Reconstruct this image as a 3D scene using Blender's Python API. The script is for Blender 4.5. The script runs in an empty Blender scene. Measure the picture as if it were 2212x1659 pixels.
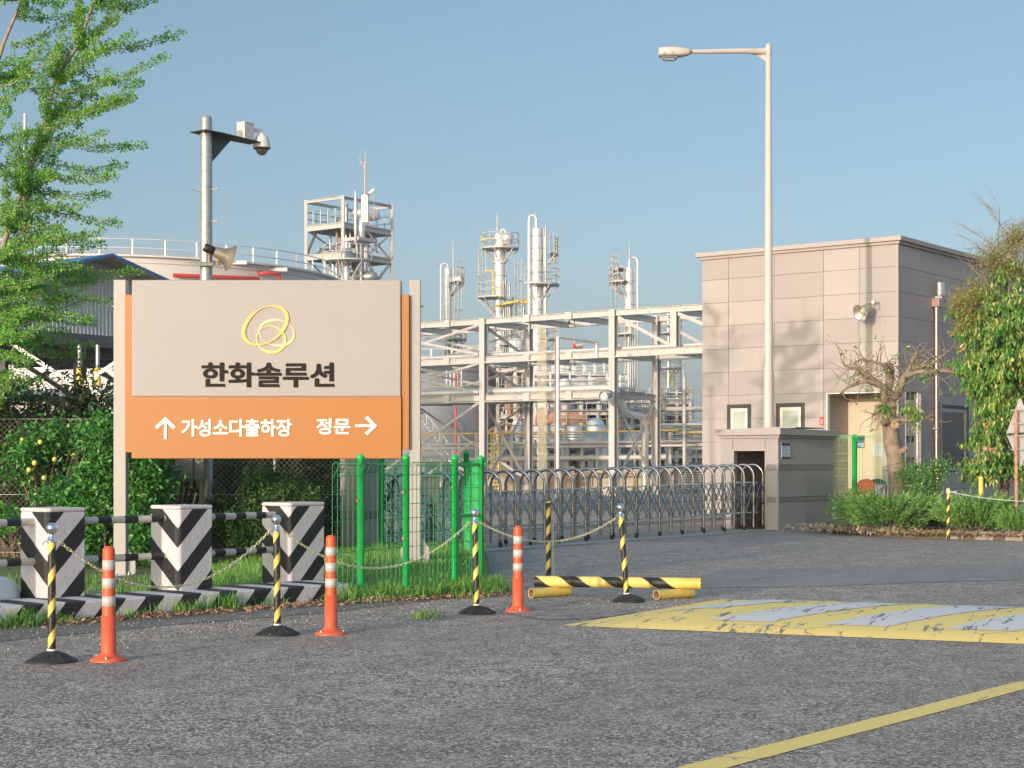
import bpy, math, random
import numpy as np
from math import sin, cos, pi, radians, sqrt, atan2
from mathutils import Vector, Matrix, Quaternion

S = bpy.context.scene
random.seed(7); RNG = np.random.default_rng(11)
V = Vector
SUN_EL, SUN_AZ = 7.6, 33.5          # the light travels towards azimuth 33.5 deg right of the view axis (+Y)

# ---------------------------------------------------------------- camera, sky, sun
FPX, HZ, CX, CH = 3600.0, 1004.0, 1106.0, 1.30
cam = bpy.data.cameras.new("camera"); camo = bpy.data.objects.new("camera", cam)
S.collection.objects.link(camo); S.camera = camo
camo.location = (0, 0, CH); camo.rotation_euler = (radians(90), 0, 0)
cam.sensor_width = 36; cam.lens = 36 * FPX / 2212
cam.shift_y = (HZ - 829.5) / 2212
cam.clip_start = 0.1; cam.clip_end = 20000

w = bpy.data.worlds.new("World"); S.world = w; w.use_nodes = True
nt = w.node_tree; nt.nodes.clear()
out = nt.nodes.new("ShaderNodeOutputWorld"); bg = nt.nodes.new("ShaderNodeBackground")
sky = nt.nodes.new("ShaderNodeTexSky"); sky.sky_type = 'NISHITA'; sky.sun_disc = False
sky.sun_elevation = radians(SUN_EL)
sky.sun_rotation = radians(SUN_AZ + 180)
sky.altitude = 0; sky.air_density = 0.6; sky.dust_density = 3.2; sky.ozone_density = 1.0
bg.inputs[1].default_value = 0.15
hs = nt.nodes.new("ShaderNodeHueSaturation"); hs.inputs['Saturation'].default_value = 0.94
hs.inputs['Value'].default_value = 1.0
mxs = nt.nodes.new("ShaderNodeMix"); mxs.data_type = 'RGBA'; mxs.blend_type = 'MULTIPLY'
mxs.inputs[0].default_value = 1.0; mxs.inputs[7].default_value = (.98, 1.15, 1.10, 1)
nt.links.new(sky.outputs[0], hs.inputs['Color']); nt.links.new(hs.outputs[0], mxs.inputs[6])
# fill light added for the ground: unseen sky brightened above 17 degrees of elevation
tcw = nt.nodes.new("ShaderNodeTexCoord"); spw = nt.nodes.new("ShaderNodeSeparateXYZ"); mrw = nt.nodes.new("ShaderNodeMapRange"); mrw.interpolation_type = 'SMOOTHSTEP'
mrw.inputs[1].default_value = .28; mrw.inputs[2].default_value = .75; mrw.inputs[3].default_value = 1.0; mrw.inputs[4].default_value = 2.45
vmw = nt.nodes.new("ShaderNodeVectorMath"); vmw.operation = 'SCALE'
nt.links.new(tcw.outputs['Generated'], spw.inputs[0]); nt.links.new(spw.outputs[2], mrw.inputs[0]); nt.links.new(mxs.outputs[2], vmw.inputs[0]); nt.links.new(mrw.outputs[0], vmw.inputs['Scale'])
hzr = nt.nodes.new("ShaderNodeMapRange"); hzr.interpolation_type = 'SMOOTHSTEP'; hzr.inputs[1].default_value = -.02; hzr.inputs[2].default_value = .20; hzr.inputs[3].default_value = 1.0; hzr.inputs[4].default_value = 0.0
hmx = nt.nodes.new("ShaderNodeMix"); hmx.data_type = 'RGBA'; hmx.blend_type = 'MULTIPLY'; hmx.inputs[7].default_value = (1.42, 1.14, 1.08, 1)
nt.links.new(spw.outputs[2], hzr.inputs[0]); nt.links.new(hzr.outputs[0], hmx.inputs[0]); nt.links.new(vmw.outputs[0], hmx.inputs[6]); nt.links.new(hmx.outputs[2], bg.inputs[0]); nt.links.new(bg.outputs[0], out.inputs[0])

sl = bpy.data.lights.new("sun", 'SUN'); so = bpy.data.objects.new("sun", sl); S.collection.objects.link(so)
sl.energy = 2.2; sl.angle = radians(0.5); sl.color = (1.0, 0.79, 0.71)
_e, _a = radians(SUN_EL), radians(SUN_AZ)
sdir = V((sin(_a) * cos(_e), cos(_a) * cos(_e), -sin(_e)))
so.rotation_euler = sdir.to_track_quat('-Z', 'Y').to_euler()
S.view_settings.view_transform = 'Standard'; S.view_settings.look = 'None'
S.view_settings.exposure = 0.52; S.view_settings.gamma = 1.0
S.render.engine = 'CYCLES'
S.cycles.max_bounces = 6; S.cycles.diffuse_bounces = 4; S.cycles.glossy_bounces = 3
S.cycles.transparent_max_bounces = 8; S.cycles.transmission_bounces = 3
S.cycles.volume_bounces = 0

def P(px, py, d): return V(((px - CX) / FPX * d, d, CH + (HZ - py) / FPX * d))
def G(px, py, z=0.0):
    d = (CH - z) * FPX / (py - HZ); return V(((px - CX) / FPX * d, d, z))

# ---------------------------------------------------------------- mesh builder
def ortho(dirv, up=V((0, 0, 1))):
    d = dirv.normalized()
    if abs(d.dot(up)) > 0.98: up = V((0, 1, 0))
    s = d.cross(up).normalized(); u = s.cross(d).normalized()
    return d, s, u

class MB:
    def __init__(s): s.v = []; s.f = []; s.m = []; s.sm = []
    def add(s, vs, fs, mi=0, smooth=False):
        b = len(s.v); s.v.extend([tuple(x) for x in vs])
        for f in fs: s.f.append([b + i for i in f]); s.m.append(mi); s.sm.append(smooth)
        return s
    def obox(s, o, a, b, c, mi=0):      # box from corner o with edge vectors
        o = V(o); a = V(a); b = V(b); c = V(c)
        vs = [o, o + a, o + a + b, o + b, o + c, o + a + c, o + a + b + c, o + b + c]
        if a.cross(b).dot(c) < 0:
            fs = [(0, 1, 2, 3), (4, 7, 6, 5), (0, 4, 5, 1), (1, 5, 6, 2), (2, 6, 7, 3), (3, 7, 4, 0)]
        else:
            fs = [(0, 3, 2, 1), (4, 5, 6, 7), (0, 1, 5, 4), (1, 2, 6, 5), (2, 3, 7, 6), (3, 0, 4, 7)]
        return s.add(vs, fs, mi)
    def bx(s, x0, x1, y0, y1, z0, z1, mi=0):
        return s.obox((x0, y0, z0), (x1 - x0, 0, 0), (0, y1 - y0, 0), (0, 0, z1 - z0), mi)
    def beam(s, p0, p1, wd, ht, mi=0, up=V((0, 0, 1))):
        p0 = V(p0); p1 = V(p1); d, sd, u = ortho(p1 - p0, up)
        return s.obox(p0 - sd * wd / 2 - u * ht / 2, p1 - p0, sd * wd, u * ht, mi)
    def hbeam(s, p0, p1, wd, ht, t=0.02, mi=0, up=V((0, 0, 1))):
        p0 = V(p0); p1 = V(p1); d, sd, u = ortho(p1 - p0, up)
        for k in (-1, 1):
            c = u * (ht / 2 - t / 2) * k
            s.beam(p0 + c, p1 + c, wd, t, mi, up)
        return s.beam(p0, p1, t, ht - 2 * t, mi, up)
    def tube(s, pts, r, n=8, mi=0, caps=True, smooth=True):
        pts = [V(p) for p in pts]; m = len(pts)
        rs = r if isinstance(r, (list, tuple)) else [r] * m
        t0 = (pts[1] - pts[0]).normalized(); _, sd, u = ortho(t0)
        vs = []; prev = t0
        for i, p in enumerate(pts):
            if i == 0: t = t0
            elif i == m - 1: t = (pts[i] - pts[i - 1]).normalized()
            else: t = ((pts[i] - pts[i - 1]).normalized() + (pts[i + 1] - pts[i]).normalized()).normalized()
            if t.length < 1e-6: t = prev
            q = prev.rotation_difference(t); sd = q @ sd; u = q @ u; prev = t
            for k in range(n):
                a = 2 * pi * k / n; vs.append(p + (sd * cos(a) + u * sin(a)) * rs[i])
        fs = []
        for i in range(m - 1):
            for k in range(n):
                k2 = (k + 1) % n; fs.append((i * n + k, i * n + k2, (i + 1) * n + k2, (i + 1) * n + k))
        s.add(vs, fs, mi, smooth)
        if caps:
            s.add(vs[:n], [tuple(range(n))[::-1]], mi); s.add(vs[-n:], [tuple(range(n))], mi)
        return s
    def cyl(s, p0, p1, r, n=12, mi=0): return s.tube([p0, p1], r, n, mi)
    def lathe(s, prof, c=(0, 0, 0), n=20, mi=0, ax=V((0, 0, 1)), smooth=True, a0=0, a1=2 * pi):
        c = V(c); d, sd, u = ortho(V(ax)); full = abs(a1 - a0 - 2 * pi) < 1e-6
        nn = n if full else n + 1; vs = []
        for (r, z) in prof:
            for k in range(nn):
                a = a0 + (a1 - a0) * k / n; vs.append(c + d * z + (sd * cos(a) + u * sin(a)) * r)
        fs = []
        for i in range(len(prof) - 1):
            for k in range(n):
                k2 = (k + 1) % nn; fs.append((i * nn + k, (i + 1) * nn + k, (i + 1) * nn + k2, i * nn + k2)[::-1])
        return s.add(vs, fs, mi, smooth)
    def prism(s, poly, o, ux, uy, th, mi=0):   # 2-D polygon (ccw in ux,uy) extruded by vector th
        o = V(o); ux = V(ux); uy = V(uy); th = V(th); n = len(poly)
        a = [o + ux * p[0] + uy * p[1] for p in poly]; b = [p + th for p in a]
        fs = [tuple(range(n))[::-1], tuple(range(n, 2 * n))]
        for i in range(n): j = (i + 1) % n; fs.append((i, j, n + j, n + i))
        if ux.cross(uy).dot(th) < 0: fs = [f[::-1] for f in fs]
        return s.add(a + b, fs, mi)
    def sphere(s, c, r, n=12, mi=0, sz=1.0):
        m = max(4, n // 2)
        return s.lathe([(r * sin(pi * i / m) + 1e-5, -r * sz * cos(pi * i / m)) for i in range(m + 1)], c, n, mi)
    def quads(s, arr, mi=0, smooth=False):  # arr (N,4,3)
        b = len(s.v); s.v.extend(map(tuple, arr.reshape(-1, 3).tolist()))
        for i in range(len(arr)): s.f.append([b + 4 * i, b + 4 * i + 1, b + 4 * i + 2, b + 4 * i + 3])
        s.m.extend([mi] * len(arr)); s.sm.extend([smooth] * len(arr)); return s
    def build(s, name, mats, parent=None, local=False, bevel=0, world_off=None):
        if not isinstance(mats, (list, tuple)): mats = [mats]
        me = bpy.data.meshes.new(name); vs = s.v
        if parent is not None and not local:
            inv = wmat(parent).inverted(); a = np.array(vs); R = np.array(inv)
            vs = (a @ R[:3, :3].T + R[:3, 3]).tolist()
        me.from_pydata(vs, [], s.f)
        for m in mats: me.materials.append(m)
        me.polygons.foreach_set('material_index', s.m); me.polygons.foreach_set('use_smooth', s.sm)
        me.update()
        o = bpy.data.objects.new(name, me); S.collection.objects.link(o)
        if parent is not None: o.parent = parent
        if bevel:
            b = o.modifiers.new("bevel", 'BEVEL'); b.width = bevel; b.segments = 2; b.limit_method = 'ANGLE'; b.harden_normals = False
        return o

def lmat(o): return Matrix.Translation(o.location) @ o.rotation_euler.to_matrix().to_4x4() @ Matrix.Diagonal(tuple(o.scale) + (1,))
def wmat(o):
    m = lmat(o)
    while o.parent: o = o.parent; m = lmat(o) @ m
    return m
def tag(o, label=None, cat=None, group=None, kind=None):
    if label: o['label'] = label
    if cat: o['category'] = cat
    if group: o['group'] = group
    if kind: o['kind'] = kind
    return o
def thing(name, label, cat, loc=(0, 0, 0), rz=0.0, group=None):
    o = bpy.data.objects.new(name, None); S.collection.objects.link(o)
    o.location = loc; o.rotation_euler = (0, 0, rz); o.empty_display_size = 0.2
    return tag(o, label, cat, group)
def copy_tree(o, loc=None, rz=None, scale=None, label=None, parent=None):
    c = o.copy(); S.collection.objects.link(c)
    if parent is not None: c.parent = parent
    if loc is not None: c.location = loc
    if rz is not None: c.rotation_euler = (0, 0, rz)
    if scale is not None: c.scale = scale
    if label: c['label'] = label
    for ch in [x for x in S.objects if x.parent is o]: copy_tree(ch, parent=c)
    return c

# ---------------------------------------------------------------- materials
def newmat(name):
    m = bpy.data.materials.new(name); m.use_nodes = True
    n = m.node_tree; b = n.nodes['Principled BSDF']; return m, n, b
def node(n, t, **kw):
    x = n.nodes.new(t)
    for k, v in kw.items():
        if k.startswith('i_'):
            key = k[2:]; key = int(key) if key.isdigit() else key
            x.inputs[key].default_value = v
        else: setattr(x, k, v)
    return x
def L(n, a, b): n.links.new(a, b)
def math_(n, op, a, b=None, c=None):
    x = node(n, "ShaderNodeMath", operation=op)
    for i, q in enumerate((a, b, c)):
        if q is None: continue
        if isinstance(q, (int, float)): x.inputs[i].default_value = q
        else: L(n, q, x.inputs[i])
    return x.outputs[0]
def mixc(n, fac, a, b, mode='MIX'):
    x = node(n, "ShaderNodeMix", data_type='RGBA', blend_type=mode)
    for i, q in ((0, fac), (6, a), (7, b)):
        if isinstance(q, (int, float)): x.inputs[i].default_value = q
        elif isinstance(q, tuple): x.inputs[i].default_value = q if len(q) == 4 else q + (1,)
        else: L(n, q, x.inputs[i])
    return x.outputs[2]
def coords(n, kind='Object'): return node(n, "ShaderNodeTexCoord").outputs[kind]
def noise(n, co, scale, detail=4, rough=.6, dist=0):
    x = node(n, "ShaderNodeTexNoise"); x.inputs['Scale'].default_value = scale; x.inputs['Detail'].default_value = detail
    x.inputs['Roughness'].default_value = rough; x.inputs['Distortion'].default_value = dist; L(n, co, x.inputs['Vector']); return x.outputs['Fac']
def ramp(n, fac, lo, hi):
    x = node(n, "ShaderNodeMapRange", clamp=True); x.inputs[1].default_value = lo; x.inputs[2].default_value = hi
    L(n, fac, x.inputs[0]); return x.outputs[0]
def bump(n, b, h, strength, dist=0.01):
    x = node(n, "ShaderNodeBump"); x.inputs['Strength'].default_value = strength; x.inputs['Distance'].default_value = dist
    L(n, h, x.inputs['Height']); L(n, x.outputs[0], b.inputs['Normal'])
def sepxyz(n, co):
    x = node(n, "ShaderNodeSeparateXYZ"); L(n, co, x.inputs[0]); return x.outputs

def M(name, col, rough=.5, metal=0.0, var=.12, scale=3.0, bmp=0.0, bscale=40, dirt=None, dirtamt=.4, spec=.5, grime=None):
    m, n, b = newmat(name); co = coords(n)
    f = noise(n, co, scale, 5, .65)
    lo = tuple(c * (1 - var) for c in col); hi = tuple(min(1, c * (1 + var)) for c in col)
    c = mixc(n, ramp(n, f, .3, .7), lo, hi)
    if dirt:
        g = noise(n, co, scale * 2.3, 6, .7, .4)
        c = mixc(n, math_(n, 'MULTIPLY', ramp(n, g, .52, .72), dirtamt), c, dirt)
    L(n, c, b.inputs['Base Color'])
    r = math_(n, 'ADD', math_(n, 'MULTIPLY', f, .18), rough - .09); L(n, r, b.inputs['Roughness'])
    b.inputs['Metallic'].default_value = metal; b.inputs['Specular IOR Level'].default_value = spec
    if bmp: bump(n, b, noise(n, co, bscale, 4, .6), bmp)
    return m

mt = {}
mt['white'] = M('white_paint', (.64, .61, .59), .42, var=.04, scale=2)
mt['post'] = M('post_paint', (.39, .37, .355), .38, var=.04, scale=2)
mt['signwhite'] = M('sign_white', (.345, .32, .315), .45, var=.03, scale=1)
mt['orange'] = M('sign_orange', (.41, .16, .037), .45, var=.03, scale=1.5)
mt['dgrey'] = M('dark_grey_letter', (.014, .010, .009), .6, var=.05, spec=.2)
mt['lwhite'] = M('letter_white', (.80, .77, .74), .5, var=.02)
mt['logo_or'] = M('logo_orange', (.88, .50, .14), .4, var=.03)
mt['logo_ye'] = M('logo_yellow', (.88, .62, .16), .4, var=.03)
mt['logo_pk'] = M('logo_pale_orange', (.86, .55, .33), .4, var=.03)
mt['galv'] = M('galvanised_steel', (.42, .43, .41), .42, .55, var=.16, scale=14, dirt=(.25, .24, .22), dirtamt=.3)
mt['steelpaint'] = M('grey_steel_paint', (.51, .48, .46), .55, var=.07, scale=1.5, dirt=(.30, .27, .23), dirtamt=.25)
mt['steeldark'] = M('dark_steel', (.10, .10, .105), .6, .2, var=.2, scale=2)
mt['pipecream'] = M('cream_pipe', (.55, .50, .44), .5, .1, var=.08, scale=1)
mt['alu'] = M('aluminium_cladding', (.86, .80, .75), .40, .62, var=.08, scale=2.0, bmp=.05, bscale=3)
mt['inox'] = M('stainless_tube', (.42, .40, .41), .20, 1.0, var=.06, scale=6)
mt['lattice'] = M('bright_flat_bar', (.50, .53, .58), .28, .95, var=.06, scale=6)
mt['chrome'] = M('chrome', (.78, .78, .80), .10, 1.0, var=.03)
mt['tankwhite'] = M('tank_white', (.66, .63, .615), .5, var=.04, scale=.3, dirt=(.55, .46, .40), dirtamt=.2)
mt['tankgrey'] = M('tank_grey', (.25, .27, .29), .55, var=.08, scale=.4, dirt=(.2, .19, .18), dirtamt=.3)
mt['red'] = M('red_pipe', (.62, .055, .045), .4, var=.1)
mt['yellowp'] = M('yellow_paint', (.80, .56, .10), .5, var=.08, dirt=(.45, .28, .08), dirtamt=.4, scale=5)
mt['yellowtube'] = M('yellow_pipe_end', (.66, .50, .11), .5, var=.1, scale=6, dirt=(.25, .12, .05), dirtamt=.5)
mt['green'] = M('green_powder_coat', (.012, .42, .085), .35, var=.12, scale=5)
mt['greenmesh'] = M('green_wire', (.02, .33, .12), .4, var=.1)
mt['greenpale'] = M('faded_green_wire', (.30, .66, .26), .5, var=.1)
mt['rubber'] = M('black_rubber', (.022, .020, .019), .62, var=.35, scale=10, dirt=(.10, .09, .08), dirtamt=.3)
mt['orangeplastic'] = M('orange_plastic', (.66, .105, .038), .45, var=.10, scale=7, dirt=(.30, .11, .07), dirtamt=.45)
mt['reflect'] = M('reflective_band', (.56, .50, .45), .4, .1, var=.12, scale=20, dirt=(.35, .28, .2), dirtamt=.35)
mt['blueroof'] = M('blue_roof', (.06, .17, .38), .5, var=.12, scale=2)
mt['soffit'] = M('soffit', (.30, .27, .23), .7, var=.1)
mt['corr'] = M('corrugated_sheet', (.50, .53, .55), .5, .2, var=.08, scale=1.2, dirt=(.25, .22, .2), dirtamt=.25)
mt['rust'] = M('rusty_steel', (.42, .22, .13), .8, var=.3, scale=14, dirt=(.60, .52, .45), dirtamt=.8)
mt['barkpale'] = M('pale_bark', (.27, .205, .15), .85, var=.28, scale=9, bmp=.6, bscale=50)
mt['bark'] = M('brown_bark', (.20, .15, .11), .85, var=.3, scale=12, bmp=.6, bscale=50)
mt['barkginkgo'] = M('ginkgo_bark', (.30, .24, .18), .85, var=.3, scale=12, bmp=.6, bscale=50)
mt['concrete'] = M('concrete', (.42, .38, .33), .85, var=.15, scale=1.0, bmp=.3, bscale=30, dirt=(.22, .19, .16), dirtamt=.5)
mt['concretewarm'] = M('yellowish_concrete', (.50, .42, .30), .85, var=.14, scale=.5, dirt=(.30, .22, .14), dirtamt=.6)
mt['stone'] = M('kerb_stone', (.36, .30, .25), .9, var=.25, scale=6, bmp=.6, bscale=25)
mt['blackplastic'] = M('black_plastic', (.02, .02, .022), .4, var=.1)
mt['glassdark'] = M('dark_window', (.03, .035, .035), .12, var=.1, spec=.6)
mt['glassgreen'] = M('frosted_green_pane', (.42, .46, .40), .22, var=.06, scale=1)
mt['frame_dark'] = M('dark_stone_frame', (.045, .035, .032), .5, var=.15)
mt['pvc'] = M('white_window_frame', (.72, .68, .64), .4, var=.03)
mt['cream'] = M('cream_wall', (.62, .53, .40), .8, var=.06, scale=1, bmp=.1)
mt['boxgrey'] = M('olive_grey_box', (.20, .19, .165), .5, var=.08, scale=5)
mt['boxwhite'] = M('white_housing', (.62, .60, .57), .45, var=.03)
mt['lampwhite'] = M('lamp_white', (.54, .48, .45), .45, var=.03)
mt['rope'] = M('pale_rope', (.62, .60, .55), .8, var=.1)
mt['chain'] = M('faded_plastic_chain', (.62, .60, .38), .45, var=.12, scale=20)
mt['chainsteel'] = M('steel_chain', (.35, .38, .34), .5, .4, var=.2, scale=20)
mt['redsign'] = M('red_plate', (.50, .06, .03), .5, var=.05)
mt['signblue'] = M('navy_print', (.03, .035, .10), .5, var=.05)
mt['paper'] = M('notice_paper', (.62, .66, .74), .6, var=.03)
mt['teal'] = M('teal_plate', (.07, .22, .20), .5, var=.06)
mt['signback'] = M('galvanised_sign_back', (.52, .50, .50), .42, .3, var=.07, scale=6)
mt['fruit'] = M('yellow_fruit', (.72, .60, .16), .5, var=.12, scale=20)
mt['fruitpale'] = M('pale_inner', (.8, .75, .55), .5)
mt['tower_far'] = M('apartment_paint', (.62, .58, .58), .8, var=.03)
mt['chairred'] = M('red_seat', (.85, .12, .04), .45)
mt['chairgreen'] = M('green_seat', (.03, .09, .045), .5)
mt['blockface'] = M('paint_white_block', (.60, .55, .54), .65, var=.06, scale=5)

def glass_mat():
    m, n, b = newmat('clear_dome'); b.inputs['Transmission Weight'].default_value = .9
    b.inputs['Roughness'].default_value = .03; b.inputs['Base Color'].default_value = (.95, .97, .97, 1); b.inputs['IOR'].default_value = 1.2
    return m
mt['clear'] = glass_mat()

def granite(name, col, rough=.55, sp=.35, spec=.5):
    m, n, b = newmat(name); co = coords(n)
    f1 = noise(n, co, 95, 3, .8); f2 = noise(n, co, 1.1, 4, .6); f3 = noise(n, co, 260, 2, .7)
    c = mixc(n, ramp(n, f1, .38, .62), tuple(x * (1 - sp) for x in col), tuple(min(1, x * (1 + sp * .6)) for x in col))
    c = mixc(n, math_(n, 'MULTIPLY', ramp(n, f3, .60, .70), .35), c, (.07, .065, .06))
    c = mixc(n, math_(n, 'MULTIPLY', ramp(n, f2, .45, .7), .15), c, tuple(x * .72 for x in col))
    # faint vertical run-off streaks
    mp = node(n, "ShaderNodeMapping"); mp.inputs['Scale'].default_value = (7, 7, .35); L(n, co, mp.inputs[0])
    f4 = noise(n, mp.outputs[0], 1.0, 4, .6)
    c = mixc(n, math_(n, 'MULTIPLY', ramp(n, f4, .56, .72), .16), c, tuple(x * .55 for x in col))
    g_ = node(n, 'ShaderNodeNewGeometry'); k_ = node(n, 'ShaderNodeMapRange'); k_.inputs[3].default_value = .90; k_.inputs[4].default_value = 1.07; L(n, g_.outputs['Random Per Island'], k_.inputs[0])
    vm_ = node(n, 'ShaderNodeVectorMath', operation='SCALE'); L(n, c, vm_.inputs[0]); L(n, k_.outputs[0], vm_.inputs['Scale']); c = vm_.outputs[0]
    L(n, c, b.inputs['Base Color']); b.inputs['Roughness'].default_value = rough; b.inputs['Specular IOR Level'].default_value = spec
    return m
mt['granite'] = granite('pinkish_granite', (.41, .365, .35))
mt['graniteside'] = mt['granite']
mt['granitecap'] = granite('granite_cap', (.42, .37, .35))
mt['granitegrey'] = granite('grey_granite', (.34, .32, .30))
mt['granitedark'] = granite('dark_granite_band', (.26, .235, .22))
mt['downpipe'] = M('bronze_pipe', (.42, .29, .24), .3, .75, var=.1)
mt['bundle'] = M('yellowish_conduit', (.60, .55, .38), .5)
mt['joint'] = M('joint', (.20, .175, .16), .9)
def stripe_mat(name, phase_fn, c0, c1, period, duty=.5, rough=.55, wob=.015, wscale=9, bmp=.25, worn=None, wornamt=.6):
    """two-colour painted stripes; phase_fn(n, xyz outputs) gives metres along the stripe normal"""
    m, n, b = newmat(name); co = coords(n); o = sepxyz(n, co)
    ph = phase_fn(n, o)
    ph = math_(n, 'ADD', ph, math_(n, 'MULTIPLY', math_(n, 'SUBTRACT', noise(n, co, wscale, 2), .5), wob))
    t = math_(n, 'FRACT', math_(n, 'DIVIDE', ph, period))
    s = ramp(n, math_(n, 'ABSOLUTE', math_(n, 'SUBTRACT', t, .5)), duty / 2 - .008, duty / 2 + .008)
    f = noise(n, co, 6, 4)
    a = mixc(n, f, tuple(x * .82 for x in c0), tuple(min(1, x * 1.12) for x in c0))
    bb = mixc(n, f, tuple(x * .8 for x in c1), tuple(min(1, x * 1.1) for x in c1))
    c = mixc(n, s, a, bb)
    if worn:
        g = noise(n, co, 38, 5, .75)
        c = mixc(n, math_(n, 'MULTIPLY', ramp(n, g, .60, .66), wornamt), c, worn)
    L(n, c, b.inputs['Base Color']); b.inputs['Roughness'].default_value = rough
    if bmp: bump(n, b, noise(n, co, 22, 5, .6), bmp, .012)
    return m

PW, PB = (.66, .61, .62), (.020, .019, .020)
YC, KC = (.86, .60, .12), (.022, .020, .018)
# chevrons: local X along the row, local Y across; corner that faces the camera at the origin
def ph_chev(n, o):
    u = math_(n, 'ADD', math_(n, 'MULTIPLY', math_(n, 'MAXIMUM', math_(n, 'SUBTRACT', o[0], o[1]), 0.0), 1.02), math_(n, 'MULTIPLY', math_(n, 'MAXIMUM', math_(n, 'SUBTRACT', o[1], o[0]), 0.0), .78))
    return math_(n, 'SUBTRACT', o[2], u)
def chev(off, per):
    return stripe_mat('chevron_paint', lambda n, o: math_(n, 'ADD', ph_chev(n, o), off), PB, PW, per, .46, .6, .012, 12, .5)
mt['chev'] = chev(.2925, .445); mt['chevb'] = chev(.34, .39); mt['chevc'] = chev(.2625, .385)
mt['kerbstripe'] = stripe_mat('kerb_stripes', lambda n, o: math_(n, 'SUBTRACT', o[0], math_(n, 'MULTIPLY', o[2], .9)), PB, PW, .39, .5, .65, .015, 9, .6, (.33, .29, .26), .7)
mt['railstripe'] = stripe_mat('rail_stripes', lambda n, o: o[0], PB, (.60, .55, .47), .27, .5, .5, .002, 9, .15)
def ph_spiral(k, sgn=1):
    def f(n, o):
        a = math_(n, 'ARCTAN2', o[1], o[0])
        return math_(n, 'ADD', o[2], math_(n, 'MULTIPLY', a, sgn * k / (2 * pi)))
    return f
mt['spiral'] = stripe_mat('spiral_tape', ph_spiral(.205, -1), KC, YC, .205, .62, .45, .002, 9, 0, (.35, .3, .2), .45)
mt['spiralfat'] = stripe_mat('spiral_tape_old', ph_spiral(.20, -1), KC, (.74, .52, .12), .20, .5, .6, .004, 9, .1, (.22, .10, .05), .8)
def ph_spx(n, o):
    a = math_(n, 'ARCTAN2', o[2], o[1])
    return math_(n, 'SUBTRACT', o[0], math_(n, 'MULTIPLY', a, .41 / (2 * pi)))
mt['spiralbar'] = stripe_mat('spiral_bar_paint', ph_spx, KC, (.86, .62, .17), .41, .44, .5, .006, 9, .1, (.45, .25, .12), .35)

def asphalt(name, base, light, dark, scale=1.0, patch=True):
    m, n, b = newmat(name); co = coords(n)
    v = node(n, "ShaderNodeTexVoronoi", feature='F1'); v.inputs['Scale'].default_value = 80 * scale; L(n, co, v.inputs['Vector'])
    v2 = node(n, "ShaderNodeTexVoronoi", feature='F1'); v2.inputs['Scale'].default_value = 42 * scale; L(n, co, v2.inputs['Vector'])
    bw = sepxyz(n, v.outputs['Color'])[0]; bw2 = sepxyz(n, v2.outputs['Color'])[1]
    c = mixc(n, ramp(n, bw, .15, .95), dark, base)
    c = mixc(n, ramp(n, bw, .66, .98), c, light)
    c = mixc(n, math_(n, 'MULTIPLY', ramp(n, bw2, .72, .95), .6), c, light)
    c = mixc(n, math_(n, 'MULTIPLY', ramp(n, v.outputs['Distance'], .40, .75), .6), c, tuple(x * .55 for x in dark))
    big = noise(n, co, .55, 5, .65); c = mixc(n, math_(n, 'MULTIPLY', ramp(n, big, .35, .7), .38), c, tuple(x * .55 for x in base))
    med = noise(n, co, 3.1, 4, .6); c = mixc(n, math_(n, 'MULTIPLY', ramp(n, med, .45, .75), .22), c, light)
    # lanes polished by tyres run towards the gate, with darker drips between them
    mr_ = node(n, "ShaderNodeMapping"); mr_.inputs['Rotation'].default_value = (0, 0, radians(21)); L(n, co, mr_.inputs[0])
    ms_ = node(n, "ShaderNodeMapping"); ms_.inputs['Scale'].default_value = (1, .07, 1); L(n, mr_.outputs[0], ms_.inputs[0])
    ln_ = noise(n, ms_.outputs[0], .75, 3, .5); c = mixc(n, math_(n, 'MULTIPLY', ramp(n, ln_, .42, .64), .30), c, tuple(x * .50 for x in base))
    st_ = noise(n, co, 1.7, 3, .5); c = mixc(n, math_(n, 'MULTIPLY', ramp(n, st_, .66, .74), .38), c, tuple(x * .35 for x in base))
    # tar-filled cracks
    dn = node(n, "ShaderNodeTexNoise"); dn.inputs['Scale'].default_value = .7; dn.inputs['Detail'].default_value = 5; L(n, co, dn.inputs['Vector'])
    mx = node(n, "ShaderNodeMix", data_type='VECTOR'); mx.inputs[0].default_value = .35; L(n, co, mx.inputs[4]); L(n, dn.outputs['Color'], mx.inputs[5])
    ck = node(n, "ShaderNodeTexVoronoi", feature='DISTANCE_TO_EDGE'); ck.inputs['Scale'].default_value = .42; L(n, mx.outputs[1], ck.inputs['Vector'])
    cm = math_(n, 'MULTIPLY', math_(n, 'SUBTRACT', 1.0, ramp(n, ck.outputs['Distance'], .002, .006)), math_(n, 'MULTIPLY', ramp(n, noise(n, co, .4, 3), .60, .66), .5))
    c = mixc(n, cm, c, tuple(x * .35 for x in dark))
    L(n, c, b.inputs['Base Color']); b.inputs['Roughness'].default_value = .82; b.inputs['Specular IOR Level'].default_value = .35
    h = math_(n, 'SUBTRACT', 1.0, v.outputs['Distance']); h = math_(n, 'ADD', h, math_(n, 'MULTIPLY', bw, .8))
    bump(n, b, h, .55, .004)
    return m
mt['asphalt'] = asphalt('coarse_asphalt', (.46, .375, .305), (.97, .84, .72), (.115, .080, .070))
mt['asphaltfine'] = asphalt('fine_asphalt', (.25, .218, .188), (.44, .39, .34), (.165, .143, .125), 1.6)
mt['asphaltpatch'] = asphalt('patch_asphalt', (.34, .305, .272), (.56, .51, .46), (.24, .215, .195), 1.6)
mt['yard'] = M('yard_concrete', (.27, .25, .235), .85, var=.15, scale=.25, dirt=(.15, .14, .13), dirtamt=.5)

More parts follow.
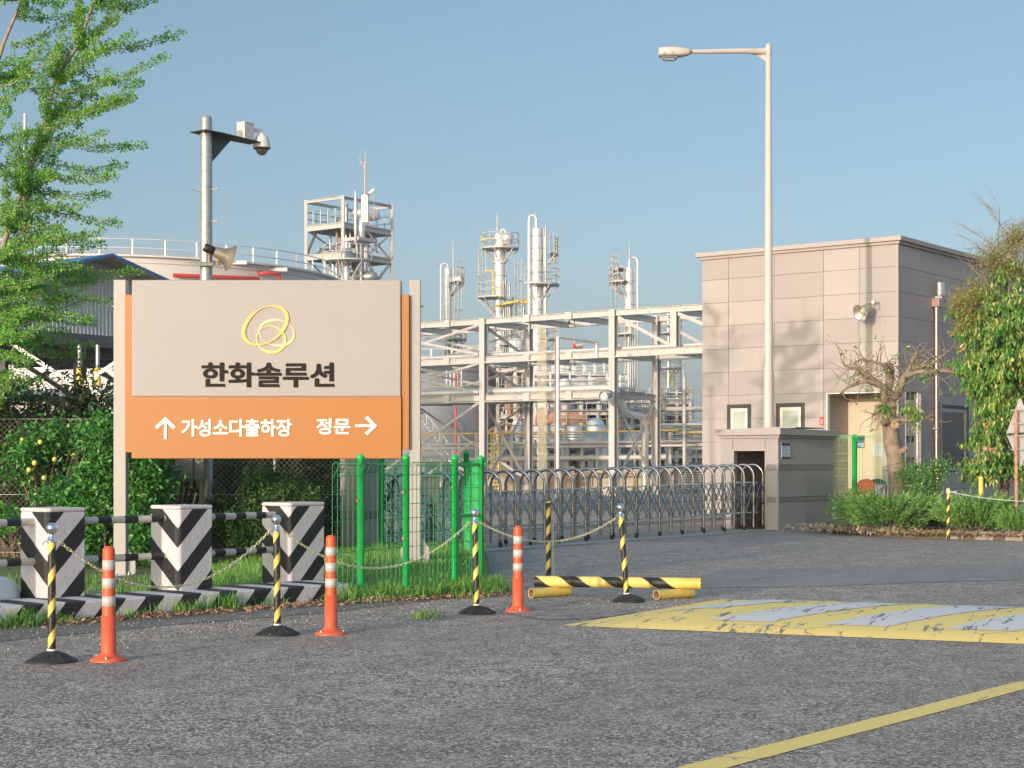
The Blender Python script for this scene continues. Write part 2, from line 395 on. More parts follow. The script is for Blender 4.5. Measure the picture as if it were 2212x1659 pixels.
def worn_paint(name, col, under, thr=.60, stretch=(1, 1, 1), sc=6, rot=0.0):
    m, n, b = newmat(name); co = coords(n)
    m0 = node(n, "ShaderNodeMapping"); m0.inputs['Rotation'].default_value = (0, 0, rot); L(n, co, m0.inputs[0]); mp = node(n, "ShaderNodeMapping"); mp.inputs['Scale'].default_value = stretch; L(n, m0.outputs[0], mp.inputs[0])
    g = noise(n, mp.outputs[0], sc, 7, .75); g2 = noise(n, co, 1.6, 3)
    f = ramp(n, math_(n, 'ADD', g, math_(n, 'MULTIPLY', math_(n, 'SUBTRACT', g2, .5), .25)), thr, thr + .035)
    fine = noise(n, co, 90, 3)
    a = mixc(n, fine, tuple(x * .86 for x in col), tuple(min(1, x * 1.08) for x in col))
    # hair cracks in the paint
    ck = node(n, "ShaderNodeTexVoronoi", feature='DISTANCE_TO_EDGE'); ck.inputs['Scale'].default_value = 1.3
    dn = node(n, "ShaderNodeTexNoise"); dn.inputs['Scale'].default_value = 3; dn.inputs['Detail'].default_value = 5; L(n, co, dn.inputs['Vector'])
    mx = node(n, "ShaderNodeMix", data_type='VECTOR'); mx.inputs[0].default_value = .2; L(n, co, mx.inputs[4]); L(n, dn.outputs['Color'], mx.inputs[5]); L(n, mx.outputs[1], ck.inputs['Vector'])
    cm = math_(n, 'MULTIPLY', math_(n, 'SUBTRACT', 1.0, ramp(n, ck.outputs['Distance'], .003, .01)), ramp(n, noise(n, co, 1.1, 3), .5, .56))
    u = mixc(n, fine, under, tuple(x * 2.0 for x in under))
    c = mixc(n, f, a, u); c = mixc(n, math_(n, 'MULTIPLY', cm, .8), c, under)
    L(n, c, b.inputs['Base Color']); b.inputs['Roughness'].default_value = .7
    bump(n, b, noise(n, co, 120, 3), .35, .004)
    return m
mt['yline'] = worn_paint('yellow_line_paint', (.98, .68, .20), (.16, .15, .14), .70, sc=8)
mt['bumpyellow'] = worn_paint('bump_yellow', (.98, .69, .21), (.14, .13, .12), .575, (1, .12, 1), 12, radians(21))
mt['bumpwhite'] = worn_paint('bump_white', (.74, .68, .66), (.14, .135, .135), .57, (1, .12, 1), 12, radians(21))
mt['drypaint'] = worn_paint('faded_pink_paint', (.34, .25, .21), (.10, .095, .09), .52, sc=5)

def leafmat(name, cols, rough=.5, trans=.25, wts=None):
    m, n, b = newmat(name)
    g = node(n, "ShaderNodeNewGeometry"); cr = node(n, "ShaderNodeValToRGB"); L(n, g.outputs['Random Per Island'], cr.inputs[0])
    e = cr.color_ramp.elements; k = len(cols); pos = wts or [i / (k - 1) for i in range(k)]
    e[0].position = pos[0]; e[0].color = cols[0] + (1,); e[1].position = pos[-1]; e[1].color = cols[-1] + (1,)
    for i in range(1, k - 1): x = e.new(pos[i]); x.color = cols[i] + (1,)
    co = coords(n); f = noise(n, co, 1.6, 3)
    c = mixc(n, math_(n, 'MULTIPLY', ramp(n, f, .35, .65), .45), cr.outputs[0], (cols[0][0] * .8, cols[0][1] * .8, cols[0][2] * .8))
    L(n, c, b.inputs['Base Color']); b.inputs['Roughness'].default_value = rough
    if trans:
        t = node(n, "ShaderNodeBsdfTranslucent"); L(n, c, t.inputs[0]); ms = node(n, "ShaderNodeMixShader"); ms.inputs[0].default_value = trans
        L(n, b.outputs[0], ms.inputs[1]); L(n, t.outputs[0], ms.inputs[2]); o = n.nodes['Material Output']; L(n, ms.outputs[0], o.inputs[0])
    return m
mt['ginkgo'] = leafmat('ginkgo_leaf', [(.10, .33, .04), (.18, .47, .06), (.27, .58, .09), (.40, .66, .14)], .5, .3)
mt['glossy'] = leafmat('glossy_leaf', [(.06, .17, .035), (.10, .27, .05), (.15, .36, .07), (.32, .46, .12)], .32, .15, [0, .4, .85, 1])
mt['shrubl'] = leafmat('shrub_leaf', [(.03, .13, .025), (.055, .22, .035), (.09, .32, .05), (.18, .42, .09)], .38, .2)
mt['dying'] = leafmat('evergreen_tree_leaf', [(.07, .20, .035), (.13, .31, .05), (.24, .42, .08), (.62, .56, .16), (.68, .38, .13)], .38, .15, [0, .45, .78, .93, 1])
mt['flowery'] = leafmat('twig_bud', [(.16, .17, .05), (.30, .29, .08), (.46, .42, .13)], .6, .15)
mt['juniper'] = leafmat('juniper_foliage', [(.06, .18, .04), (.14, .34, .065), (.24, .48, .10), (.40, .58, .20)], .6, .1)
mt['cypress'] = leafmat('cypress_foliage', [(.020, .065, .018), (.045, .13, .03), (.08, .19, .04), (.14, .26, .06)], .6, .1)
mt['juniperdark'] = leafmat('dark_conifer_foliage', [(.012, .035, .010), (.022, .06, .014), (.04, .095, .02), (.08, .10, .03)], .6, .1)
mt['deadtwig'] = leafmat('dead_twigs', [(.05, .03, .02), (.10, .065, .04), (.16, .10, .06)], .8, 0)
mt['grass'] = leafmat('grass_blade', [(.08, .24, .04), (.15, .38, .06), (.24, .50, .08), (.42, .54, .16), (.54, .46, .26)], .5, .25, [0, .4, .8, .95, 1])
mt['litter'] = leafmat('dry_leaves', [(.18, .10, .06), (.36, .20, .12), (.50, .34, .22), (.25, .18, .12)], .8, .1)
mt['pebble'] = leafmat('pebbles', [(.20, .18, .16), (.38, .34, .30), (.52, .47, .42)], .85, 0)
mt['soil'] = M('dry_soil', (.17, .125, .085), .95, var=.3, scale=5, bmp=.8, bscale=30, dirt=(.32, .26, .18), dirtamt=.6)
mt['lawn'] = M('lawn_soil', (.13, .16, .055), .95, var=.3, scale=2.5, bmp=.8, bscale=40, dirt=(.30, .26, .15), dirtamt=.6)

# ---------------------------------------------------------------- foliage helpers
def unit(a): return a / (np.linalg.norm(a, axis=-1, keepdims=True) + 1e-9)
def leaves(mb, cen, dirs, length, width, fold=.25, mi=0, spin=True):
    """diamond leaves: cen (N,3) base, dirs (N,3) direction, slightly folded"""
    N = len(cen); d = unit(np.asarray(dirs, float)); r = unit(RNG.normal(size=(N, 3))); s = unit(np.cross(d, r)); nn = np.cross(d, s)
    l = (length * (0.7 + .6 * RNG.random((N, 1)))); wd = width * (0.7 + .6 * RNG.random((N, 1)))
    c = np.asarray(cen, float)
    a = np.stack([c, c + d * l * .5 + s * wd * .5 + nn * wd * fold, c + d * l, c + d * l * .5 - s * wd * .5 + nn * wd * fold], 1)
    mb.quads(a, mi)
def rdir(N, z=0.0, zs=1.0):
    a = RNG.normal(size=(N, 3)); a[:, 2] = a[:, 2] * zs + z; return unit(a)
def blob(N, c, r, shell=.55):
    """points in an ellipsoid, denser to the outside, uneven"""
    p = unit(RNG.normal(size=(N, 3))); rad = (shell + (1 - shell) * RNG.random((N, 1)))
    ph = p * 3.1; bumpy = 1 + .16 * np.sin(ph[:, :1] * 2.3 + c[0] * 7) * np.cos(ph[:, 1:2] * 2.1 + c[1] * 5) + .10 * np.sin(ph[:, 2:3] * 4.3 + c[2] * 3)
    return np.asarray(c) + p * rad * bumpy * np.asarray(r)
def clustered(N, k, c, r, spread, shell=.5):
    """k clump centres in the ellipsoid, N points round them"""
    cc = blob(k, c, r, shell); i = RNG.integers(0, k, N)
    off = RNG.normal(size=(N, 3)) * spread * (0.5 + RNG.random((k, 1))[i]); return cc[i] + off, cc
# ================================================================ THE SETTING
def sheet(name, pts, z, mat, sub=None):
    mb = MB(); mb.add([(p[0], p[1], z) for p in pts], [tuple(range(len(pts)))])
    o = mb.build(name, mat); o['kind'] = 'structure'; return o
sheet('ground', [(-1700, -70), (2600, -70), (2600, 4500), (-1700, 4500)], -.03, mt['yard'])
sheet('road', [(-60, -12), (60, -12), (60, 47), (-60, 47)], 0.0, mt['asphalt'])
# smoother older strip along the kerb and smooth patches on the right
g = lambda px, py: G(px, py)[:2]
sheet('asphalt_strip', [(-9, 9.3), g(-60, 1392), g(360, 1352), g(700, 1325), g(1050, 1283), g(1100, 1268), (-.15, 18.5), (-.7, 20), (-5, 17), (-9, 13.5)], .004, mt['asphaltfine'])
def wobble(pts, k=6, amp=.06):
    o = []
    for i in range(len(pts)):
        a = V(pts[i]); b = V(pts[(i + 1) % len(pts)])
        for j in range(k): q = a.lerp(b, j / k); o.append((q.x + random.uniform(-amp, amp), q.y + random.uniform(-amp, amp)))
    return o
sheet('asphalt_patch', wobble([g(1450, 1272), g(1560, 1232), g(2212, 1216), g(2330, 1232), g(2212, 1252), g(1750, 1268)]), .004, mt['asphaltpatch'])
sheet('painted_mark', wobble([g(1075, 1325), g(1100, 1312), g(1390, 1322), g(1300, 1336), g(1180, 1340)], 4, .03), .005, mt['drypaint'])
sheet('gate_track', [(-2.2, 22.9), (-1.75, 22.9), (5.35, 33.4), (4.6, 33.4)], .006, mt['concrete'])
sheet('yard_road', [(-60, 47), (60, 47), (60, 62), (-60, 62)], -.012, mt['asphaltfine'])
mb = MB(); a, b = V((-30, 43, 0)), V((40, 58, 0))
mb.obox((-12, 39, .006), (26, -4, 0), (.02, .13, 0), (0, 0, .002))
o = mb.build('yard_line', mt['yline']); o['kind'] = 'structure'

# yellow line in the foreground
p0, p1, p2, p3 = V((.716, 7.145, 0)), V((3.38, 10.40, 0)), V((3.13, 9.67, 0)), V((.943, 7.145, 0))
lo_l = (p1 - p0).normalized(); hi = p1 + lo_l * 3; lo = p0 - lo_l * 2
sd_ = V((lo_l.y, -lo_l.x, 0)) * .165
sheet('road_line', wobble([(lo.x, lo.y), (lo.x + sd_.x, lo.y + sd_.y), (hi.x + sd_.x, hi.y + sd_.y), (hi.x, hi.y)], 40, .0035), .004, mt['yline'])

# speed hump: curved real relief, yellow border and white slanting bars laid 4 mm proud
hA, hB = G(1212, 1352), G(2212, 1392); hu = (hB - hA).normalized(); hv = V((-hu.y, hu.x, 0))
HW, HH = 3.05, .072
def hz(u, v):
    v = min(max(v / HW, 0), 1); e = min(max(u / .75, 0), 1); return HH * (4 * v * (1 - v)) ** .62 * (e * e * (3 - 2 * e))
def hump_pt(u, v, dz=0): q = hA + hu * u + hv * v + hu * (v * .16); return (q.x, q.y, hz(u, v) + .004 + dz)
def hump_patch(name, f, nu, nv, mat, dz=0):
    mb = MB(); vs = [hump_pt(*f(i / nu, j / nv), dz) for j in range(nv + 1) for i in range(nu + 1)]
    fs = [(j * (nu + 1) + i, j * (nu + 1) + i + 1, (j + 1) * (nu + 1) + i + 1, (j + 1) * (nu + 1) + i) for j in range(nv) for i in range(nu)]
    mb.add(vs, fs, 0, True); return mb.build(name, mat)
o = hump_patch('speed_bump', lambda a, b: (a * 9.5, b * HW), 60, 24, mt['bumpyellow']); o['kind'] = 'structure'
for k in range(8):
    u0 = .12 + k * .93; v0_ = 1.25 if k == 0 else .42
    o = hump_patch('speed_bump_marking', lambda a, b: (u0 + a * .50 + (v0_ + b * (2.62 - v0_) - .42) * .19, v0_ + b * (2.62 - v0_)), 8, 16, mt['bumpwhite'], .004); o['kind'] = 'structure'

# raised verge behind the kerb
def sst(a, b, x): t = min(max((x - a) / (b - a), 0), 1); return t * t * (3 - 2 * t)
KA, KD = V((-4.12, 13.3, 0)), V((.69, .724, 0)); KN = V((-.724, .69, 0))
def Hv(x, y):
    q = V((x, y, 0)) - KA; t = q.dot(KN)
    return .16 * sst(-4.3, -1.6, x) * sst(.3, 2.6, t) + .012
def verge():
    mb = MB(); nx, ny = 40, 40; vs = []
    for j in range(ny + 1):
        for i in range(nx + 1):
            a = i / nx; b = j / ny
            # front edge follows the kerb then the fence; back edge at y = 25
            fx = -9.5 + a * 9.35
            t = (fx - KA.x) / KD.x; fy = KA.y + KD.y * t + .25
            if fx > -1.72: fy = 15.75 + (fx + 1.72) * .62
            if fx < -6: fy = max(fy, 11.4)
            bx_ = fx if fx < -.5 else -.45; y = fy + (24.5 - fy) * b; x = fx + (bx_ - fx) * b
            vs.append((x, y, Hv(x, y) + .01 * sin(x * 9) * sin(y * 7)))
    fs = [(j * (nx + 1) + i, j * (nx + 1) + i + 1, (j + 1) * (nx + 1) + i + 1, (j + 1) * (nx + 1) + i) for j in range(ny) for i in range(nx)]
    mb.add(vs, fs, 0, True); o = mb.build('verge', mt['lawn']); o['kind'] = 'structure'
verge()
# planting bed on the right
bed = [(5.95, 32.6), (6.5, 30.9), (6.94, 29.7), (8.76, 28.5), (11.5, 27.0), (14.5, 26), (22, 30), (22, 44), (9.8, 40.2), (7.0, 36.6)]
mb = MB(); mb.prism([(p[0], p[1]) for p in bed], (0, 0, -.02), (1, 0, 0), (0, 1, 0), (0, 0, .12)); o = mb.build('planting_bed', mt['soil']); o['kind'] = 'structure'

def scatter(name, mat, pts, size, flat=True, label=None, cat=None):
    mb = MB(); c = np.array(pts); N = len(c)
    d = rdir(N, 0, .25 if flat else 1); leaves(mb, c, d, size, size * .5, .2)
    o = mb.build(name, mat); o['kind'] = 'stuff'
    if label: o['label'] = label; o['category'] = cat
    return o
def along(a, b, n, sx, sy=0, z=.012, zj=.02):
    a = V(a); b = V(b); o = []
    for i in range(n):
        p = a.lerp(b, random.random()); o.append((p.x + random.gauss(0, sx), p.y + random.gauss(0, sx), z + random.random() * zj))
    return o
pts = along((-5.6, 11.8), (-3.9, 13.55), 700, .10) + along((-3.9, 13.4), (-1.6, 15.65), 1600, .12) + along((-1.75, 15.55), (-.1, 16.65), 1700, .10)
scatter('dry_leaves', mt['litter'], pts, .045, True, 'pinkish dry leaf litter along the striped kerb and green fence', 'leaf litter')
pts = along((5.9, 32.2), (6.9, 29.75), 900, .22, z=.105) + along((6.9, 29.7), (11, 27.4), 3600, .28, z=.105) + along((6.2, 31), (6.6, 33), 900, .3, z=.105)
scatter('dry_leaves', mt['litter'], pts, .07, True, 'dry brown leaves and straw in the planting bed under the junipers', 'leaf litter')
pts = along((5.7, 32.3), (6.7, 30.2), 900, .25, z=.10)
scatter('pebbles', mt['pebble'], pts, .08, False, 'pale pebbles beside the granite gate pillar', 'pebbles')

pts = along((-6, 10.2), (-.2, 15.4), 2600, .55, .5, z=.006, zj=.004) + along((-.2, 15.6), (2.4, 15.4), 900, .5, .25, z=.006, zj=.004)
scatter('loose_gravel', mt['pebble'], pts, .016, False, 'loose grit and small stones along the road edge', 'gravel')
def grass(name, pts, h, wd, label, lean=.35):
    c = np.array(pts); N = len(c); hh = h * (.35 + .9 * RNG.random(N)) * (.55 + .45 * np.sin(c[:, 0] * 6.1 + c[:, 1] * 3.3) * np.sin(c[:, 1] * 8.7 - c[:, 0] * 4.1) + .35); th = RNG.random(N) * 2 * pi; ln = lean * RNG.random(N) * hh * 1.6
    dx = np.stack([np.cos(th), np.sin(th), np.zeros(N)], 1); pr = np.stack([-np.sin(th + .4), np.cos(th + .4), np.zeros(N)], 1); up = np.array([0, 0, 1.0])
    b = c; m = c + up * (hh * .6)[:, None] + dx * (ln * .35)[:, None]; t = c + up * (hh * .95)[:, None] + dx * ln[:, None]; w2 = wd * (.6 + .8 * RNG.random((N, 1)))
    q = np.stack([b - pr * w2 / 2, b + pr * w2 / 2, m + pr * w2 * .42, m - pr * w2 * .42], 1)
    q2 = np.stack([m - pr * w2 * .42, m + pr * w2 * .42, t + pr * w2 * .05, t - pr * w2 * .05], 1)
    mb = MB(); vs = np.concatenate([b - pr * w2 / 2, b + pr * w2 / 2, m + pr * w2 * .42, m - pr * w2 * .42, t], 0)
    mb.v = vs.tolist(); mb.f = [[i, N + i, 2 * N + i, 3 * N + i] for i in range(N)] + [[3 * N + i, 2 * N + i, 4 * N + i] for i in range(N)]
    mb.m = [0] * (2 * N); mb.sm = [True] * (2 * N)
    o = mb.build(name, mt['grass']); tag(o, label, 'grass', None, 'stuff'); return o
def vpts(n, x0, x1, y0, y1, cond=lambda x, y: True, den=None):
    o = []
    while len(o) < n:
        x = random.uniform(x0, x1); y = random.uniform(y0, y1)
        q = V((x, y, 0)) - KA
        if q.dot(KN) < .55 and x < -1.7: continue
        if x > -1.75 and y < 15.8 + (x + 1.72) * .62: continue
        if not cond(x, y): continue
        if den and random.random() > den(x, y): continue
        o.append((x, y, Hv(x, y)))
    return o
cl = lambda x, y: (sin(x * 3.1 + y * 1.7) + sin(x * 1.3 - y * 2.9) + 2) / 4
grass('grass', vpts(26000, -4.2, -.35, 14.2, 23, lambda x, y: x > -3.9 + (y - 15) * .05), .085, .007, 'short bright green lawn grass growing inside the green fence')
grass('grass', vpts(2600, -6.5, -3.6, 13.6, 19, None or (lambda x, y: True), lambda x, y: cl(x * 2, y * 2) ** 2), .09, .007, 'sparse grass on bare soil beside the left sign post')
def tuft(c, n, r, zf=0.0): return [(c[0] + random.gauss(0, r), c[1] + random.gauss(0, r), zf) for _ in range(n)]
t1 = []
for k in range(30):
    s_ = random.random(); q = KA + KD * (s_ * 3.9 - 1.2) - KN * random.uniform(.02, .12); t1 += tuft(q, random.choice([25, 50, 110, 20]), random.uniform(.035, .09))
grass('grass', t1, .13, .008, 'long weedy grass tufts in front of the black and white kerb', .6)
t2 = []
for k in range(34):
    s_ = random.random(); q = V((-1.75, 15.62, 0)).lerp(V((-.18, 16.75, 0)), s_); t2 += tuft(q, random.choice([15, 40, 90]), random.uniform(.04, .12))
for k in range(16):
    s_ = random.random(); q = V((-.30, 17.9, 0)).lerp(V((-.1, 16.8, 0)), s_); t2 += tuft(q, 60, .06)
grass('grass', t2, .15, .009, 'long grass tufts along the foot of the green wire fence', .6)
t3 = tuft(G(922, 1336), 90, .07) + tuft(G(1000, 1292), 60, .06) + along((6.0, 31.8), (6.7, 30.2), 500, .15, z=.1) + along((6.9, 29.6), (10, 27.9), 800, .12, z=.05)
grass('grass', t3, .09, .010, 'small weeds at the road edge and along the kerb stones', .7)

# ================================================================ BLACK AND WHITE BARRIER
kang = atan2(KD.y, KD.x)
kb = thing('striped_kerb', 'low black and white diagonally striped concrete kerb along the verge', 'kerb', KA, kang)
mb = MB(); mb.bx(-3.2, 3.72, 0, .62, -.02, .165); mb.build('kerb_block', mt['kerbstripe'], kb, local=True, bevel=.018)
bang = atan2(.755, .656)
blabs = ['chevron painted square concrete block at the far left end of the barrier, out of frame', 'black and white chevron concrete block behind the leftmost chain post',
         'black and white chevron concrete block in the middle between the two rails', 'black and white chevron concrete block next to the green fence']
bpos = [(-4.90, 13.10), (-3.95, 14.15), (-3.02, 15.05), (-2.17, 16.2)]
def chev_block(i, b=.385, a=.40):
    t = thing('chevron_block', blabs[i], 'barrier block', (bpos[i][0], bpos[i][1], 0), bang, 'chevron concrete blocks in the barrier row')
    mb = MB(); c = .034
    poly = [(c, 0), (b, 0), (b, a), (0, a), (0, c)]
    mb.prism(poly, (0, 0, 0), (1, 0, 0), (0, 1, 0), (0, 0, .895)); mb.build('block', mt[['chev', 'chev', 'chevb', 'chevc'][i]], t, local=True, bevel=.012)
    mb = MB(); poly = [(c - .004, -.004), (b + .004, -.004), (b + .004, a + .004), (-.004, a + .004), (-.004, c - .004)]
    mb.prism(poly, (0, 0, .895), (1, 0, 0), (0, 1, 0), (0, 0, .036)); mb.build('cap', mt['blockface'], t, local=True, bevel=.014)
for i in range(4): chev_block(i, b=[.385, .385, .40, .47][i])
rl = ['at the left edge of the photo', 'between the first and second chevron blocks', 'between the second and third chevron blocks']
for i in range(3):
    a = V((*bpos[i], 0)); b = V((*bpos[i + 1], 0)); d = (b - a); ln = d.length; ang = atan2(d.y, d.x)
    o_ = a + V((-.755, .656, 0)) * .2
    for z, nm in ((.81, 'upper'), (.47, 'lower')):
        mb = MB(); mb.tube([(.2, 0, 0), (ln + .15, 0, 0)], .033, 14)
        o = mb.build('barrier_rail', mt['railstripe']); o.location = (o_.x, o_.y, z); o.rotation_euler = (0, 0, ang)
        tag(o, f'{nm} black and white banded pipe rail {rl[i]}', 'rail', 'banded pipe rails of the barrier')
# white dome lamp at the left edge
t = thing('dome_bollard', 'smooth white dome standing behind the kerb at the left edge', 'bollard', (-4.42, 14.35, 0))
mb = MB(); mb.lathe([(.19, -.02), (.192, .12), (.18, .2), (.15, .27), (.10, .315), (.05, .335), (.001, .342)], n=24); mb.build('dome', M('dome_white', (.62, .66, .72), .3, var=.04), t, local=True)
mb = MB(); mb.lathe([(.21, -.02), (.21, .02), (.19, .025)], n=24); mb.build('rim', mt['concrete'], t, local=True)

# ================================================================ CHAIN POSTS, DELINEATORS, CHAINS
def stanchion(name, label, loc, lean=(0, 0), hgt=.92):
    t = thing(name, label, 'chain post', loc, 0, 'chain posts standing along the road edge'); t.rotation_euler = (lean[0], lean[1], random.uniform(0, 6))
    mb = MB(); mb.lathe([(.001, .075), (.03, .078), (.034, .072), (.06, .062), (.10, .042), (.14, .022), (.165, .012), (.170, .004), (.168, -.002)][::-1][0:9], n=28)
    for k in range(8):
        a = k * pi / 4; mb.tube([(.05 * cos(a), .05 * sin(a), .062), (.10 * cos(a), .10 * sin(a), .040), (.155 * cos(a), .155 * sin(a), .012)], [.006, .010, .006], 6)
    mb.build('base', mt['rubber'], t, local=True)
    mb = MB(); mb.tube([(0, 0, .07), (0, 0, .795)], .0255, 18); mb.build('post', mt['spiral'], t, local=True)
    mb = MB(); mb.lathe([(.027, .070), (.033, .074), (.033, .080), (.027, .084)], n=18); mb.build('foot_ring', mt['lwhite'], t, local=True)
    mb = MB(); mb.lathe([(.027, .790), (.040, .792), (.040, .797), (.026, .800), (.026, .818), (.019, .824), (.015, .840), (.018, .846)], n=20); mb.build('collar', mt['chrome'], t, local=True)
    mb = MB(); mb.sphere((0, 0, .880), .038, 24); mb.build('ball', mt['chrome'], t, local=True)
    for s_ in (-1, 1):
        mb = MB(); mb.tube([(s_ * .03, 0, .797), (s_ * .055, 0, .790), (s_ * .06, 0, .77)], .003, 6); mb.build('hook', mt['steeldark'], t, local=True)
    return t
SP = [G(112, 1429.5), G(600, 1371), G(1030, 1325.5), G(1355, 1300)]
sl_ = ['yellow and black chain post nearest the left edge of the photo', 'yellow and black chain post in front of the third chevron block', 'yellow and black chain post in front of the green fence gate',
       'leaning yellow and black chain post in front of the striped pipe bar']
leans = [(0, 0), (0, -.012), (0, -.02), (0, -.075)]
st0 = stanchion('chain_post', sl_[0], SP[0]); st0.rotation_euler = (0, 0, 0)
for i in range(1, 4):
    c = copy_tree(st0, SP[i], None, None, sl_[i]); c.rotation_euler = (0, leans[i][1], 0)
    if i == 3: c.scale = (1, 1, 1.02)
def ptop(i, s_): q = SP[i] + V((0, 0, .79)); q.x += sin(leans[i][1]) * .79 + s_ * .055; return q
def link_pts(L_, W_):
    pts = []; r = W_ / 2; h = L_ / 2 - r
    for k in range(7): a = -pi / 2 + pi * k / 6; pts.append((h + r * cos(a), r * sin(a)))
    for k in range(7): a = pi / 2 + pi * k / 6; pts.append((-h + r * cos(a), r * sin(a)))
    return pts
def chain_mesh(path, L_, W_, r, mat, name, label):
    # resample the path at the link pitch
    pts = [V(p) for p in path]; cum = [0]
    for i in range(1, len(pts)): cum.append(cum[-1] + (pts[i] - pts[i - 1]).length)
    pitch = L_ - 2.6 * r; n = int(cum[-1] / pitch); mb = MB(); base = link_pts(L_ - 2 * r, W_ - 2 * r)
    def at(s_):
        s_ = min(max(s_, 0), cum[-1]); i = max(j for j in range(len(cum)) if cum[j] <= s_); i = min(i, len(pts) - 2)
        return pts[i].lerp(pts[i + 1], (s_ - cum[i]) / (cum[i + 1] - cum[i] + 1e-9)), (pts[i + 1] - pts[i]).normalized()
    for k in range(n + 1):
        p, d = at(k * cum[-1] / n); _, sd, u = ortho(d); a = (pi / 4 if k % 2 else -pi / 4) + random.uniform(-.2, .2)
        s2 = sd * cos(a) + u * sin(a); m = len(base); n2 = d.cross(s2); vs = []
        for j in range(m):
            q = base[j]; q0 = base[j - 1]; q1 = base[(j + 1) % m]; tx, ty = q1[0] - q0[0], q1[1] - q0[1]; l_ = sqrt(tx * tx + ty * ty); nx_, ny_ = ty / l_, -tx / l_
            for e in range(5):
                b_ = 2 * pi * e / 5; rr = r * cos(b_); vs.append(p + d * (q[0] + nx_ * rr) + s2 * (q[1] + ny_ * rr) + n2 * r * sin(b_))
        fs = [(j * 5 + e, j * 5 + (e + 1) % 5, ((j + 1) % m) * 5 + (e + 1) % 5, ((j + 1) % m) * 5 + e) for j in range(m) for e in range(5)]
        mb.add(vs, fs, 0, True)
    o = mb.build(name, mat); tag(o, label, 'chain', 'plastic chains hanging between the chain posts' if 'plastic' in label else None); return o
def sag(a, b, s_, n=28):
    return [a.lerp(b, i / n) - V((0, 0, s_ * 4 * (i / n) * (1 - i / n))) for i in range(n + 1)]
chain_mesh(sag(ptop(0, 1), ptop(1, -1), .36), .040, .024, .0036, mt['chain'], 'plastic_chain', 'pale plastic chain drooping in front of the first two chevron blocks')
chain_mesh(sag(ptop(1, 1), ptop(2, -1), .335), .040, .024, .0036, mt['chain'], 'plastic_chain', 'pale plastic chain drooping in front of the green fence')
chain_mesh(sag(ptop(2, 1), ptop(3, -1), .19), .040, .024, .0036, mt['chain'], 'plastic_chain', 'pale plastic chain drooping in front of the folding gate')

def delineator(label, loc):
    t = thing('delineator_post', label, 'delineator', loc, 0, 'orange delineator posts at the road edge')
    mb = MB(); mb.lathe([(.125, 0), (.125, .010), (.105, .022), (.062, .040), (.050, .060), (.0485, .30), (.044, .30)], n=28); mb.lathe([(.044, .30), (.040, .738), (.040, .742), (.032, .75), (.001, .751)], n=28)
    mb.build('body', mt['orangeplastic'], t, local=True)
    for z in (.36, .48, .60):
        r_ = .0440 - (z - .30) * .0091 + .0016; 
        mb = MB(); mb.lathe([(r_ * .9, z), (r_, z + .001), (r_ - .0006, z + .068), (r_ * .88, z + .069)], n=28); mb.build('reflective_band', mt['reflect'], t, local=True)
    for k in range(3):
        a = .6 + k * 2.1; mb = MB(); mb.cyl((.10 * cos(a), .10 * sin(a), .014), (.10 * cos(a), .10 * sin(a), .034), .011, 8); mb.build('bolt', mt['galv'], t, local=True)
    mb = MB(); mb.lathe([(.018, .752), (.030, .750), (.030, .756), (.018, .760), (.001, .760)], n=16); mb.build('top_plug', mt['orangeplastic'], t, local=True)
    return t
d0 = delineator('orange delineator post with grey bands, leftmost and nearest the camera', G(235, 1427))
copy_tree(d0, G(715, 1370), 1.3, None, 'orange delineator post just left of the green fence'); copy_tree(d0, G(1119, 1321), 2.2, None, 'orange delineator post between the green fence and the striped pipe bar')

# striped pipe bar on two short pipes
def open_pipe(mb, p0, p1, r, mi=0, mi2=1, n=24):
    p0 = V(p0); p1 = V(p1); d = (p1 - p0); ln = d.length
    mb.lathe([(r, 0), (r, ln)], p0, n, mi, d.normalized()); mb.lathe([(r * .86, ln), (r * .86, 0)], p0, n, mi2, d.normalized())
    mb.lathe([(r * .86, 0), (r, 0)], p0, n, mi, d.normalized(), False); mb.lathe([(r, ln), (r * .86, ln)], p0, n, mi, d.normalized(), False)
bar0, bar1 = V((.225, 16.5, 0)), V((1.84, 16.2, 0))
t = thing('pipe_barrier', 'yellow and black striped pipe bar resting on two short yellow pipes', 'barrier', bar0, atan2(bar1.y - bar0.y, bar1.x - bar0.x))
mb = MB(); open_pipe(mb, (0, 0, .147), (1.42, 0, .147), .054); o_ = mb.build('bar', [mt['spiralbar'], mt['rust']], t, local=True); o_.location = (0, 0, .147)
for v_ in o_.data.vertices: v_.co.z -= .147
mb = MB(); open_pipe(mb, (1.42, 0, .147), (1.64, 0, .147), .0545); mb.build('bar_end', [mt['yellowtube'], mt['rust']], t, local=True)
for x0 in (.03, 1.25):
    mb = MB(); open_pipe(mb, (x0 - .02, -.26, .048), (x0 + .29, .12, .048), .047); mb.build('foot', [mt['yellowtube'], mt['rust']], t, local=True)
# old post with loose chain
q = G(1185, 1246); t = thing('barrier_post', 'rusty yellow and black striped post behind the orange delineator, with a loose chain', 'post', q)
mb = MB(); mb.tube([(0, 0, 0), (0, 0, .86)], .029, 16); mb.build('post', mt['spiralfat'], t, local=True)
mb = MB(); mb.lathe([(.030, .858), (.030, .872), (.001, .876)], n=14); mb.build('cap', mt['yellowp'], t, local=True)
mb = MB(); mb.lathe([(.07, 0), (.07, .01), (.03, .012)], n=14); mb.build('base_plate', mt['rust'], t, local=True)
chain_mesh([q + V((.04, -.03, .74)), q + V((.05, -.035, .5)), q + V((.052, -.035, .2)), q + V((.06, -.04, .012)), q + V((.16, -.12, .01))], .035, .02, .003, mt['chainsteel'], 'steel_chain', 'thin steel chain hanging down the rusty striped post')

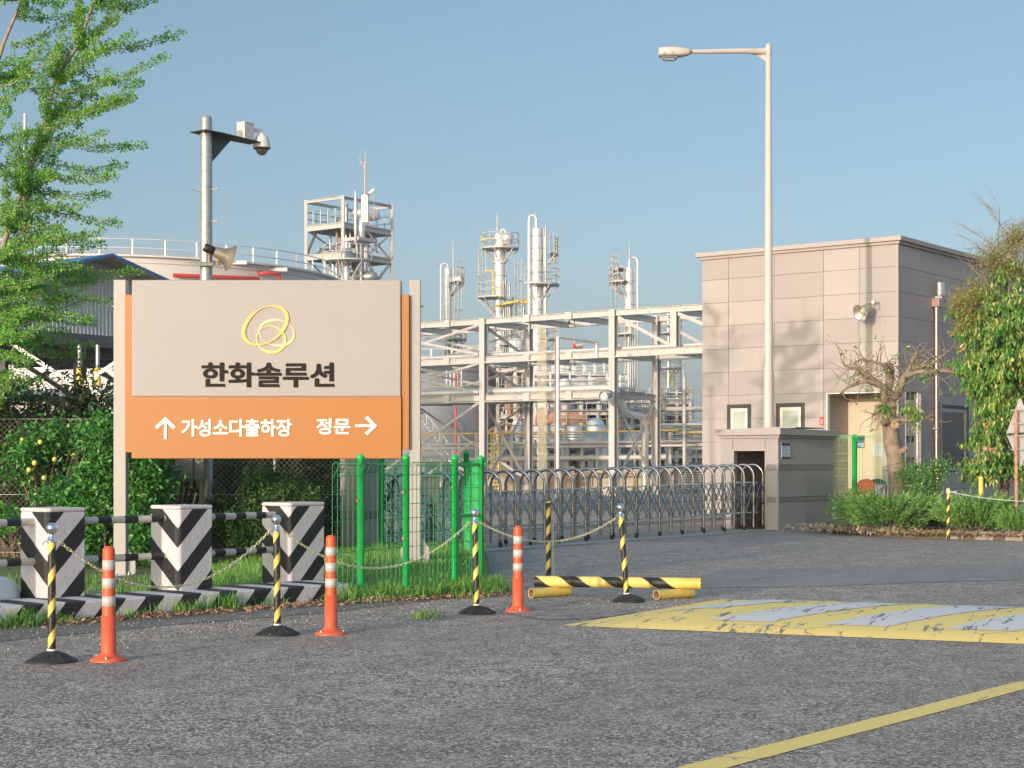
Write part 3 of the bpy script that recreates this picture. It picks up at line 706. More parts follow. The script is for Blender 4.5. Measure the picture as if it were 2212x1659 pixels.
# ================================================================ SIGN
SD = 19.5; k_ = SD / FPX
sx = lambda px: (px - CX) * k_
sz = lambda py: CH + (HZ - py) * k_
sg = thing('sign_board', 'big white and orange sign board on two posts with a ring logo and Korean lettering', 'sign', (sx(578), SD, 0))
for (a, b, zb) in ((246, 272.5, 0.0), (884.5, 908, .12)):
    mb = MB(); mb.bx(sx(a), sx(b), SD - .02, SD + .13, zb, sz(604.5)); pst = mb.build('post', mt['post'], sg, bevel=.006)
    mb = MB(); cx_ = (sx(a) + sx(b)) / 2; mb.bx(cx_ - .17, cx_ + .17, SD - .13, SD + .22, zb - .02, zb + .02)
    mb.prism([(-.17, 0), (-.07, 0), (-.07, .27), (-.10, .27), (-.17, .18)], (cx_, SD + .04, zb + .02), (1, 0, 0), (0, 0, 1), (0, .012, 0))
    mb.prism([(.17, 0), (.17, .18), (.10, .27), (.07, .27), (.07, 0)], (cx_, SD + .04, zb + .02), (1, 0, 0), (0, 0, 1), (0, .012, 0)); mb.build('foot_plate', mt['post'], pst)
    mb = MB()
    for u in (-.13, .13):
        for v in (-.10, .18): mb.cyl((cx_ + u, SD + v, zb + .02), (cx_ + u, SD + v, zb + .055), .017, 6)
    mb.build('anchor_bolt', mt['galv'], pst)
    mb = MB(); s_ = -1 if a < 500 else 1; xe = sx(a) if a < 500 else sx(b)
    for py in (661, 892): mb.cyl((xe, SD + .05, sz(py)), (xe + s_ * .035, SD + .05, sz(py)), .012, 8)
    mb.build('side_bolt', mt['galv'], pst)
mb = MB(); mb.bx(sx(289), sx(867), SD - .10, SD + .16, sz(857.5), sz(606.5)); mb.build('panel', mt['signwhite'], sg, bevel=.012)
mb = MB(); mb.bx(sx(288.5), sx(868), SD - .106, SD + .16, sz(990.5), sz(857.5)); mb.build('lower_panel', mt['orange'], sg, bevel=.005)
for (a, b, zt, zb) in ((273, 289, 638, 977), (868.5, 884, 638, 971)):
    mb = MB(); mb.bx(sx(a), sx(b) , SD - .075, SD + .10, sz(zb), sz(zt)); mb.build('side_strip', mt['orange'], sg)
def text_mesh(name, body, x0, x1, z0, z1, y, mat, parent, off=.03, depth=.006, size=1, xdir=V((1, 0, 0)), org=None, bold=0):
    cu = bpy.data.curves.new(name, 'FONT'); cu.body = body; cu.size = size; cu.offset = off; cu.extrude = .01; cu.resolution_u = 4
    ob = bpy.data.objects.new(name, cu); S.collection.objects.link(ob); bpy.context.view_layer.update()
    dg = bpy.context.evaluated_depsgraph_get(); me = bpy.data.meshes.new_from_object(ob.evaluated_get(dg))
    bpy.data.objects.remove(ob); co = np.array([v.co[:] for v in me.vertices]); mn = co.min(0); mxx = co.max(0)
    u = (co - mn) / (mxx - mn + 1e-9); vs = []
    for q in u: vs.append(((V((x0 + (x1 - x0) * q[0], y - depth * q[2], z0 + (z1 - z0) * q[1]))) if org is None else org + xdir * (x0 + (x1 - x0) * q[0]) + V((0, 0, z0 + (z1 - z0) * q[1])) + V((xdir.y, -xdir.x, 0)) * depth * q[2]))
    mb = MB(); fs = [tuple(p.vertices) for p in me.polygons]
    for bx_, by_ in ([(0, 0)] if not bold else [(0, 0), (bold, .0007), (-bold, .0014), (0, .0021)]): dz_ = (bold if by_ == .0021 else 0); mb.add([(v[0] + bx_, v[1] - by_, v[2] + dz_) for v in vs], fs)
    bpy.data.meshes.remove(me); return mb.build(name, mat, parent)
yf = SD - .10
text_mesh('lettering', '한화솔루션', sx(440.3), sx(723), sz(837.7), sz(785.5), yf, mt['dgrey'], sg, .012, .008, bold=.0085)
text_mesh('lettering', '가성소다출하장', sx(396), sx(632.7), sz(943.5), sz(906), yf - .006, mt['lwhite'], sg, .016, .008, bold=.004)
text_mesh('lettering', '정문', sx(686), sx(758.4), sz(939), sz(904.5), yf - .006, mt['lwhite'], sg, .016, .008, bold=.004)
def arrow(x0, x1, y0, y1, right):
    # built pointing up in a unit box, then turned
    cx_, w_ = .5, .135; poly = []
    pts = [(.5, 1.0), (1.0, .56), (.88, .43), (.565, .73), (.565, 0), (.435, 0), (.435, .73), (.12, .43), (0, .56)]
    pts = pts[::-1]
    mb = MB(); q = []
    for (u, v) in pts:
        if right: u, v = v, 1 - u
        q.append((sx(x0 + (x1 - x0) * u), sz(y1 + (y0 - y1) * v)))
    ccw = sum(q[i][0] * q[(i + 1) % 9][1] - q[(i + 1) % 9][0] * q[i][1] for i in range(9))
    if ccw < 0: q = q[::-1]
    mb.prism(q, (0, yf - .006, 0), (1, 0, 0), (0, 0, 1), (0, -.010, 0)); mb.build('arrow', mt['lwhite'], sg)
arrow(339, 384, 901, 949, False); arrow(769, 816.4, 899, 941, True)
def ring(cx_, cy_, a, b, tilt, t0, t1, phi, harm, mat, yo):
    zs = .3224   # zoom px -> display px
    X = lambda u: 219.4 + (u) * zs; Y = lambda v: 576 + v * zs
    n = 96; outer, inner = [], []
    for i in range(n):
        th = 2 * pi * i / n; ex, ey = a * cos(th), b * sin(th)
        x = ex * cos(tilt) - ey * sin(tilt); y = ex * sin(tilt) + ey * cos(tilt); r = sqrt(x * x + y * y); an = atan2(y, x)
        t = t0 + t1 * (.5 + .5 * cos(harm * (an - phi)))
        f = (r - t) / r; outer.append((X(cx_ + x), Y(cy_ + y))); inner.append((X(cx_ + x * f), Y(cy_ + y * f)))
    mb = MB(); vs = []
    for dy in (0, -.008):
        for L_ in (outer, inner): vs += [(sx(p[0]), yf + yo + dy, sz(p[1])) for p in L_]
    fs = []
    for i in range(n):
        j = (i + 1) % n; fs += [(2 * n + i, 2 * n + j, 3 * n + j, 3 * n + i), (i, j, 2 * n + j, 2 * n + i), (n + j, n + i, 3 * n + i, 3 * n + j)]
    mb.add(vs, fs); mb.build('logo_ring', mat, sg)
ring(1182, 448, 124, 91, radians(14), 4.5, 17, radians(50), 2, mt['logo_pk'], -.001)
ring(1145, 494, 102, 92, radians(20), 5.5, 13, radians(62), 1, mt['logo_ye'], -.004)
ring(1106, 399, 172, 116, radians(-33), 7.5, 19, radians(-8), 2, mt['logo_or'], -.007)
# ================================================================ CAMERA POLE (behind the sign)
CD = 22.0
cz = lambda py, d=CD: CH + (HZ - py) / FPX * d
cxx = lambda px, d=CD: (px - CX) / FPX * d
x0 = cxx(445.5); t = thing('camera_pole', 'tall galvanised pole behind the sign, carrying a dome camera, horn loudspeaker and meter box', 'pole', (x0, CD, 0))
mb = MB(); mb.tube([(x0, CD, 0), (x0, CD, 2.2), (x0, CD, cz(258)), (x0, CD, cz(252)), (x0, CD, cz(250))], [.098, .086, .077, .066, .02], 24); pole = mb.build('pole', mt['galv'], t)
dd = V((.60, .80, 0)); nn_ = V((-.8, .6, 0))
mb = MB(); pz = cz(287.5)
B0 = V((x0, CD, pz))
mb.prism([(-.16, -.15), (.10, -.17), (.90, -.12), (.90, .12), (.10, .17), (-.16, .15)], B0, dd, nn_, (0, 0, .010))
mb.prism([(.07, 0), (.07, -.40), (.46, -.01)], B0 + nn_ * .0, dd, (0, 0, 1), nn_ * .01); mb.build('bracket', mt['steeldark'], t)
mb = MB(); c = B0 + dd * .715; mb.obox(c - dd * .085 - nn_ * .07 + V((0, 0, .012)), dd * .17, nn_ * .15, (0, 0, .225)); mb.obox(c - dd * .092 - nn_ * .077 + V((0, 0, .237)), dd * .184, nn_ * .164, (0, 0, .014)); bxo = mb.build('camera_housing', mt['boxwhite'], t)
mb = MB(); e = B0 + dd * .95 - nn_ * .05 + V((0, 0, .09))
mb.tube([c + dd * .08 - nn_ * .03 + V((0, 0, .17)), e + V((0, 0, .085)), e + dd * .018 + V((0, 0, .07)), e + dd * .02 + V((0, 0, .03))], .027, 12)
ce = e + dd * .02; mb.lathe([(.02, .07), (.04, .045), (.080, .01), (.096, -.03), (.115, -.11), (.124, -.135), (.118, -.15), (.08, -.15)], ce, 24); cm = mb.build('dome_camera', mt['boxwhite'], t)
mb = MB(); mb.lathe([(.11, -.151), (.10, -.165), (.001, -.165)][::-1], ce, 20); mb.sphere(ce + V((0, 0, -.175)), .058, 16); mb.build('lens', mt['blackplastic'], cm)
mb = MB(); mb.lathe([(.080, -.152), (.078, -.19), (.06, -.225), (.03, -.245), (.001, -.25)], ce, 20); mb.build('dome_cover', mt['clear'], cm)
# horn loudspeaker
mb = MB(); hc = V((cxx(444), CD - .17, cz(574.5))); mb.beam(hc + V((-.16, 0, 0)), hc + V((.22, .10, .02)), .03, .045); mb.beam(hc + V((-.19, 0, .024)), hc + V((.22, .10, .044)), .06, .006); mb.build('speaker_bracket', mt['galv'], t)
ax = V((.86, .42, -.34)).normalized(); hs_ = V((cxx(447), CD - .22, cz(538)))
mb = MB(); mb.lathe([(.001, 0), (.045, .004), (.058, .02), (.058, .13), (.052, .15)], hs_, 20, 0, ax); mb.build('speaker_driver', mt['blackplastic'], t)
mb = MB(); mb.lathe([(.052, .14), (.066, .15), (.085, .26), (.09, .265), (.092, .27), (.115, .32), (.175, .38), (.182, .382), (.17, .378), (.10, .30), (.07, .27)], hs_, 28, 0, ax); hr = mb.build('speaker_horn', M('horn_paint', (.19, .165, .125), .5, .2, var=.15, scale=8), t)
mb = MB(); mb.lathe([(.001, -.002), (.022, -.002), (.022, .004)], hs_, 14, 0, ax); mb.build('speaker_plate', mt['lwhite'], t)
mb = MB()
for u in (.07, .18): q = hs_ + ax * u; mb.beam(V((q.x, q.y, q.z - .05)), V((q.x, q.y, hc.z)), .022, .006)
mb.build('speaker_bracket', mt['rust'], t)
for (px, py, s_) in ((430, 412, -1), (458, 410, 1), (457, 479, 1), (430, 640, -1)):
    mb = MB(); b = V((x0 + s_ * .07, CD - .02, cz(py))); e_ = b + V((s_ * .085, -.01, .006)); mb.cyl(b, e_, .008, 8); mb.cyl(e_, e_ + V((s_ * .012, 0, 0)), .015, 8); mb.cyl(b - V((0, 0, 0)), b + V((s_ * .02, 0, 0)), .016, 8); mb.build('step_bolt', mt['galv'], t)
mb = MB(); bxz = (cz(1036), cz(985)); xa, xb = cxx(388), cxx(427); mb.bx(xa, xb, CD - .33, CD - .08, *bxz); mb.bx(xb + .001, cxx(449), CD - .30, CD - .05, bxz[0], bxz[1]); mbx = mb.build('meter_box', mt['boxgrey'], t, bevel=.006)
mb = MB(); mb.tube([(xa + .05, CD - .345, cz(1006)), (xa + .05, CD - .345, cz(1016))], .011, 8); mb.tube([(xa + .03, CD - .34, cz(1004)), (xa + .065, CD - .34, cz(1002))], .008, 8); mb.build('handle', mt['galv'], mbx)
mb = MB()
for k, px in enumerate((401, 412, 424)): mb.tube([(cxx(px), CD - .2, cz(1036)), (cxx(px), CD - .2, cz(1048)), (cxx(px - 4), CD - .19, cz(1066)), (cxx(px - 12), CD - .16, cz(1090)), (cxx(px - 14), CD - .1, cz(1160))], .013, 8)
mb.build('cable', mt['blackplastic'], mbx)
mb = MB()
for px in (399, 410, 422, 433): mb.cyl((cxx(px), CD - .2, cz(1036)), (cxx(px), CD - .2, cz(1041)), .022, 10)
mb.build('cable_gland', mt['galv'], mbx)

# ================================================================ STREET LAMP
LD = 36.0; lx = (1660 - CX) / FPX * LD; lz = lambda py: CH + (HZ - py) / FPX * LD; lxx = lambda px: (px - CX) / FPX * LD
t = thing('street_lamp', 'tall cream street lamp with one long arm, standing behind the granite gate pillar', 'street lamp', (lx, LD, 0))
mb = MB(); mb.tube([(lx, LD, 0), (lx, LD, 1.2), (lx, LD, lz(96)), (lx, LD, lz(94.5))], [.118, .112, .058, .03], 28); mb.build('pole', mt['lampwhite'], t)
mb = MB(); mb.lathe([(.2, 0), (.2, .02), (.12, .03)], (lx, LD, 0), 4, 0); mb.build('base_plate', mt['lampwhite'], t)
mb = MB(); a0 = V((lx - .05, LD, lz(112))); a1 = V((lxx(1488), LD - .35, lz(120.5)))
mb.tube([a0, a0.lerp(a1, .3) + V((0, 0, .02)), a1], [.062, .058, .045], 16)
mb.prism([(0, .06), (-.55, .045), (-.38, -.05), (-.17, -.12), (0, -.24)][::-1], (lx - .04, LD - .006, lz(110)), (1, 0, 0), (0, 0, 1), (0, .012, 0)); mb.build('arm', mt['lampwhite'], t)
mb = MB(); mb.lathe([(.07, 0), (.072, .16), (.06, .17)], (lx, LD, lz(118)), 20); mb.build('arm_socket', mt['lampwhite'], t)
def loft(mb, secs, n=20, mi=0):   # secs: (x, halfwidth, ztop, zbot)
    vs = []
    for (x, hw, zt, zb) in secs:
        for k in range(n):
            a = 2 * pi * k / n; c_, s_ = cos(a), sin(a); sx_ = abs(c_) ** .5 * (1 if c_ > 0 else -1); sy = abs(s_) ** .55 * (1 if s_ > 0 else -1)
            vs.append((x, hw * sx_, (zt + zb) / 2 + (zt - zb) / 2 * sy))
    fs = [(i * n + k, i * n + (k + 1) % n, (i + 1) * n + (k + 1) % n, (i + 1) * n + k) for i in range(len(secs) - 1) for k in range(n)]
    fs += [tuple(range(n))[::-1], tuple(range((len(secs) - 1) * n, len(secs) * n))]
    mb.add(vs, fs, mi, True)
hx = lxx(1453); HYc = LD - .38
mb = MB(); secs = [(-.34, .13, .08, -.07), (-.32, .16, .10, -.08), (-.1, .17, .12, -.085), (.12, .15, .11, -.085), (.30, .10, .085, -.05), (.345, .07, .06, -.02)]
loft(mb, [(hx + x, hw, zt + lz(124), zb + lz(124)) for x, hw, zt, zb in secs]); 
for i in range(len(mb.v)): q = mb.v[i]; mb.v[i] = (q[0], q[1] + HYc, q[2])
lh = mb.build('lamp_head', mt['lampwhite'], t)
mb = MB(); loft(mb, [(hx + x, hw, zt + lz(124), zb + lz(124)) for x, hw, zt, zb in [(-.29, .06, -.085, -.10), (-.26, .10, -.08, -.155), (-.2, .12, -.08, -.18), (-.02, .12, -.08, -.18), (.04, .09, -.08, -.15), (.08, .05, -.085, -.10)]])
for i in range(len(mb.v)): q = mb.v[i]; mb.v[i] = (q[0], q[1] + HYc, q[2])
mb.build('lens', mt['clear'], lh)
mb = MB(); mb.bx(hx - .27, hx + .05, HYc - .08, HYc + .08, lz(124) - .096, lz(124) - .088); mb.build('reflector', mt['galv'], lh)
mb = MB()
for u in (-.25, -.07): mb.bx(hx + u, hx + u + .03, HYc - .178, HYc - .16, lz(124) - .06, lz(124) - .0)
mb.build('latch', mt['galv'], lh)

# ================================================================ GREEN FENCE (front)
def wire_panel(mb, A, B, z0, z1, dv, dh, roll=.0, r=.0032, rdir_=None, hz_=None):
    A = V(A); B = V(B); d = B - A; ln = d.length; n = max(2, int(ln / dv)); nrm = rdir_ or V((d.y, -d.x, 0)).normalized()
    for i in range(n + 1):
        p = A + d * (i / n)
        pts = [p + V((0, 0, z0)), p + V((0, 0, z1))]
        if roll: pts = [p + V((0, 0, z0)), p + V((0, 0, z1 - .01)), p + nrm * roll * .5 + V((0, 0, z1 + .012)), p + nrm * roll + V((0, 0, z1 - .02)), p + nrm * .005 + V((0, 0, z1 - roll * 1.5))]
        mb.tube(pts, r, 4, caps=False)
    zs_ = hz_ or [z0 + k * dh for k in range(int((z1 - z0) / dh) + 1)]
    for z in zs_: mb.tube([A + V((0, 0, z)) - nrm * r * 1.8, B + V((0, 0, z)) - nrm * r * 1.8], r, 4, caps=False)
    if roll:
        for (o_, zz) in ((.5, .012), (1.0, -.02)): mb.tube([A + nrm * roll * o_ + V((0, 0, z1 + zz)), B + nrm * roll * o_ + V((0, 0, z1 + zz))], r, 4, caps=False)
FA = V((-1.47, 16.2, 0)); FB = V((-.346, 18.6, 0)); fl = lambda s_: FA.lerp(FB, s_)
gf = thing('wire_fence', 'bright green welded wire fence with round posts at the foot of the sign', 'fence', fl(.3))
FH = 1.335
def gpost(p, h, nm='post', par=None, r=.036):
    mb = MB(); mb.lathe([(r, -.05), (r, h), (r + .004, h + .003), (r + .004, h + .02), (r - .006, h + .035), (.012, h + .05), (.001, h + .052)], p, 20); return mb.build(nm, mt['green'], par or gf)
for s_ in (0, .345, .757, 1.0): gpost(fl(s_), FH + .02)
P5 = V((-.594, 21.6, 0)); P6 = V((-1.80, 23.0, 0)); gpost(P5, FH + .10); gpost(P6, FH + .12)
for (a, b) in ((-.20, -.02), (.02, .33), (.36, .745)):
    mb = MB(); wire_panel(mb, fl(a), fl(b), .02, FH - .02, .088, .147, .085); mb.build('wire_panel', mt['greenmesh'], gf)
mb = MB(); wire_panel(mb, fl(.77), fl(.985), .02, FH - .06, .06, .147, 0); mb.build('wire_panel', mt['greenmesh'], gf)
mb = MB(); mb.beam(fl(.76) + V((0, 0, FH - .035)), fl(1.0) + V((0, 0, FH - .035)), .03, .04); mb.beam(fl(.76) + V((0, 0, .74)), fl(1.0) + V((0, 0, .74)), .03, .035); mb.build('rail', mt['green'], gf)
mb = MB(); wire_panel(mb, fl(1.0) + V((0, .03, 0)), P5, .03, FH + .0, .055, .147, .07, .004); mb.build('wire_panel', mt['green'], gf)
mb = MB(); wire_panel(mb, P5, P6, .1, FH + .06, .095, .147, .07, .0025); mb.build('wire_panel', mt['greenmesh'], gf)
mb = MB(); mb.beam(fl(1.0) + V((.0, -.035, .02)), fl(1.0) + V((0, -.035, FH + .01)), .025, .05); mb.build('frame_upright', mt['green'], gf)
for s_, z in ((0, .95), (.345, 1.02), (.345, .55), (.757, 1.05), (.757, .6)):
    mb = MB(); p = fl(s_) + V((-.03, -.035, z)); mb.bx(p.x - .012, p.x + .012, p.y - .01, p.y + .01, p.z - .012, p.z + .012); mb.build('clip', mt['rust'], gf)

# ================================================================ LOCAL FRAME OF THE PLANT: X = e1, Y = e2
E1, E2 = V((.6, .8, 0)), V((-.8, .6, 0)); EA = atan2(.8, .6)
def rect_sub(r, h):
    x0, x1, z0, z1 = r; a0, a1, b0, b1 = h
    if a0 >= x1 or a1 <= x0 or b0 >= z1 or b1 <= z0: return [r]
    o = []
    if a0 > x0: o.append((x0, a0, z0, z1))
    if a1 < x1: o.append((a1, x1, z0, z1))
    m0, m1 = max(x0, a0), min(x1, a1)
    if b0 > z0: o.append((m0, m1, z0, b0))
    if b1 < z1: o.append((m0, m1, b1, z1))
    return o
def panel_wall(mb, ub, zb, holes, face, gap=.008, th=.03, jm=1, mi=0, off=0):
    """face 'x' -> wall in the plane x=off seen from -X, u runs along Y; 'y' -> plane y=off seen from -Y, u along X"""
    def put(r, d0, d1, m):
        if face == 'x': mb.bx(off + d0, off + d1, r[0], r[1], r[2], r[3], m)
        else: mb.bx(r[0], r[1], off + d0, off + d1, r[2], r[3], m)
    for i in range(len(ub) - 1):
        for j in range(len(zb) - 1):
            rs = [(ub[i] + gap / 2, ub[i + 1] - gap / 2, zb[j] + gap / 2, zb[j + 1] - gap / 2)]
            for h in holes: rs = [q for r in rs for q in rect_sub(r, h)]
            for r in rs:
                if r[1] - r[0] > .02 and r[3] - r[2] > .02: put(r, 0, th, mi)
    rs = [(ub[0] + .004, ub[-1] - .004, zb[0], zb[-1])]
    for h in holes: rs = [q for r in rs for q in rect_sub(r, h)]
    for r in rs: put(r, th, th + .10, jm)
def loc(t): return wmat(t)

# ---------------------------------------------------------------- right gate pillar (a granite booth the gate slides into)
def gate_pillar(name, label, org, lx_, ly_, hgt, hole=None, bands=True):
    t = thing(name, label, 'gate pillar', org, EA)
    z_ = [0, .55, .65, 1.19, 1.30, hgt - .185]
    mb = MB(); holes = [hole] if hole else []
    panel_wall(mb, [0.0, .29, ly_ - .27, ly_] if hole else [0, ly_], z_, holes, 'x', .008)
    panel_wall(mb, [.0, lx_ * .47, lx_], z_, [], 'y', .008, off=-.001)
    mb.bx(.13, lx_ - .01, ly_ - .13, ly_ - .005, 0, hgt - .19, 0); mb.bx(lx_ - .13, lx_, .10, ly_ - .13, 0, hgt - .19, 0); mb.bx(.13, lx_ - .13, .13, ly_ - .13, hgt - .3, hgt - .2, 0)
    mb.build('wall', [mt['granite'], mt['joint']], t, local=True)
    mb = MB()
    for (a, b) in ((.55, .65), (1.19, 1.30)):
        if hole:
            mb.bx(-.003, .02, 0, hole[0] - .002, a + .004, b - .004); mb.bx(-.003, .02, hole[1] + .002, ly_, a + .004, b - .004)
        mb.bx(0.0, lx_, -.004, .02, a + .004, b - .004)
    mb.build('dark_band', mt['granitedark'], t, local=True)
    mb = MB(); mb.bx(-.04, lx_ + .04, -.04, ly_ + .04, hgt - .185, hgt - .125); mb.bx(-.11, lx_ + .11, -.11, ly_ + .11, hgt - .125, hgt); mb.build('cap', mt['granitecap'], t, local=True, bevel=.006)
    mb = MB(); mb.bx(-.006, .03, .0, .05, 0, hgt - .19); mb.bx(.0, .05, -.006, .0, 0, hgt - .19); mb.build('corner_trim', mt['granitecap'], t, local=True, bevel=.004)
    if hole:
        mb = MB(); mb.bx(-.01, .13, hole[0] - .03, hole[0] + .004, 0, hole[3]); mb.bx(-.01, .13, hole[1] - .004, hole[1] + .03, 0, hole[3]); mb.bx(-.01, .13, hole[0] - .03, hole[1] + .03, hole[3], hole[3] + .03); mb.build('opening_trim', mt['granitecap'], t, local=True)
    return t
PC = V((5.30, 33.2, 0))
pr = gate_pillar('gate_pillar', 'large pinkish granite gate housing at the right end of the folding gate', PC, 2.45, 1.30, 2.02, (.288, 1.0, 0, 1.58))
mb = MB(); mb.bx(.35, 1.35, .15, 1.05, 2.022, 2.045); mb.bx(.75, 2.0, .0, .8, 2.047, 2.072); tag(mb.build('stone_slab', mt['granitecap'], None), 'flat stone slabs lying on top of the granite gate housing', 'slab'); o = S.objects['stone_slab']; o.location = PC; o.rotation_euler = (0, 0, EA)
# notice on the pillar side
t = thing('notice', 'small blue and white notice fixed to the shaded side of the granite gate housing', 'notice', PC + E1 * .12, EA)
nx0, nx1, nz0, nz1 = .0, .37, CH + (HZ - 990.5) / FPX * 33.4, CH + (HZ - 957.5) / FPX * 33.4
mb = MB(); mb.bx(nx0, nx1, -.014, -.006, nz0, nz1); mb.build('sheet', mt['paper'], t, local=True)
mb = MB(); mb.bx(nx0, nx1, -.017, -.0142, nz1 - .05, nz1); mb.bx(nx0, nx1, -.017, -.0142, nz0, nz0 + .035)
for k, l_ in enumerate((.24, .25, .12, .31)): mb.bx(nx0 + .03, nx0 + .03 + l_, -.016, -.0142, nz1 - .095 - k * .04, nz1 - .089 - k * .04)
mb.build('print', mt['signblue'], t, local=True)
pl = gate_pillar('gate_pillar', 'smaller grey granite gate pillar behind the left end of the green fence, under the sign', (-2.11, 23.0, 0), .45, .36, 2.0)

# ---------------------------------------------------------------- folding gate
g0, g1 = V((-.184, 26.1, 0)), V((5.06, 33.6, 0)); gn = 22; gs = (g1 - g0) / gn; gd = gs.normalized(); gw = V((-.862, .507, 0)) * .46
gz = lambda i: 1.205 + (1.32 - 1.205) * i / 22
gate = thing('folding_gate', 'long stainless steel folding gate of round-topped hoops and scissor lattice across the entrance', 'gate', g0)
rad = .025
for i in range(-8, 23):
    A = g0 + gs * i; H_ = gz(i); z0_ = .055; r_ = .23; pts = [A + V((0, 0, z0_))]
    for k in range(13): a = pi * k / 12; pts.append(A + gw * (.5 - .5 * cos(a)) + V((0, 0, H_ - r_ + r_ * sin(a) - .012)))
    pts.append(A + gw + V((0, 0, z0_)))
    mb = MB(); mb.tube(pts, rad, 12); mb.build('hoop', mt['inox'], gate)
    if i < 22:
        mb = MB(); H2 = (H_ + gz(i + 1)) / 2
        for side in (-.035, .46 + .035):
            q = A + gw.normalized() * side; w2 = .024
            pass
            for (s0, h0, s1, h1, off) in ((-.10, .26 * H2, 1.0, .70 * H2, 0), (0, .70 * H2, 1.10, .26 * H2, .012), (0, .49 * H2, .55, .73 * H2, .022), (.45, .73 * H2, 1.0, .49 * H2, .034))[:(4 if side < 0 else 2)]:
                of = gw.normalized() * off * (-1 if side < 0 else 1)
                mb.beam(q + gs * s0 + V((0, 0, h0)) + of, q + gs * s1 + V((0, 0, h1)) + of, .008, w2)
        for zz in (.49 * H2,): mb.tube([A + V((0, 0, zz)), A + gs + V((0, 0, zz))], .009, 6)
        for (s0, zz) in ((.5, .72 * H2), (.5, .26 * H2)): q = A + gs * s0; mb.tube([q + V((0, 0, zz)), q + gw + V((0, 0, zz))], .011, 6)
        mb.build('scissor_lattice', mt['lattice'], gate)
        mb = MB(); 
        for q in (A, A + gw): mb.tube([q + V((0, 0, .24)), q + gs + V((0, 0, .24))], .010, 8)
        mb.build('lower_rail', mt['inox'], gate)
    if i % 2 == 0:
        for q in (A, A + gw):
            mb = MB(); s3 = gw.normalized()
            mb.cyl(q - s3 * .018 + V((0, 0, .038)) + gd * .012, q + s3 * .018 + V((0, 0, .038)) + gd * .012, .034, 12); mb.cyl(q + V((0, 0, .05)), q + V((0, 0, .09)), .03, 10); mb.build('wheel', mt['blackplastic'], gate)
    for q in (A, A + gw):
        pass
# gate drive cabinet behind the fence
t = thing('control_cabinet', 'cream metal cabinet seen through the green fence beside the sign post', 'cabinet', (cxx(930, 24.6), 24.6, 0))
mb = MB(); za, zb = CH + (HZ - 1090) / FPX * 24.6, CH + (HZ - 1030) / FPX * 24.6; mb.bx(cxx(911, 24.6), cxx(948, 24.6), 24.6, 24.9, za, zb); mb.build('cabinet_body', mt['cream'], t, bevel=.01)
mb = MB(); mb.bx(cxx(909, 24.6), cxx(950, 24.6), 24.57, 24.93, zb, zb + .03); mb.build('cabinet_roof', mt['boxwhite'], t); mb = MB(); mb.bx(cxx(925, 24.6), cxx(934, 24.6), 24.7, 24.8, 0, za); mb.build('leg', mt['steeldark'], t)

# ================================================================ GUARD BUILDING
BC = V((9.36, 40.4, 0)); BH = 6.84
bld = thing('guard_building', 'two-storey-high pinkish granite clad gatehouse with flat roof and corner entrance recess', 'building', BC, EA)
zb_ = [.07 + .605 * k for k in range(11)] + [BH - .18]; zb_[0] = 0
recess = (.42, 1.90, 0, 3.09); W1 = (4.02, 4.72, 1.93, 2.86); W2 = (2.60, 3.38, 1.93, 2.86); W2 = (2.50, 3.30, 1.93, 2.86)
mb = MB()
panel_wall(mb, [0, 1.02, 1.98, 3.36, 4.68, 5.47], zb_, [recess, W1, W2], 'x', .009)
S1 = (.42, 1.20, .25, 3.09); S2 = (2.55, 4.44, 1.12, 2.84)
panel_wall(mb, [.0, 1.22, 2.44, 3.21, 4.0, 4.8, 5.6, 6.4, 7.2, 8.0, 9.0], zb_, [S1, S2], 'y', .009, off=-.001)
mb.bx(.14, 9, 5.34, 5.46, 0, BH - .19); mb.bx(8.88, 8.99, .14, 5.34, 0, BH - .19); mb.bx(.13, 8.88, .13, 5.34, BH - .5, BH - .4)
wall = mb.build('wall', [mt['granite'], mt['joint']], bld, local=True)
mb = MB(); mb.bx(1.23, 1.33, .131, 1.95, 0, 3.2); mb.bx(.131, 1.23, 1.90, 2.0, 0, 3.2, 1); mb.bx(.131, 1.23, .2, 1.90, 3.10, 3.2, 2); mb.build('entrance_recess', [mt['cream'], mt['granite'], mt['soffit']], bld, local=True)
mb = MB(); mb.bx(-.012, .13, 1.868, 1.899, 0, 3.06); mb.bx(-.012, .13, .42, 1.899, 3.06, 3.09); mb.build('entrance_trim', mt['pvc'], bld, local=True)
mb = MB(); mb.bx(-.06, 9.06, -.06, 5.53, BH - .18, BH - .11); mb.bx(-.13, 9.13, -.13, 5.60, BH - .11, BH); mb.build('roof', mt['granitecap'], bld, local=True, bevel=.006)
mb = MB(); mb.bx(-.006, .03, .0, .035, 0, BH - .18); mb.bx(-.006, .035, -.008, .0, 0, BH - .18); mb.build('corner_trim', mt['granitecap'], bld, local=True)
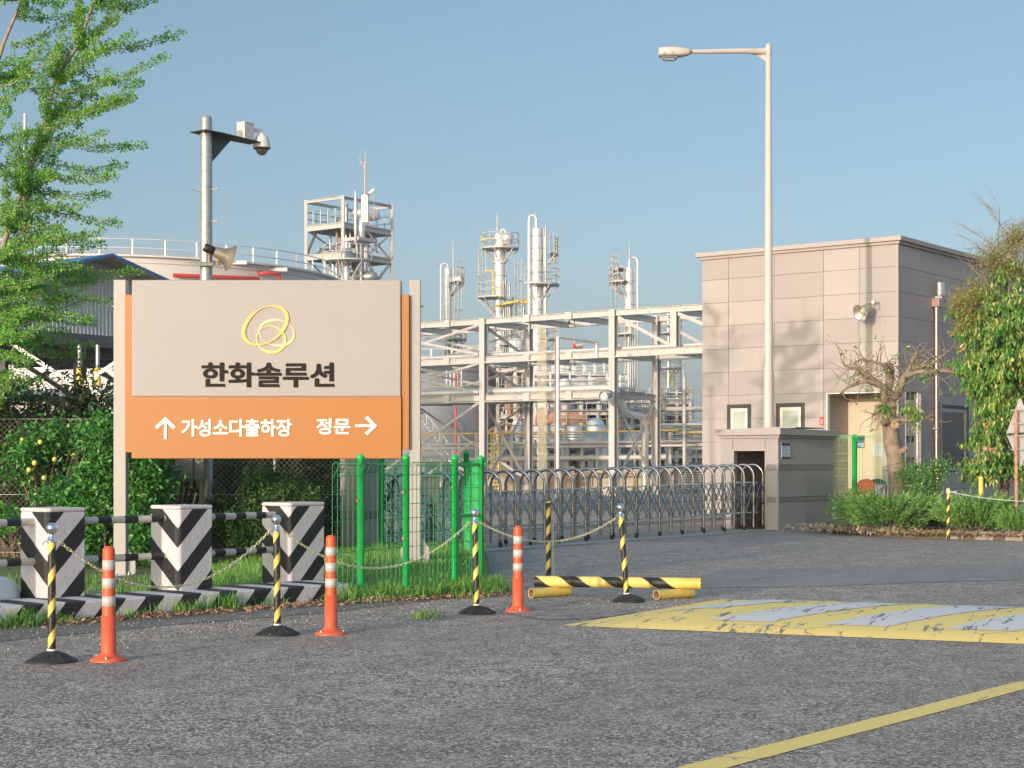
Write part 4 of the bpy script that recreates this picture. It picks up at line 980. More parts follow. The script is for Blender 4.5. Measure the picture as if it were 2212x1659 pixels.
def window(hole, face, fr=.10, frm='frame_dark', gl='glassgreen', proud=.02):
    u0, u1, z0, z1 = hole
    def bxx(mb, a, b, c, d, d0, d1): (mb.bx(d0, d1, a, b, c, d) if face == 'x' else mb.bx(a, b, d0, d1, c, d))
    mb = MB(); bxx(mb, u0 - .0, u0 + fr, z0, z1, -proud, .12); bxx(mb, u1 - fr, u1, z0, z1, -proud, .12); bxx(mb, u0 + fr, u1 - fr, z1 - fr, z1, -proud, .12); bxx(mb, u0 + fr, u1 - fr, z0, z0 + fr * .4, -proud, .12)
    w_ = mb.build('window', mt[frm], bld, local=True)
    f2 = .06; a, b, c, d = u0 + fr + .002, u1 - fr - .002, z0 + fr * .4, z1 - fr - .002
    mb = MB(); bxx(mb, a, a + f2, c, d, -.005, .06); bxx(mb, b - f2, b, c, d, -.005, .06); bxx(mb, a + f2, b - f2, d - f2, d, -.005, .06); bxx(mb, a + f2, b - f2, c, c + f2, -.005, .06)
    bxx(mb, a + f2, a + f2 + .03, c + f2, d - f2, .012, .07); bxx(mb, b - f2 - .03, b - f2, c + f2, d - f2, .012, .07); bxx(mb, a + f2 + .03, b - f2 - .03, d - f2 - .03, d - f2, .012, .07); mb.build('frame', mt['pvc'] if frm == 'frame_dark' and face == 'x' else mt['galv'], w_, local=True)
    mb = MB(); bxx(mb, a + f2 + .03, b - f2 - .03, c + f2, d - f2 - .03, .03, .05); mb.build('pane', mt[gl], w_, local=True)
window(W1, 'x'); window(W2, 'x'); window(S2, 'y', .09, 'frame_dark', 'glassdark')
mb = MB(); mb.bx(.42, 1.20, .10, .13, .25, 3.09); lv = mb.build('louvre_window', mt['glassdark'], bld, local=True)
mb = MB(); mb.bx(.42, .45, -.01, .1, .25, 3.09); mb.bx(1.17, 1.20, -.01, .1, .25, 3.09); mb.build('frame', mt['pvc'], lv, local=True)
mb = MB()
for k in range(5): z = .45 + k * .52; mb.bx(.46, 1.16, .05, .098, z, z + .36)
mb.build('slat', mt['cream'], lv, local=True)
mb = MB(); mb.bx(2.42, 2.48, -.10, -.004, .9, 2.9); mb.bx(2.52, 2.55, -.05, -.004, .9, 2.9); mb.bx(1.24, 1.31, -.05, -.004, .3, 3.06); mb.build('side_fin', mt['granitecap'], bld, local=True)
mb = MB(); mb.tube([(2.14, -.09, .2), (2.14, -.09, 5.30)], .055, 16); dc = mb.build('downpipe', mt['downpipe'], bld, local=True)
mb = MB(); mb.bx(2.02, 2.26, -.20, -.005, 5.28, 5.50); mb.build('hopper', mt['downpipe'], dc, local=True, bevel=.006)
mb = MB()
for z in (2.2, 3.9): mb.bx(2.07, 2.21, -.155, -.005, z, z + .03)
mb.build('pipe_bracket', mt['galv'], dc, local=True)
# floodlights on the wall, red plate
def bw(x, y, z): return BC + E1 * x + E2 * y + V((0, 0, z))
t = thing('floodlight', 'round reflector floodlight on a bracket high on the sunlit building wall', 'floodlight', bw(-.2, .62, 5.05), EA)
zc = CH + (HZ - 672) / FPX * 40.3 - 5.05; aim = V((-.72, .38, -.42)).normalized(); c0 = V((-.12, -.0, zc + .10))
mb = MB(); mb.lathe([(.001, -.02), (.09, .0), (.115, .03), (.12, .12), (.115, .17), (.13, .18)], c0, 24, 0, aim); mb.build('lamp_body', mt['galv'], t, local=True)
mb = MB(); mb.lathe([(.115, .15), (.16, .20), (.21, .30), (.222, .31), (.218, .30), (.15, .20), (.10, .16), (.001, .158)], c0, 30, 0, aim); mb.build('reflector', M('reflector_alu', (.70, .66, .56), .3, .7, var=.08, scale=20), t, local=True)
mb = MB(); mb.sphere(c0 + aim * .19, .075, 14); mb.build('bulb', M('bulb_glass', (.80, .74, .55), .2), t, local=True)
mb = MB(); mb.tube([c0 + V((0, .13, 0)), V((.14, .10, zc + .24)), V((.14, -.14, zc + .24)), c0 + V((0, -.13, 0))], .014, 8); mb.cyl((.195, 0, zc + .26), (.12, 0, zc + .26), .05, 14); mb.build('bracket', mt['galv'], t, local=True)
t = thing('floodlight', 'small square floodlight on top of the downpipe box on the shaded building side', 'floodlight', bw(2.2, -.2, 5.5), EA)
mb = MB(); mb.bx(-.12, .16, -.02, .06, .06, .40); mb.build('lamp_body', mt['boxwhite'], t, local=True, bevel=.01); mb = MB(); mb.bx(-.09, .13, -.028, -.021, .09, .37); mb.build('pane', mt['paper'], t, local=True); mb = MB(); mb.bx(0, .04, .0, .18, 0, .06); mb.build('bracket', mt['galv'], t, local=True)
t = thing('fire_plate', 'small red plate on the building wall beside the entrance recess', 'plate', bw(-.004, 2.03, 2.45), EA)
mb = MB(); zc_ = CH + (HZ - 910) / FPX * 41.6 - 2.45; mb.bx(-.012, 0, -.055, .055, zc_ - .095, zc_ + .095); mb.build('plate', mt['redsign'], t, local=True)
mb = MB(); mb.bx(-.015, -.0121, -.033, .033, zc_ - .05, zc_ - .035); mb.bx(-.015, -.0121, -.025, -.013, zc_ - .02, zc_ + .04); mb.bx(-.015, -.0121, -.0, .012, zc_ - .02, zc_ + .055); mb.build('print', mt['lwhite'], t, local=True)

# ---------------------------------------------------------------- green fence between pillar and tree
f0 = PC + E1 * 2.5 + E2 * .2; f0 = V((cxx(1790, 35.4), 35.4, 0)); f1 = V((cxx(1846, 34.9), 34.9, 0)); f2 = V((cxx(1925, 34.6), 34.6, 0))
ff = thing('wire_fence', 'pale green fine wire fence between the gate housing and the pruned tree', 'fence', f1)
fz = CH + (HZ - 940) / FPX * 35.1
for p, h in ((f1, fz + .01), (f2, fz - .28)): gpost(p, h - .04, 'post', ff, .055)
for (a, b) in ((f0, f1), (f1, f2)):
    mb = MB(); wire_panel(mb, a, b, .1, fz - .02, .052, .16, .05, .0038); mb.build('wire_panel', mt['greenpale'], ff)
t = thing('safety_sign', 'small teal safety sign hung on the pale green wire fence', 'sign', (cxx(1859, 34.75), 34.75, 0))
sa, sb, za, zb = cxx(1851.5, 34.75), cxx(1867.5, 34.75), CH + (HZ - 968) / FPX * 34.75, CH + (HZ - 941) / FPX * 34.75
mb = MB(); mb.bx(sa, sb, 34.75, 34.758, za, zb); mb.build('plate', mt['teal'], t)
text_mesh('lettering', '출입금지', sa + .012, sb - .01, zb - .10, zb - .035, 34.7495, mt['blackplastic'], t, .03, .002)
mb = MB()
for k in range(2): mb.bx(sa + .075, sb - .012, 34.746, 34.7495, za + .03 + k * .045, za + .055 + k * .045)
mb.sphere((sa + .04, 34.745, za + .07), .024, 10, 0, 1.3); mb.build('print', mt['paper'], t)
t = thing('notice', 'white paper notice taped to the cream wall of the entrance recess', 'notice', bw(1.225, 1.0, 1.5), EA)
mb = MB(); mb.bx(-.006, 0, -.24, .24, .02, .36); mb.build('sheet', mt['paper'], t, local=True); mb = MB(); mb.bx(-.009, -.0061, -.10, .1, .22, .235); mb.bx(-.009, -.0061, -.14, .12, .17, .18); mb.build('print', mt['galv'], t, local=True)
# chairs and stand behind the fence
def chair(label, loc, rz, seat, back, metal):
    t = thing('chair', label, 'chair', loc, rz)
    mb = MB(); loft(mb, [(-.21, .18, .47, .44), (-.18, .21, .475, .435), (.18, .21, .475, .435), (.21, .19, .465, .44)], 12); mb.build('seat', seat, t, local=True)
    mb = MB(); vs = []; 
    for j in range(9):
        for i in range(9):
            u = i / 8 * 2 - 1; v = j / 8; x = .20 + .04 * v - .05 * u * u; yy = .215 * u * (1 - .25 * (2 * v - 1) ** 4); vs.append((x, yy, .62 + .36 * v * (1 - .15 * u * u)))
    fs = [(j * 9 + i, j * 9 + i + 1, j * 9 + i + 10, j * 9 + i + 9) for j in range(8) for i in range(8)]
    mb.add(vs, fs, 0, True); o = mb.build('backrest', back, t, local=True); sm = o.modifiers.new('s', 'SOLIDIFY'); sm.thickness = .02
    for s_ in (-1, 1):
        mb = MB(); mb.tube([(-.2, s_ * .2, 0), (-.17, s_ * .19, .44)], .012, 8); mb.build('leg', metal, t, local=True)
        mb = MB(); mb.tube([(.24, s_ * .2, 0), (.19, s_ * .2, .44), (.25, s_ * .2, .80)], .012, 8); mb.build('leg', metal, t, local=True)
    return t
chair('orange plastic chair behind the pale green fence', (cxx(1866, 38.2), 38.2, .0), radians(62), mt['chairred'], mt['chairred'], mt['steeldark'])
chair('dark green chair behind the pale green fence, beside the pruned tree', (cxx(1896, 38.4), 38.4, .0), radians(80), mt['chairgreen'], mt['chairgreen'], mt['steeldark'])
t = thing('table', 'small low table with an orange top behind the pale green fence', 'table', (cxx(1842, 37.0), 37.0, 0))
mb = MB(); mb.bx(t.location.x - .24, t.location.x + .36, 36.8, 37.2, .40, .425); mb.build('tabletop', mt['chairred'], t)
for (u, v) in ((-.22, -.18), (.34, -.18), (-.22, .18), (.34, .18)):
    mb = MB(); x_, y_ = t.location.x + u, 37 + v; mb.tube([(x_, y_, 0), (x_, y_, .4)], .012, 8); mb.build('leg', mt['steeldark'], t)
t = thing('cylinder_rack', 'red metal rack beside the green chair at the entrance', 'rack', (cxx(1912, 37.6), 37.6, 0))
mb = MB(); X_ = t.location.x
for x_ in (-.30, -.02, .10): mb.beam((X_ + x_, 37.6, 0), (X_ + x_, 37.6, .62 if x_ < 0 else 1.18), .03, .03)
mb.beam((X_ - .02, 37.6, 1.17), (X_ + .12, 37.6, 1.17), .03, .03); mb.beam((X_ - .28, 37.6, .55), (X_ + .1, 37.6, .55), .03, .03); mb.beam((X_ - .2, 37.59, .58), (X_, 37.59, .86), .03, .03); mb.build('frame', mt['redsign'], t)
mb = MB(); mb.bx(X_ - .22, X_ + .0, 37.63, 37.66, .58, .85); mb.build('panel', mt['paper'], t)

# striped post with rope, yellow post, road sign on the right
q = G(2048.5, 1168); q.z = 0; t = thing('marker_post', 'yellow and black striped post with a rope tied to its top at the right kerb', 'post', q)
mb = MB(); mb.tube([(0, 0, 0), (0, 0, .86)], .027, 16); mb.build('post', mt['spiral'], t, local=True)
mb = MB(); mb.lathe([(.030, .80), (.030, .90), (.001, .902)], n=14); mb.build('cap', mt['yellowp'], t, local=True)
mb = MB(); 
for k in range(5): mb.lathe([(.034, .815 + k * .012), (.042, .820 + k * .012), (.034, .826 + k * .012)], n=14)
mb.tube([(.02, -.03, .84), (.10, -.05, .82), (.14, -.02, .85), (.06, -.04, .835)], .008, 6); mb.build('knot', mt['rope'], t, local=True)
ra = q + V((.03, -.02, .835)); rb = V((cxx(2290, 27.8), 27.8, CH + (HZ - 1083) / FPX * 27.8)); mb = MB(); mb.tube(sag(ra, rb, .06, 14), .006, 6); tag(mb.build('rope', mt['rope']), 'pale rope stretched from the striped marker post to the right', 'rope')
q = V((cxx(2119, 31.5), 31.5, .1)); t = thing('gas_marker', 'plain yellow post rising from the right juniper', 'post', q)
mb = MB(); mb.lathe([(.045, -.1), (.045, CH - .1 + (HZ - 1032) / FPX * 31.5), (.04, CH - .1 + (HZ - 1029.5) / FPX * 31.5), (.001, CH - .1 + (HZ - 1029) / FPX * 31.5)], n=16); mb.build('post', mt['yellowp'], t, local=True)
mb = MB(); mb.lathe([(.07, -.1), (.07, .02), (.046, .03)], n=14); mb.build('base', mt['yellowp'], t, local=True)
RD = 29.6; q = V((cxx(2196, RD), RD, .1)); rz_ = lambda py: CH + (HZ - py) / FPX * RD
t = thing('road_sign', 'back of a diamond shaped road sign on a rusty pole at the right edge', 'road sign', q)
mb = MB(); mb.tube([q - V((0, 0, .1)), V((q.x - .01, RD, rz_(884)))], .032, 14); mb.build('pole', mt['rust'], t)
ang = V((.58, -.815, 0))
for (pt, pb, pm, h) in ((861, 938, 936, 1), (938, 1008, 941, -1)):
    ctr = V((cxx(2203, RD) + .02, RD + .06, 0)); mb = MB(); w_ = .30
    if h == 1: poly = [(-w_ , rz_(936)), (w_, rz_(933)), (.02, rz_(861)), (-.02, rz_(861))]
    else: poly = [(-w_ * .94, rz_(941)), (0.0, rz_(1008)), (.03, rz_(1008)), (w_ * .94, rz_(938))]
    mb.prism(poly, ctr, ang, (0, 0, 1), V((.815, .58, 0)) * .006); mb.build('plate', mt['signback'], t, bevel=.002)
for py in (886, 915, 941, 971):
    mb = MB(); z = rz_(py); mb.beam(V((q.x - .07, RD + .10, z)), V((q.x + .15, RD - .13, z)), .02, .028); mb.build('clamp', mt['galv'], t)
for i in range(9):
    a = G(2050 + i * 40 + random.uniform(-4, 4), 1165.5 + i * .4); 
    mb = MB(); w_ = .30 + random.random() * .08; mb.bx(-w_ / 2, w_ / 2, 0, .18, -.02, .125 + random.random() * .02)
    o = mb.build('kerb_stone', mt['stone'], None, bevel=.025); o.location = V((7.72 + i * .44 , 29.10 - i * .275, 0)); o.rotation_euler = (0, 0, atan2(-.292, .46) + random.uniform(-.05, .05)); tag(o, 'rough brown kerb stone of the planting bed edge, the %s one from the left' % ('first', 'second', 'third', 'fourth', 'fifth', 'sixth', 'seventh', 'eighth', 'ninth')[i], 'kerb stone', 'rough kerb stones of the right planting bed')
# ================================================================ VEGETATION, RIGHT SIDE
def branch_path(p, d, ln, n=6, curl=V((0, 0, .0)), jit=.12):
    pts = [V(p)]; d = V(d).normalized()
    for i in range(n):
        d = (d + curl / n + V([random.gauss(0, jit) for _ in range(3)])).normalized(); pts.append(pts[-1] + d * ln / n)
    return pts
def taper(r0, r1, n): return [r0 + (r1 - r0) * (i / (n - 1)) for i in range(n)]

# pruned pale tree
TD = 34.2; tx = lambda px: (px - CX) / FPX * TD; tz = lambda py: CH + (HZ - py) / FPX * TD
def tp(px, py, dy=0.0): return V((tx(px), TD + dy, tz(py)))
t = thing('pruned_tree', 'hard-pruned bare pale tree with stubby limbs in front of the building corner', 'tree', (tx(1942), TD, .1))
mb = MB()
def limb(pts, r0, r1, n=10): 
    P_ = []
    for i in range(len(pts) - 1):
        for k in range(3): P_.append(V(pts[i]).lerp(V(pts[i + 1]), k / 3))
    P_.append(V(pts[-1]))
    for i in range(1, len(P_) - 1): P_[i] = P_[i] + V([random.gauss(0, r0 * .05) for _ in range(3)])
    mb.tube(P_, taper(r0, r1, len(P_)), n); return P_
limb([tp(1945, 1110), tp(1942, 1060), tp(1935, 1000), tp(1926, 950), tp(1922, 905), tp(1920, 868)], .205, .14, 16)
lmb = []
lmb.append(limb([tp(1921, 872), tp(1908, 868, -.1), tp(1903, 838, -.2), tp(1880, 822, -.3), tp(1856, 806, -.4), tp(1845, 795, -.4)], .09, .03))
lmb.append(limb([tp(1903, 838, -.2), tp(1870, 823, -.3), tp(1840, 830, -.3), tp(1810, 848, -.4)], .06, .02))
lmb.append(limb([tp(1862, 820, -.3), tp(1845, 800, -.3), tp(1815, 792, -.4)], .035, .015))
lmb.append(limb([tp(1920, 870), tp(1922, 840, .1), tp(1926, 800, .1), tp(1922, 785, .1)], .10, .07))
lmb.append(limb([tp(1922, 800), tp(1905, 790, -.2), tp(1880, 782, -.2), tp(1850, 778, -.3)], .05, .015))
lmb.append(limb([tp(1924, 868), tp(1940, 850, .1), tp(1952, 820, .1), tp(1965, 800, 0), tp(1985, 793), tp(2010, 790, -.1)], .10, .035))
lmb.append(limb([tp(1955, 812, 0), tp(1975, 805, -.2), tp(2020, 802, -.3), tp(2055, 806, -.3), tp(2070, 800, -.3)], .06, .02))
lmb.append(limb([tp(1965, 800), tp(1975, 775, .1), tp(1983, 760, .1)], .05, .03))
lmb.append(limb([tp(1985, 793), tp(2010, 775, 0), tp(2040, 768, 0)], .03, .012))
lmb.append(limb([tp(1922, 920), tp(1935, 905, -.2), tp(1955, 910, -.3), tp(1980, 906, -.3), tp(2008, 905, -.3)], .07, .012))
lmb.append(limb([tp(1918, 905), tp(1912, 880, -.1), tp(1896, 890, -.2), tp(1880, 900, -.2)], .03, .012))
limb([tp(1924, 915), tp(1908, 912, -.2), tp(1900, 914, -.25)], .07, .06); limb([tp(1930, 980), tp(1948, 973, -.2), tp(1954, 968, -.2)], .07, .055)
trunk = mb.build('trunk', mt['barkpale'], t)
mb = MB(); mb.lathe([(.001, 0), (.075, .01), (.085, .0), (.08, -.02)], tp(1929, 918, -.20), 16, 0, V((-.1, -1, .1))); mb.build('pruning_scar', M('cut_wood', (.46, .33, .22), .8, var=.2, scale=20), trunk)
tw = MB(); lc = []
for P_ in lmb:
    for i in range(3, len(P_)):
        for _ in range(3 if random.random() < .8 else 1):
            d = V((random.gauss(0, 1), random.gauss(0, .6), random.gauss(.25, .8))).normalized(); q = branch_path(P_[i], d, random.uniform(.25, .65), 4, jit=.25); tw.tube(q, taper(.011, .004, 5), 5)
            if random.random() < .35: lc.append(q[-1])
tw.build('twig', mt['barkpale'], t)
mb = MB(); c = np.array([tuple(x) for x in lc for _ in range(4)]); leaves(mb, c + RNG.normal(size=c.shape) * .03, rdir(len(c), -.2), .07, .035)
big = [tp(1962, 878, -.3), tp(1968, 895, -.3), tp(1976, 905, -.3), tp(1945, 885, -.3), tp(1898, 877, -.3), tp(1903, 884, -.3), tp(1963, 893, -.35), tp(2005, 800, -.3), tp(1990, 812, -.3)]
c = np.array([tuple(x) for x in big for _ in range(22)]); leaves(mb, c + RNG.normal(size=c.shape) * .07, rdir(len(c), -.9, .5), .13, .05); mb.build('leaves', mt['dying'], t)

# big evergreen with drooping leaves
t = thing('evergreen_tree', 'large drooping-leaved evergreen with yellowing leaves and a bare twiggy top at the right edge', 'tree', ((2190 - CX) / FPX * 33, 33.6, .1))
ED = 33.4; ex = lambda px, d=ED: (px - CX) / FPX * d; ez = lambda py, d=ED: CH + (HZ - py) / FPX * d
mb = MB(); base = V((ex(2175), 33.8, .05)); tr_top = V((ex(2190), 33.8, ez(560)))
mb.tube([base, base.lerp(tr_top, .3) + V((.1, 0, 0)), base.lerp(tr_top, .6), tr_top], [.11, .09, .06, .015], 10)
ells = [((2150, 700), 78, 90, 1.2), ((2122, 795), 62, 62, 1.0), ((2200, 720), 110, 130, 1.5), ((2230, 850), 110, 110, 1.3), ((2142, 885), 48, 80, .8), ((2122, 975), 34, 62, .6), ((2170, 880), 60, 55, .9), ((2150, 620), 62, 60, 1.0), ((2215, 640), 70, 80, 1.2), ((2120, 1010), 26, 32, .5), ((2205, 1030), 34, 50, .5), ((2180, 1000), 16, 18, .3)]
wts = np.array([e[1] * e[2] for e in ells], float); wts /= wts.sum()
def in_ell(N, dense=1):
    idx = RNG.choice(len(ells), N, p=wts); o = np.zeros((N, 3))
    for k, e in enumerate(ells):
        m = np.where(idx == k)[0]; s_ = ED / FPX
        if len(m): o[m] = blob(len(m), (ex(e[0][0]), ED, ez(e[0][1])), (e[1] * s_, e[3], e[2] * s_), .45)
    return o
cc0 = in_ell(300); cc = cc0[RNG.integers(0, 300, 3400)] + RNG.normal(size=(3400, 3)) * np.array([.13, .13, .12])
for k in range(150):
    q = cc[k]; s0 = base.lerp(tr_top, min(.95, max(.15, (q[2] - .3) / 5))); mb.tube(sag(s0, V(q), -.15, 5), taper(.022, .006, 6), 5)
mb.build('trunk', mt['bark'], t)
mb = MB(); idx = RNG.integers(0, len(cc), 24000); zz = (cc[idx, 2] - 1.3) / 4.6; keep = RNG.random(len(idx)) > np.clip((zz - .46) * 2.1, 0, .93); idx = idx[keep]
cen = cc[idx] + RNG.normal(size=(len(idx), 3)) * np.array([.05, .05, .035]); dr = RNG.normal(size=(len(idx), 3)) * np.array([.42, .42, .25]) + np.array([0, -.05, -1.0]); leaves(mb, cen, dr, .125, .050, .2); mb.build('leaves', mt['dying'], t)
mb = MB()
tops = [((2150, 560), 55, 50), ((2195, 520), 45, 45), ((2110, 640), 52, 40), ((2075, 660), 28, 30), ((2190, 580), 60, 40), ((2100, 700), 50, 40)]; tc = []
for (c2, rx, rz2) in tops:
    b_ = blob(2700, (ex(c2[0]), ED, ez(c2[1])), (rx * ED / FPX, .6, rz2 * ED / FPX), .1); tc.append(b_)
tc = np.concatenate(tc); leaves(mb, tc, rdir(len(tc), .3), .045, .018, .2)
for i in range(0, len(tc), 6):
    q = V(tc[i]); mb2 = None
mb.build('buds', mt['flowery'], t)
mb = MB()
def twigtree(p, d, ln, r, dep):
    q = branch_path(p, d, ln, 3, jit=.10); mb.tube(q, taper(r, r * .6, 4), 4, caps=False)
    if dep:
        for k in range(4):
            f = .3 + .7 * k / 3; b_ = q[0].lerp(q[-1], f); s_ = V((random.gauss(0, 1), random.gauss(0, 1), random.gauss(0, .5))).normalized(); twigtree(b_, (V(d).normalized() + s_ * .75), ln * .55, r * .55, dep - 1)
for (a, b) in (((2160, 640), (2137, 478)), ((2190, 640), (2205, 470)), ((2150, 660), (2110, 560)), ((2120, 720), (2062, 640)), ((2180, 640), (2170, 520)), ((2205, 600), (2225, 480)), ((2140, 700), (2085, 615)), ((2200, 600), (2192, 490))):
    a_ = V((ex(a[0]), ED, ez(a[1]))); b_ = V((ex(b[0]), ED + random.uniform(-.3, .3), ez(b[1]))); twigtree(a_, b_ - a_, (b_ - a_).length * .8, .016, 3)
mb.build('bare_twigs', mt['barkpale'], t)
mb = MB(); c = blob(60, (ex(2125), ED - .5, ez(975)), (.25, .15, .16), .2); leaves(mb, c, RNG.normal(size=(60, 3)) * .4 + np.array([0, 0, -1]), .11, .05); mb.build('dead_leaves', leafmat('pink_dead_leaf', [(.62, .30, .20), (.74, .42, .30)], .6, .1), t)

def juniper(name, label, c, rx, ry, h, n, lean=0, mat='juniper', seg=.04):
    t = thing(name, label, 'shrub', c); mb = MB(); st = MB()
    for k in range(n):
        a = random.uniform(0, 2 * pi); rr = sqrt(random.random()); q0 = V(c) + V((rx * .35 * rr * cos(a), ry * .35 * rr * sin(a), random.uniform(0, h * .25)))
        e = random.uniform(.15, 1.0); d = V((cos(a) * rx * (1.2 - e * .5) + lean, sin(a) * ry * (1.2 - e * .5), h * (.35 + e))).normalized()
        lim = 1 / sqrt((d.x / rx) ** 2 + (d.y / ry) ** 2 + (d.z / h) ** 2); ln = lim * random.uniform(.72, 1.05)
        q = branch_path(q0, d, ln, 7, V((cos(a) * .25, sin(a) * .25, .15)), .06)
        if k % 3 == 0: st.tube(q, taper(.012, .003, 8), 4, caps=False)
        P_ = np.array([tuple(x) for x in q]); m = 70
        s_ = .25 + .75 * RNG.random(m) ** .8; ii = np.minimum((s_ * 7).astype(int), 6); f = (s_ * 7 - ii)[:, None]; b_ = P_[ii] * (1 - f) + P_[ii + 1] * f
        T = unit(P_[ii + 1] - P_[ii]); dr = T + RNG.normal(size=(m, 3)) * .42 + np.array([0, 0, .10]); leaves(mb, b_ + RNG.normal(size=(m, 3)) * .022 * (1.3 - s_)[:, None], dr, .085, .016, .3)
    mb.build('foliage', mt[mat], t); st.build('stem', mt['bark'], t); return t
jz = .08
juniper('juniper_bush', 'wide feathery green juniper in front of the pale wire fence and pruned tree', ((1922 - CX) / FPX * 30.4, 30.5, jz), .98, .80, .72, 260, .1)
juniper('juniper_bush', 'low juniper behind the rope, right of the striped marker post', ((2108 - CX) / FPX * 29.7, 29.8, jz), .72, .6, .66, 220, .05)
juniper('juniper_bush', 'juniper at the right edge under the diamond road sign', ((2205 - CX) / FPX * 29.2, 29.3, jz), .5, .45, .44, 130, .15)
juniper('juniper_bush', 'small dark juniper sprig between the two wide junipers', ((2028 - CX) / FPX * 31.2, 31.2, jz), .35, .3, .38, 60, 0)
def broad(name, label, mat, els, d, leaf=(.05, .028), N=4000, k=220, spread=.09, stems=14, droop=.1, z0=.05):
    s_ = d / FPX; cx_ = els[0][0]; t = thing(name, label, 'shrub', ((cx_ - CX) * s_, d, z0)); mb = MB(); st = MB(); cs = []
    tot = sum(e[2] * e[3] for e in els)
    for e in els:
        n = int(N * e[2] * e[3] / tot); kk = max(8, int(k * e[2] * e[3] / tot)); dd_ = e[5] if len(e) > 5 else 0
        p, c2 = clustered(n, kk, ((e[0] - CX) * s_, d + dd_, CH + (HZ - e[1]) * s_), (e[2] * s_, e[4], e[3] * s_), spread, .35)
        p[:, 2] = np.maximum(p[:, 2], z0 + .02); cs += [tuple(x) for x in c2]; leaves(mb, p, rdir(n, -droop) + np.array([0, -.35, .15]), leaf[0], leaf[1], .18)
    b = V(((cx_ - CX) * s_, d, z0))
    for i in range(stems): q = V(random.choice(cs)); b2 = b + V((random.gauss(0, .12), random.gauss(0, .08), 0)); st.tube(sag(b2, q, -.1, 5), taper(.016, .004, 6), 5)
    mb.build('foliage', mt[mat], t); st.build('stem', mt['bark'], t); return t
broad('leafy_shrub', 'dense small-leaved green shrub behind the pruned tree trunk', 'glossy', [(1990, 1050, 50, 55, .5), (2000, 1105, 60, 45, .45), (2030, 1010, 28, 30, .3), (1965, 1020, 25, 25, .3)], 32.8, (.055, .03), 5200, 240, .08)

# ================================================================ LEFT HEDGE, FENCE, SHRUBS
CFD = 22.45; fx0, fx1 = -7.3, (735 - CX) / FPX * CFD; ft = CH + (HZ - 905) / FPX * CFD
t = thing('chain_link_fence', 'grey chain link fence along the back of the verge, overgrown by shrubs', 'fence', ((fx0 + fx1) / 2, CFD, 0))
mb = MB(); w_, h_ = fx1 - fx0, ft - .12; stp = .074
for k in range(int((w_ + h_) / stp)):
    s_ = k * stp
    for sg_ in (0, 1):
        u0, v0 = (s_, 0) if s_ < w_ else (w_, s_ - w_); u1, v1 = (s_ - h_, h_) if s_ > h_ else (0, s_)
        if sg_: u0, u1 = w_ - u0, w_ - u1
        mb.tube([(fx0 + u0, CFD + sg_ * .005, .12 + v0), (fx0 + u1, CFD + sg_ * .005, .12 + v1)], .0030, 4, caps=False)
mb.build('wire_mesh', M('dull_wire', (.22, .19, .16), .6, .3), t)
mb = MB()
for z in (ft, .9, .12): mb.tube([(fx0, CFD, z), (fx1, CFD, z)], .005, 5)
mb.build('tension_wire', mt['galv'], t)
for x_ in (-7.2, -5.2, -3.2): mb = MB(); mb.tube([(x_, CFD + .04, 0), (x_, CFD + .04, ft + .03)], .024, 10); mb.build('post', mt['galv'], t)
broad('fruiting_shrub', 'glossy-leaved shrub with yellow fruit growing through the chain link fence at the left', 'shrubl', [(100, 960, 85, 50, .3), (60, 1010, 55, 45, .3), (150, 935, 60, 28, .25), (110, 1060, 60, 35, .3), (190, 940, 35, 35, .2), (30, 1120, 40, 40, .3)], 22.1, (.085, .042), 2000, 90, .07)
fr = [(87, 955), (180, 905 + 48), (48, 949), (95, 1032), (200, 942), (75, 1000), (63, 1015), (160, 985), (118, 912 + 80), (203, 1012)]
sh = [o for o in S.objects if o.name.startswith('fruiting_shrub')][0]
for (px, py) in fr:
    mb = MB(); p = V(((px - CX) / FPX * 21.75, 21.75, CH + (HZ - py) / FPX * 21.75)); mb.sphere(p, random.uniform(.026, .04), 12); mb.build('fruit', mt['fruit'], sh)
broad('green_shrub', 'bright green broadleaf shrub behind the left sign post', 'shrubl', [(215, 1050, 70, 110, .5), (190, 1140, 75, 75, .5), (225, 940, 42, 50, .4), (150, 1100, 40, 70, .4), (250, 1000, 50, 80, .45)], 21.0, (.08, .040), 9500, 420, .085, 20)
broad('green_shrub', 'bright green broadleaf shrub between the sign post and the meter box', 'shrubl', [(318, 1080, 48, 85, .45), (318, 1020, 50, 38, .4), (305, 1160, 48, 55, .4), (350, 1170, 34, 36, .3)], 20.9, (.08, .040), 6800, 320, .085, 16)
broad('conifer_bush', 'green tufted conifer bush under the right half of the sign', 'cypress', [(600, 1075, 85, 60, .4), (640, 1110, 60, 70, .4), (545, 1130, 60, 60, .4), (590, 1160, 80, 40, .4), (560, 1040, 45, 35, .3)], 21.5, (.055, .022), 15000, 420, .05, 16)
juniper('conifer_bush', 'dark conifer bush between the meter box and the chevron block', ((505 - CX) / FPX * 21.6, 21.7, .1), .42, .4, .8, 90, 0, 'juniperdark')
hed = [(20, 21.9, .9, .8, 2.5), (130, 21.8, 1.0, .8, 2.62), (215, 22.3, .8, .7, 2.25), (330, 22.2, .9, .8, 2.0), (430, 22.4, .9, .8, 2.0), (530, 22.6, .8, .8, 1.95), (640, 22.5, .9, .8, 2.05), (710, 22.9, .7, .6, 1.9), (-90, 22.2, 1.0, .8, 2.4)]
hl = ['at the far left edge', 'left of the sign post, the tallest', 'just left of the sign post', 'behind the left of the sign board', 'behind the meter box', 'behind the middle of the sign board', 'behind the right of the sign board', 'beside the grey gate pillar', 'beyond the left edge of the photo']
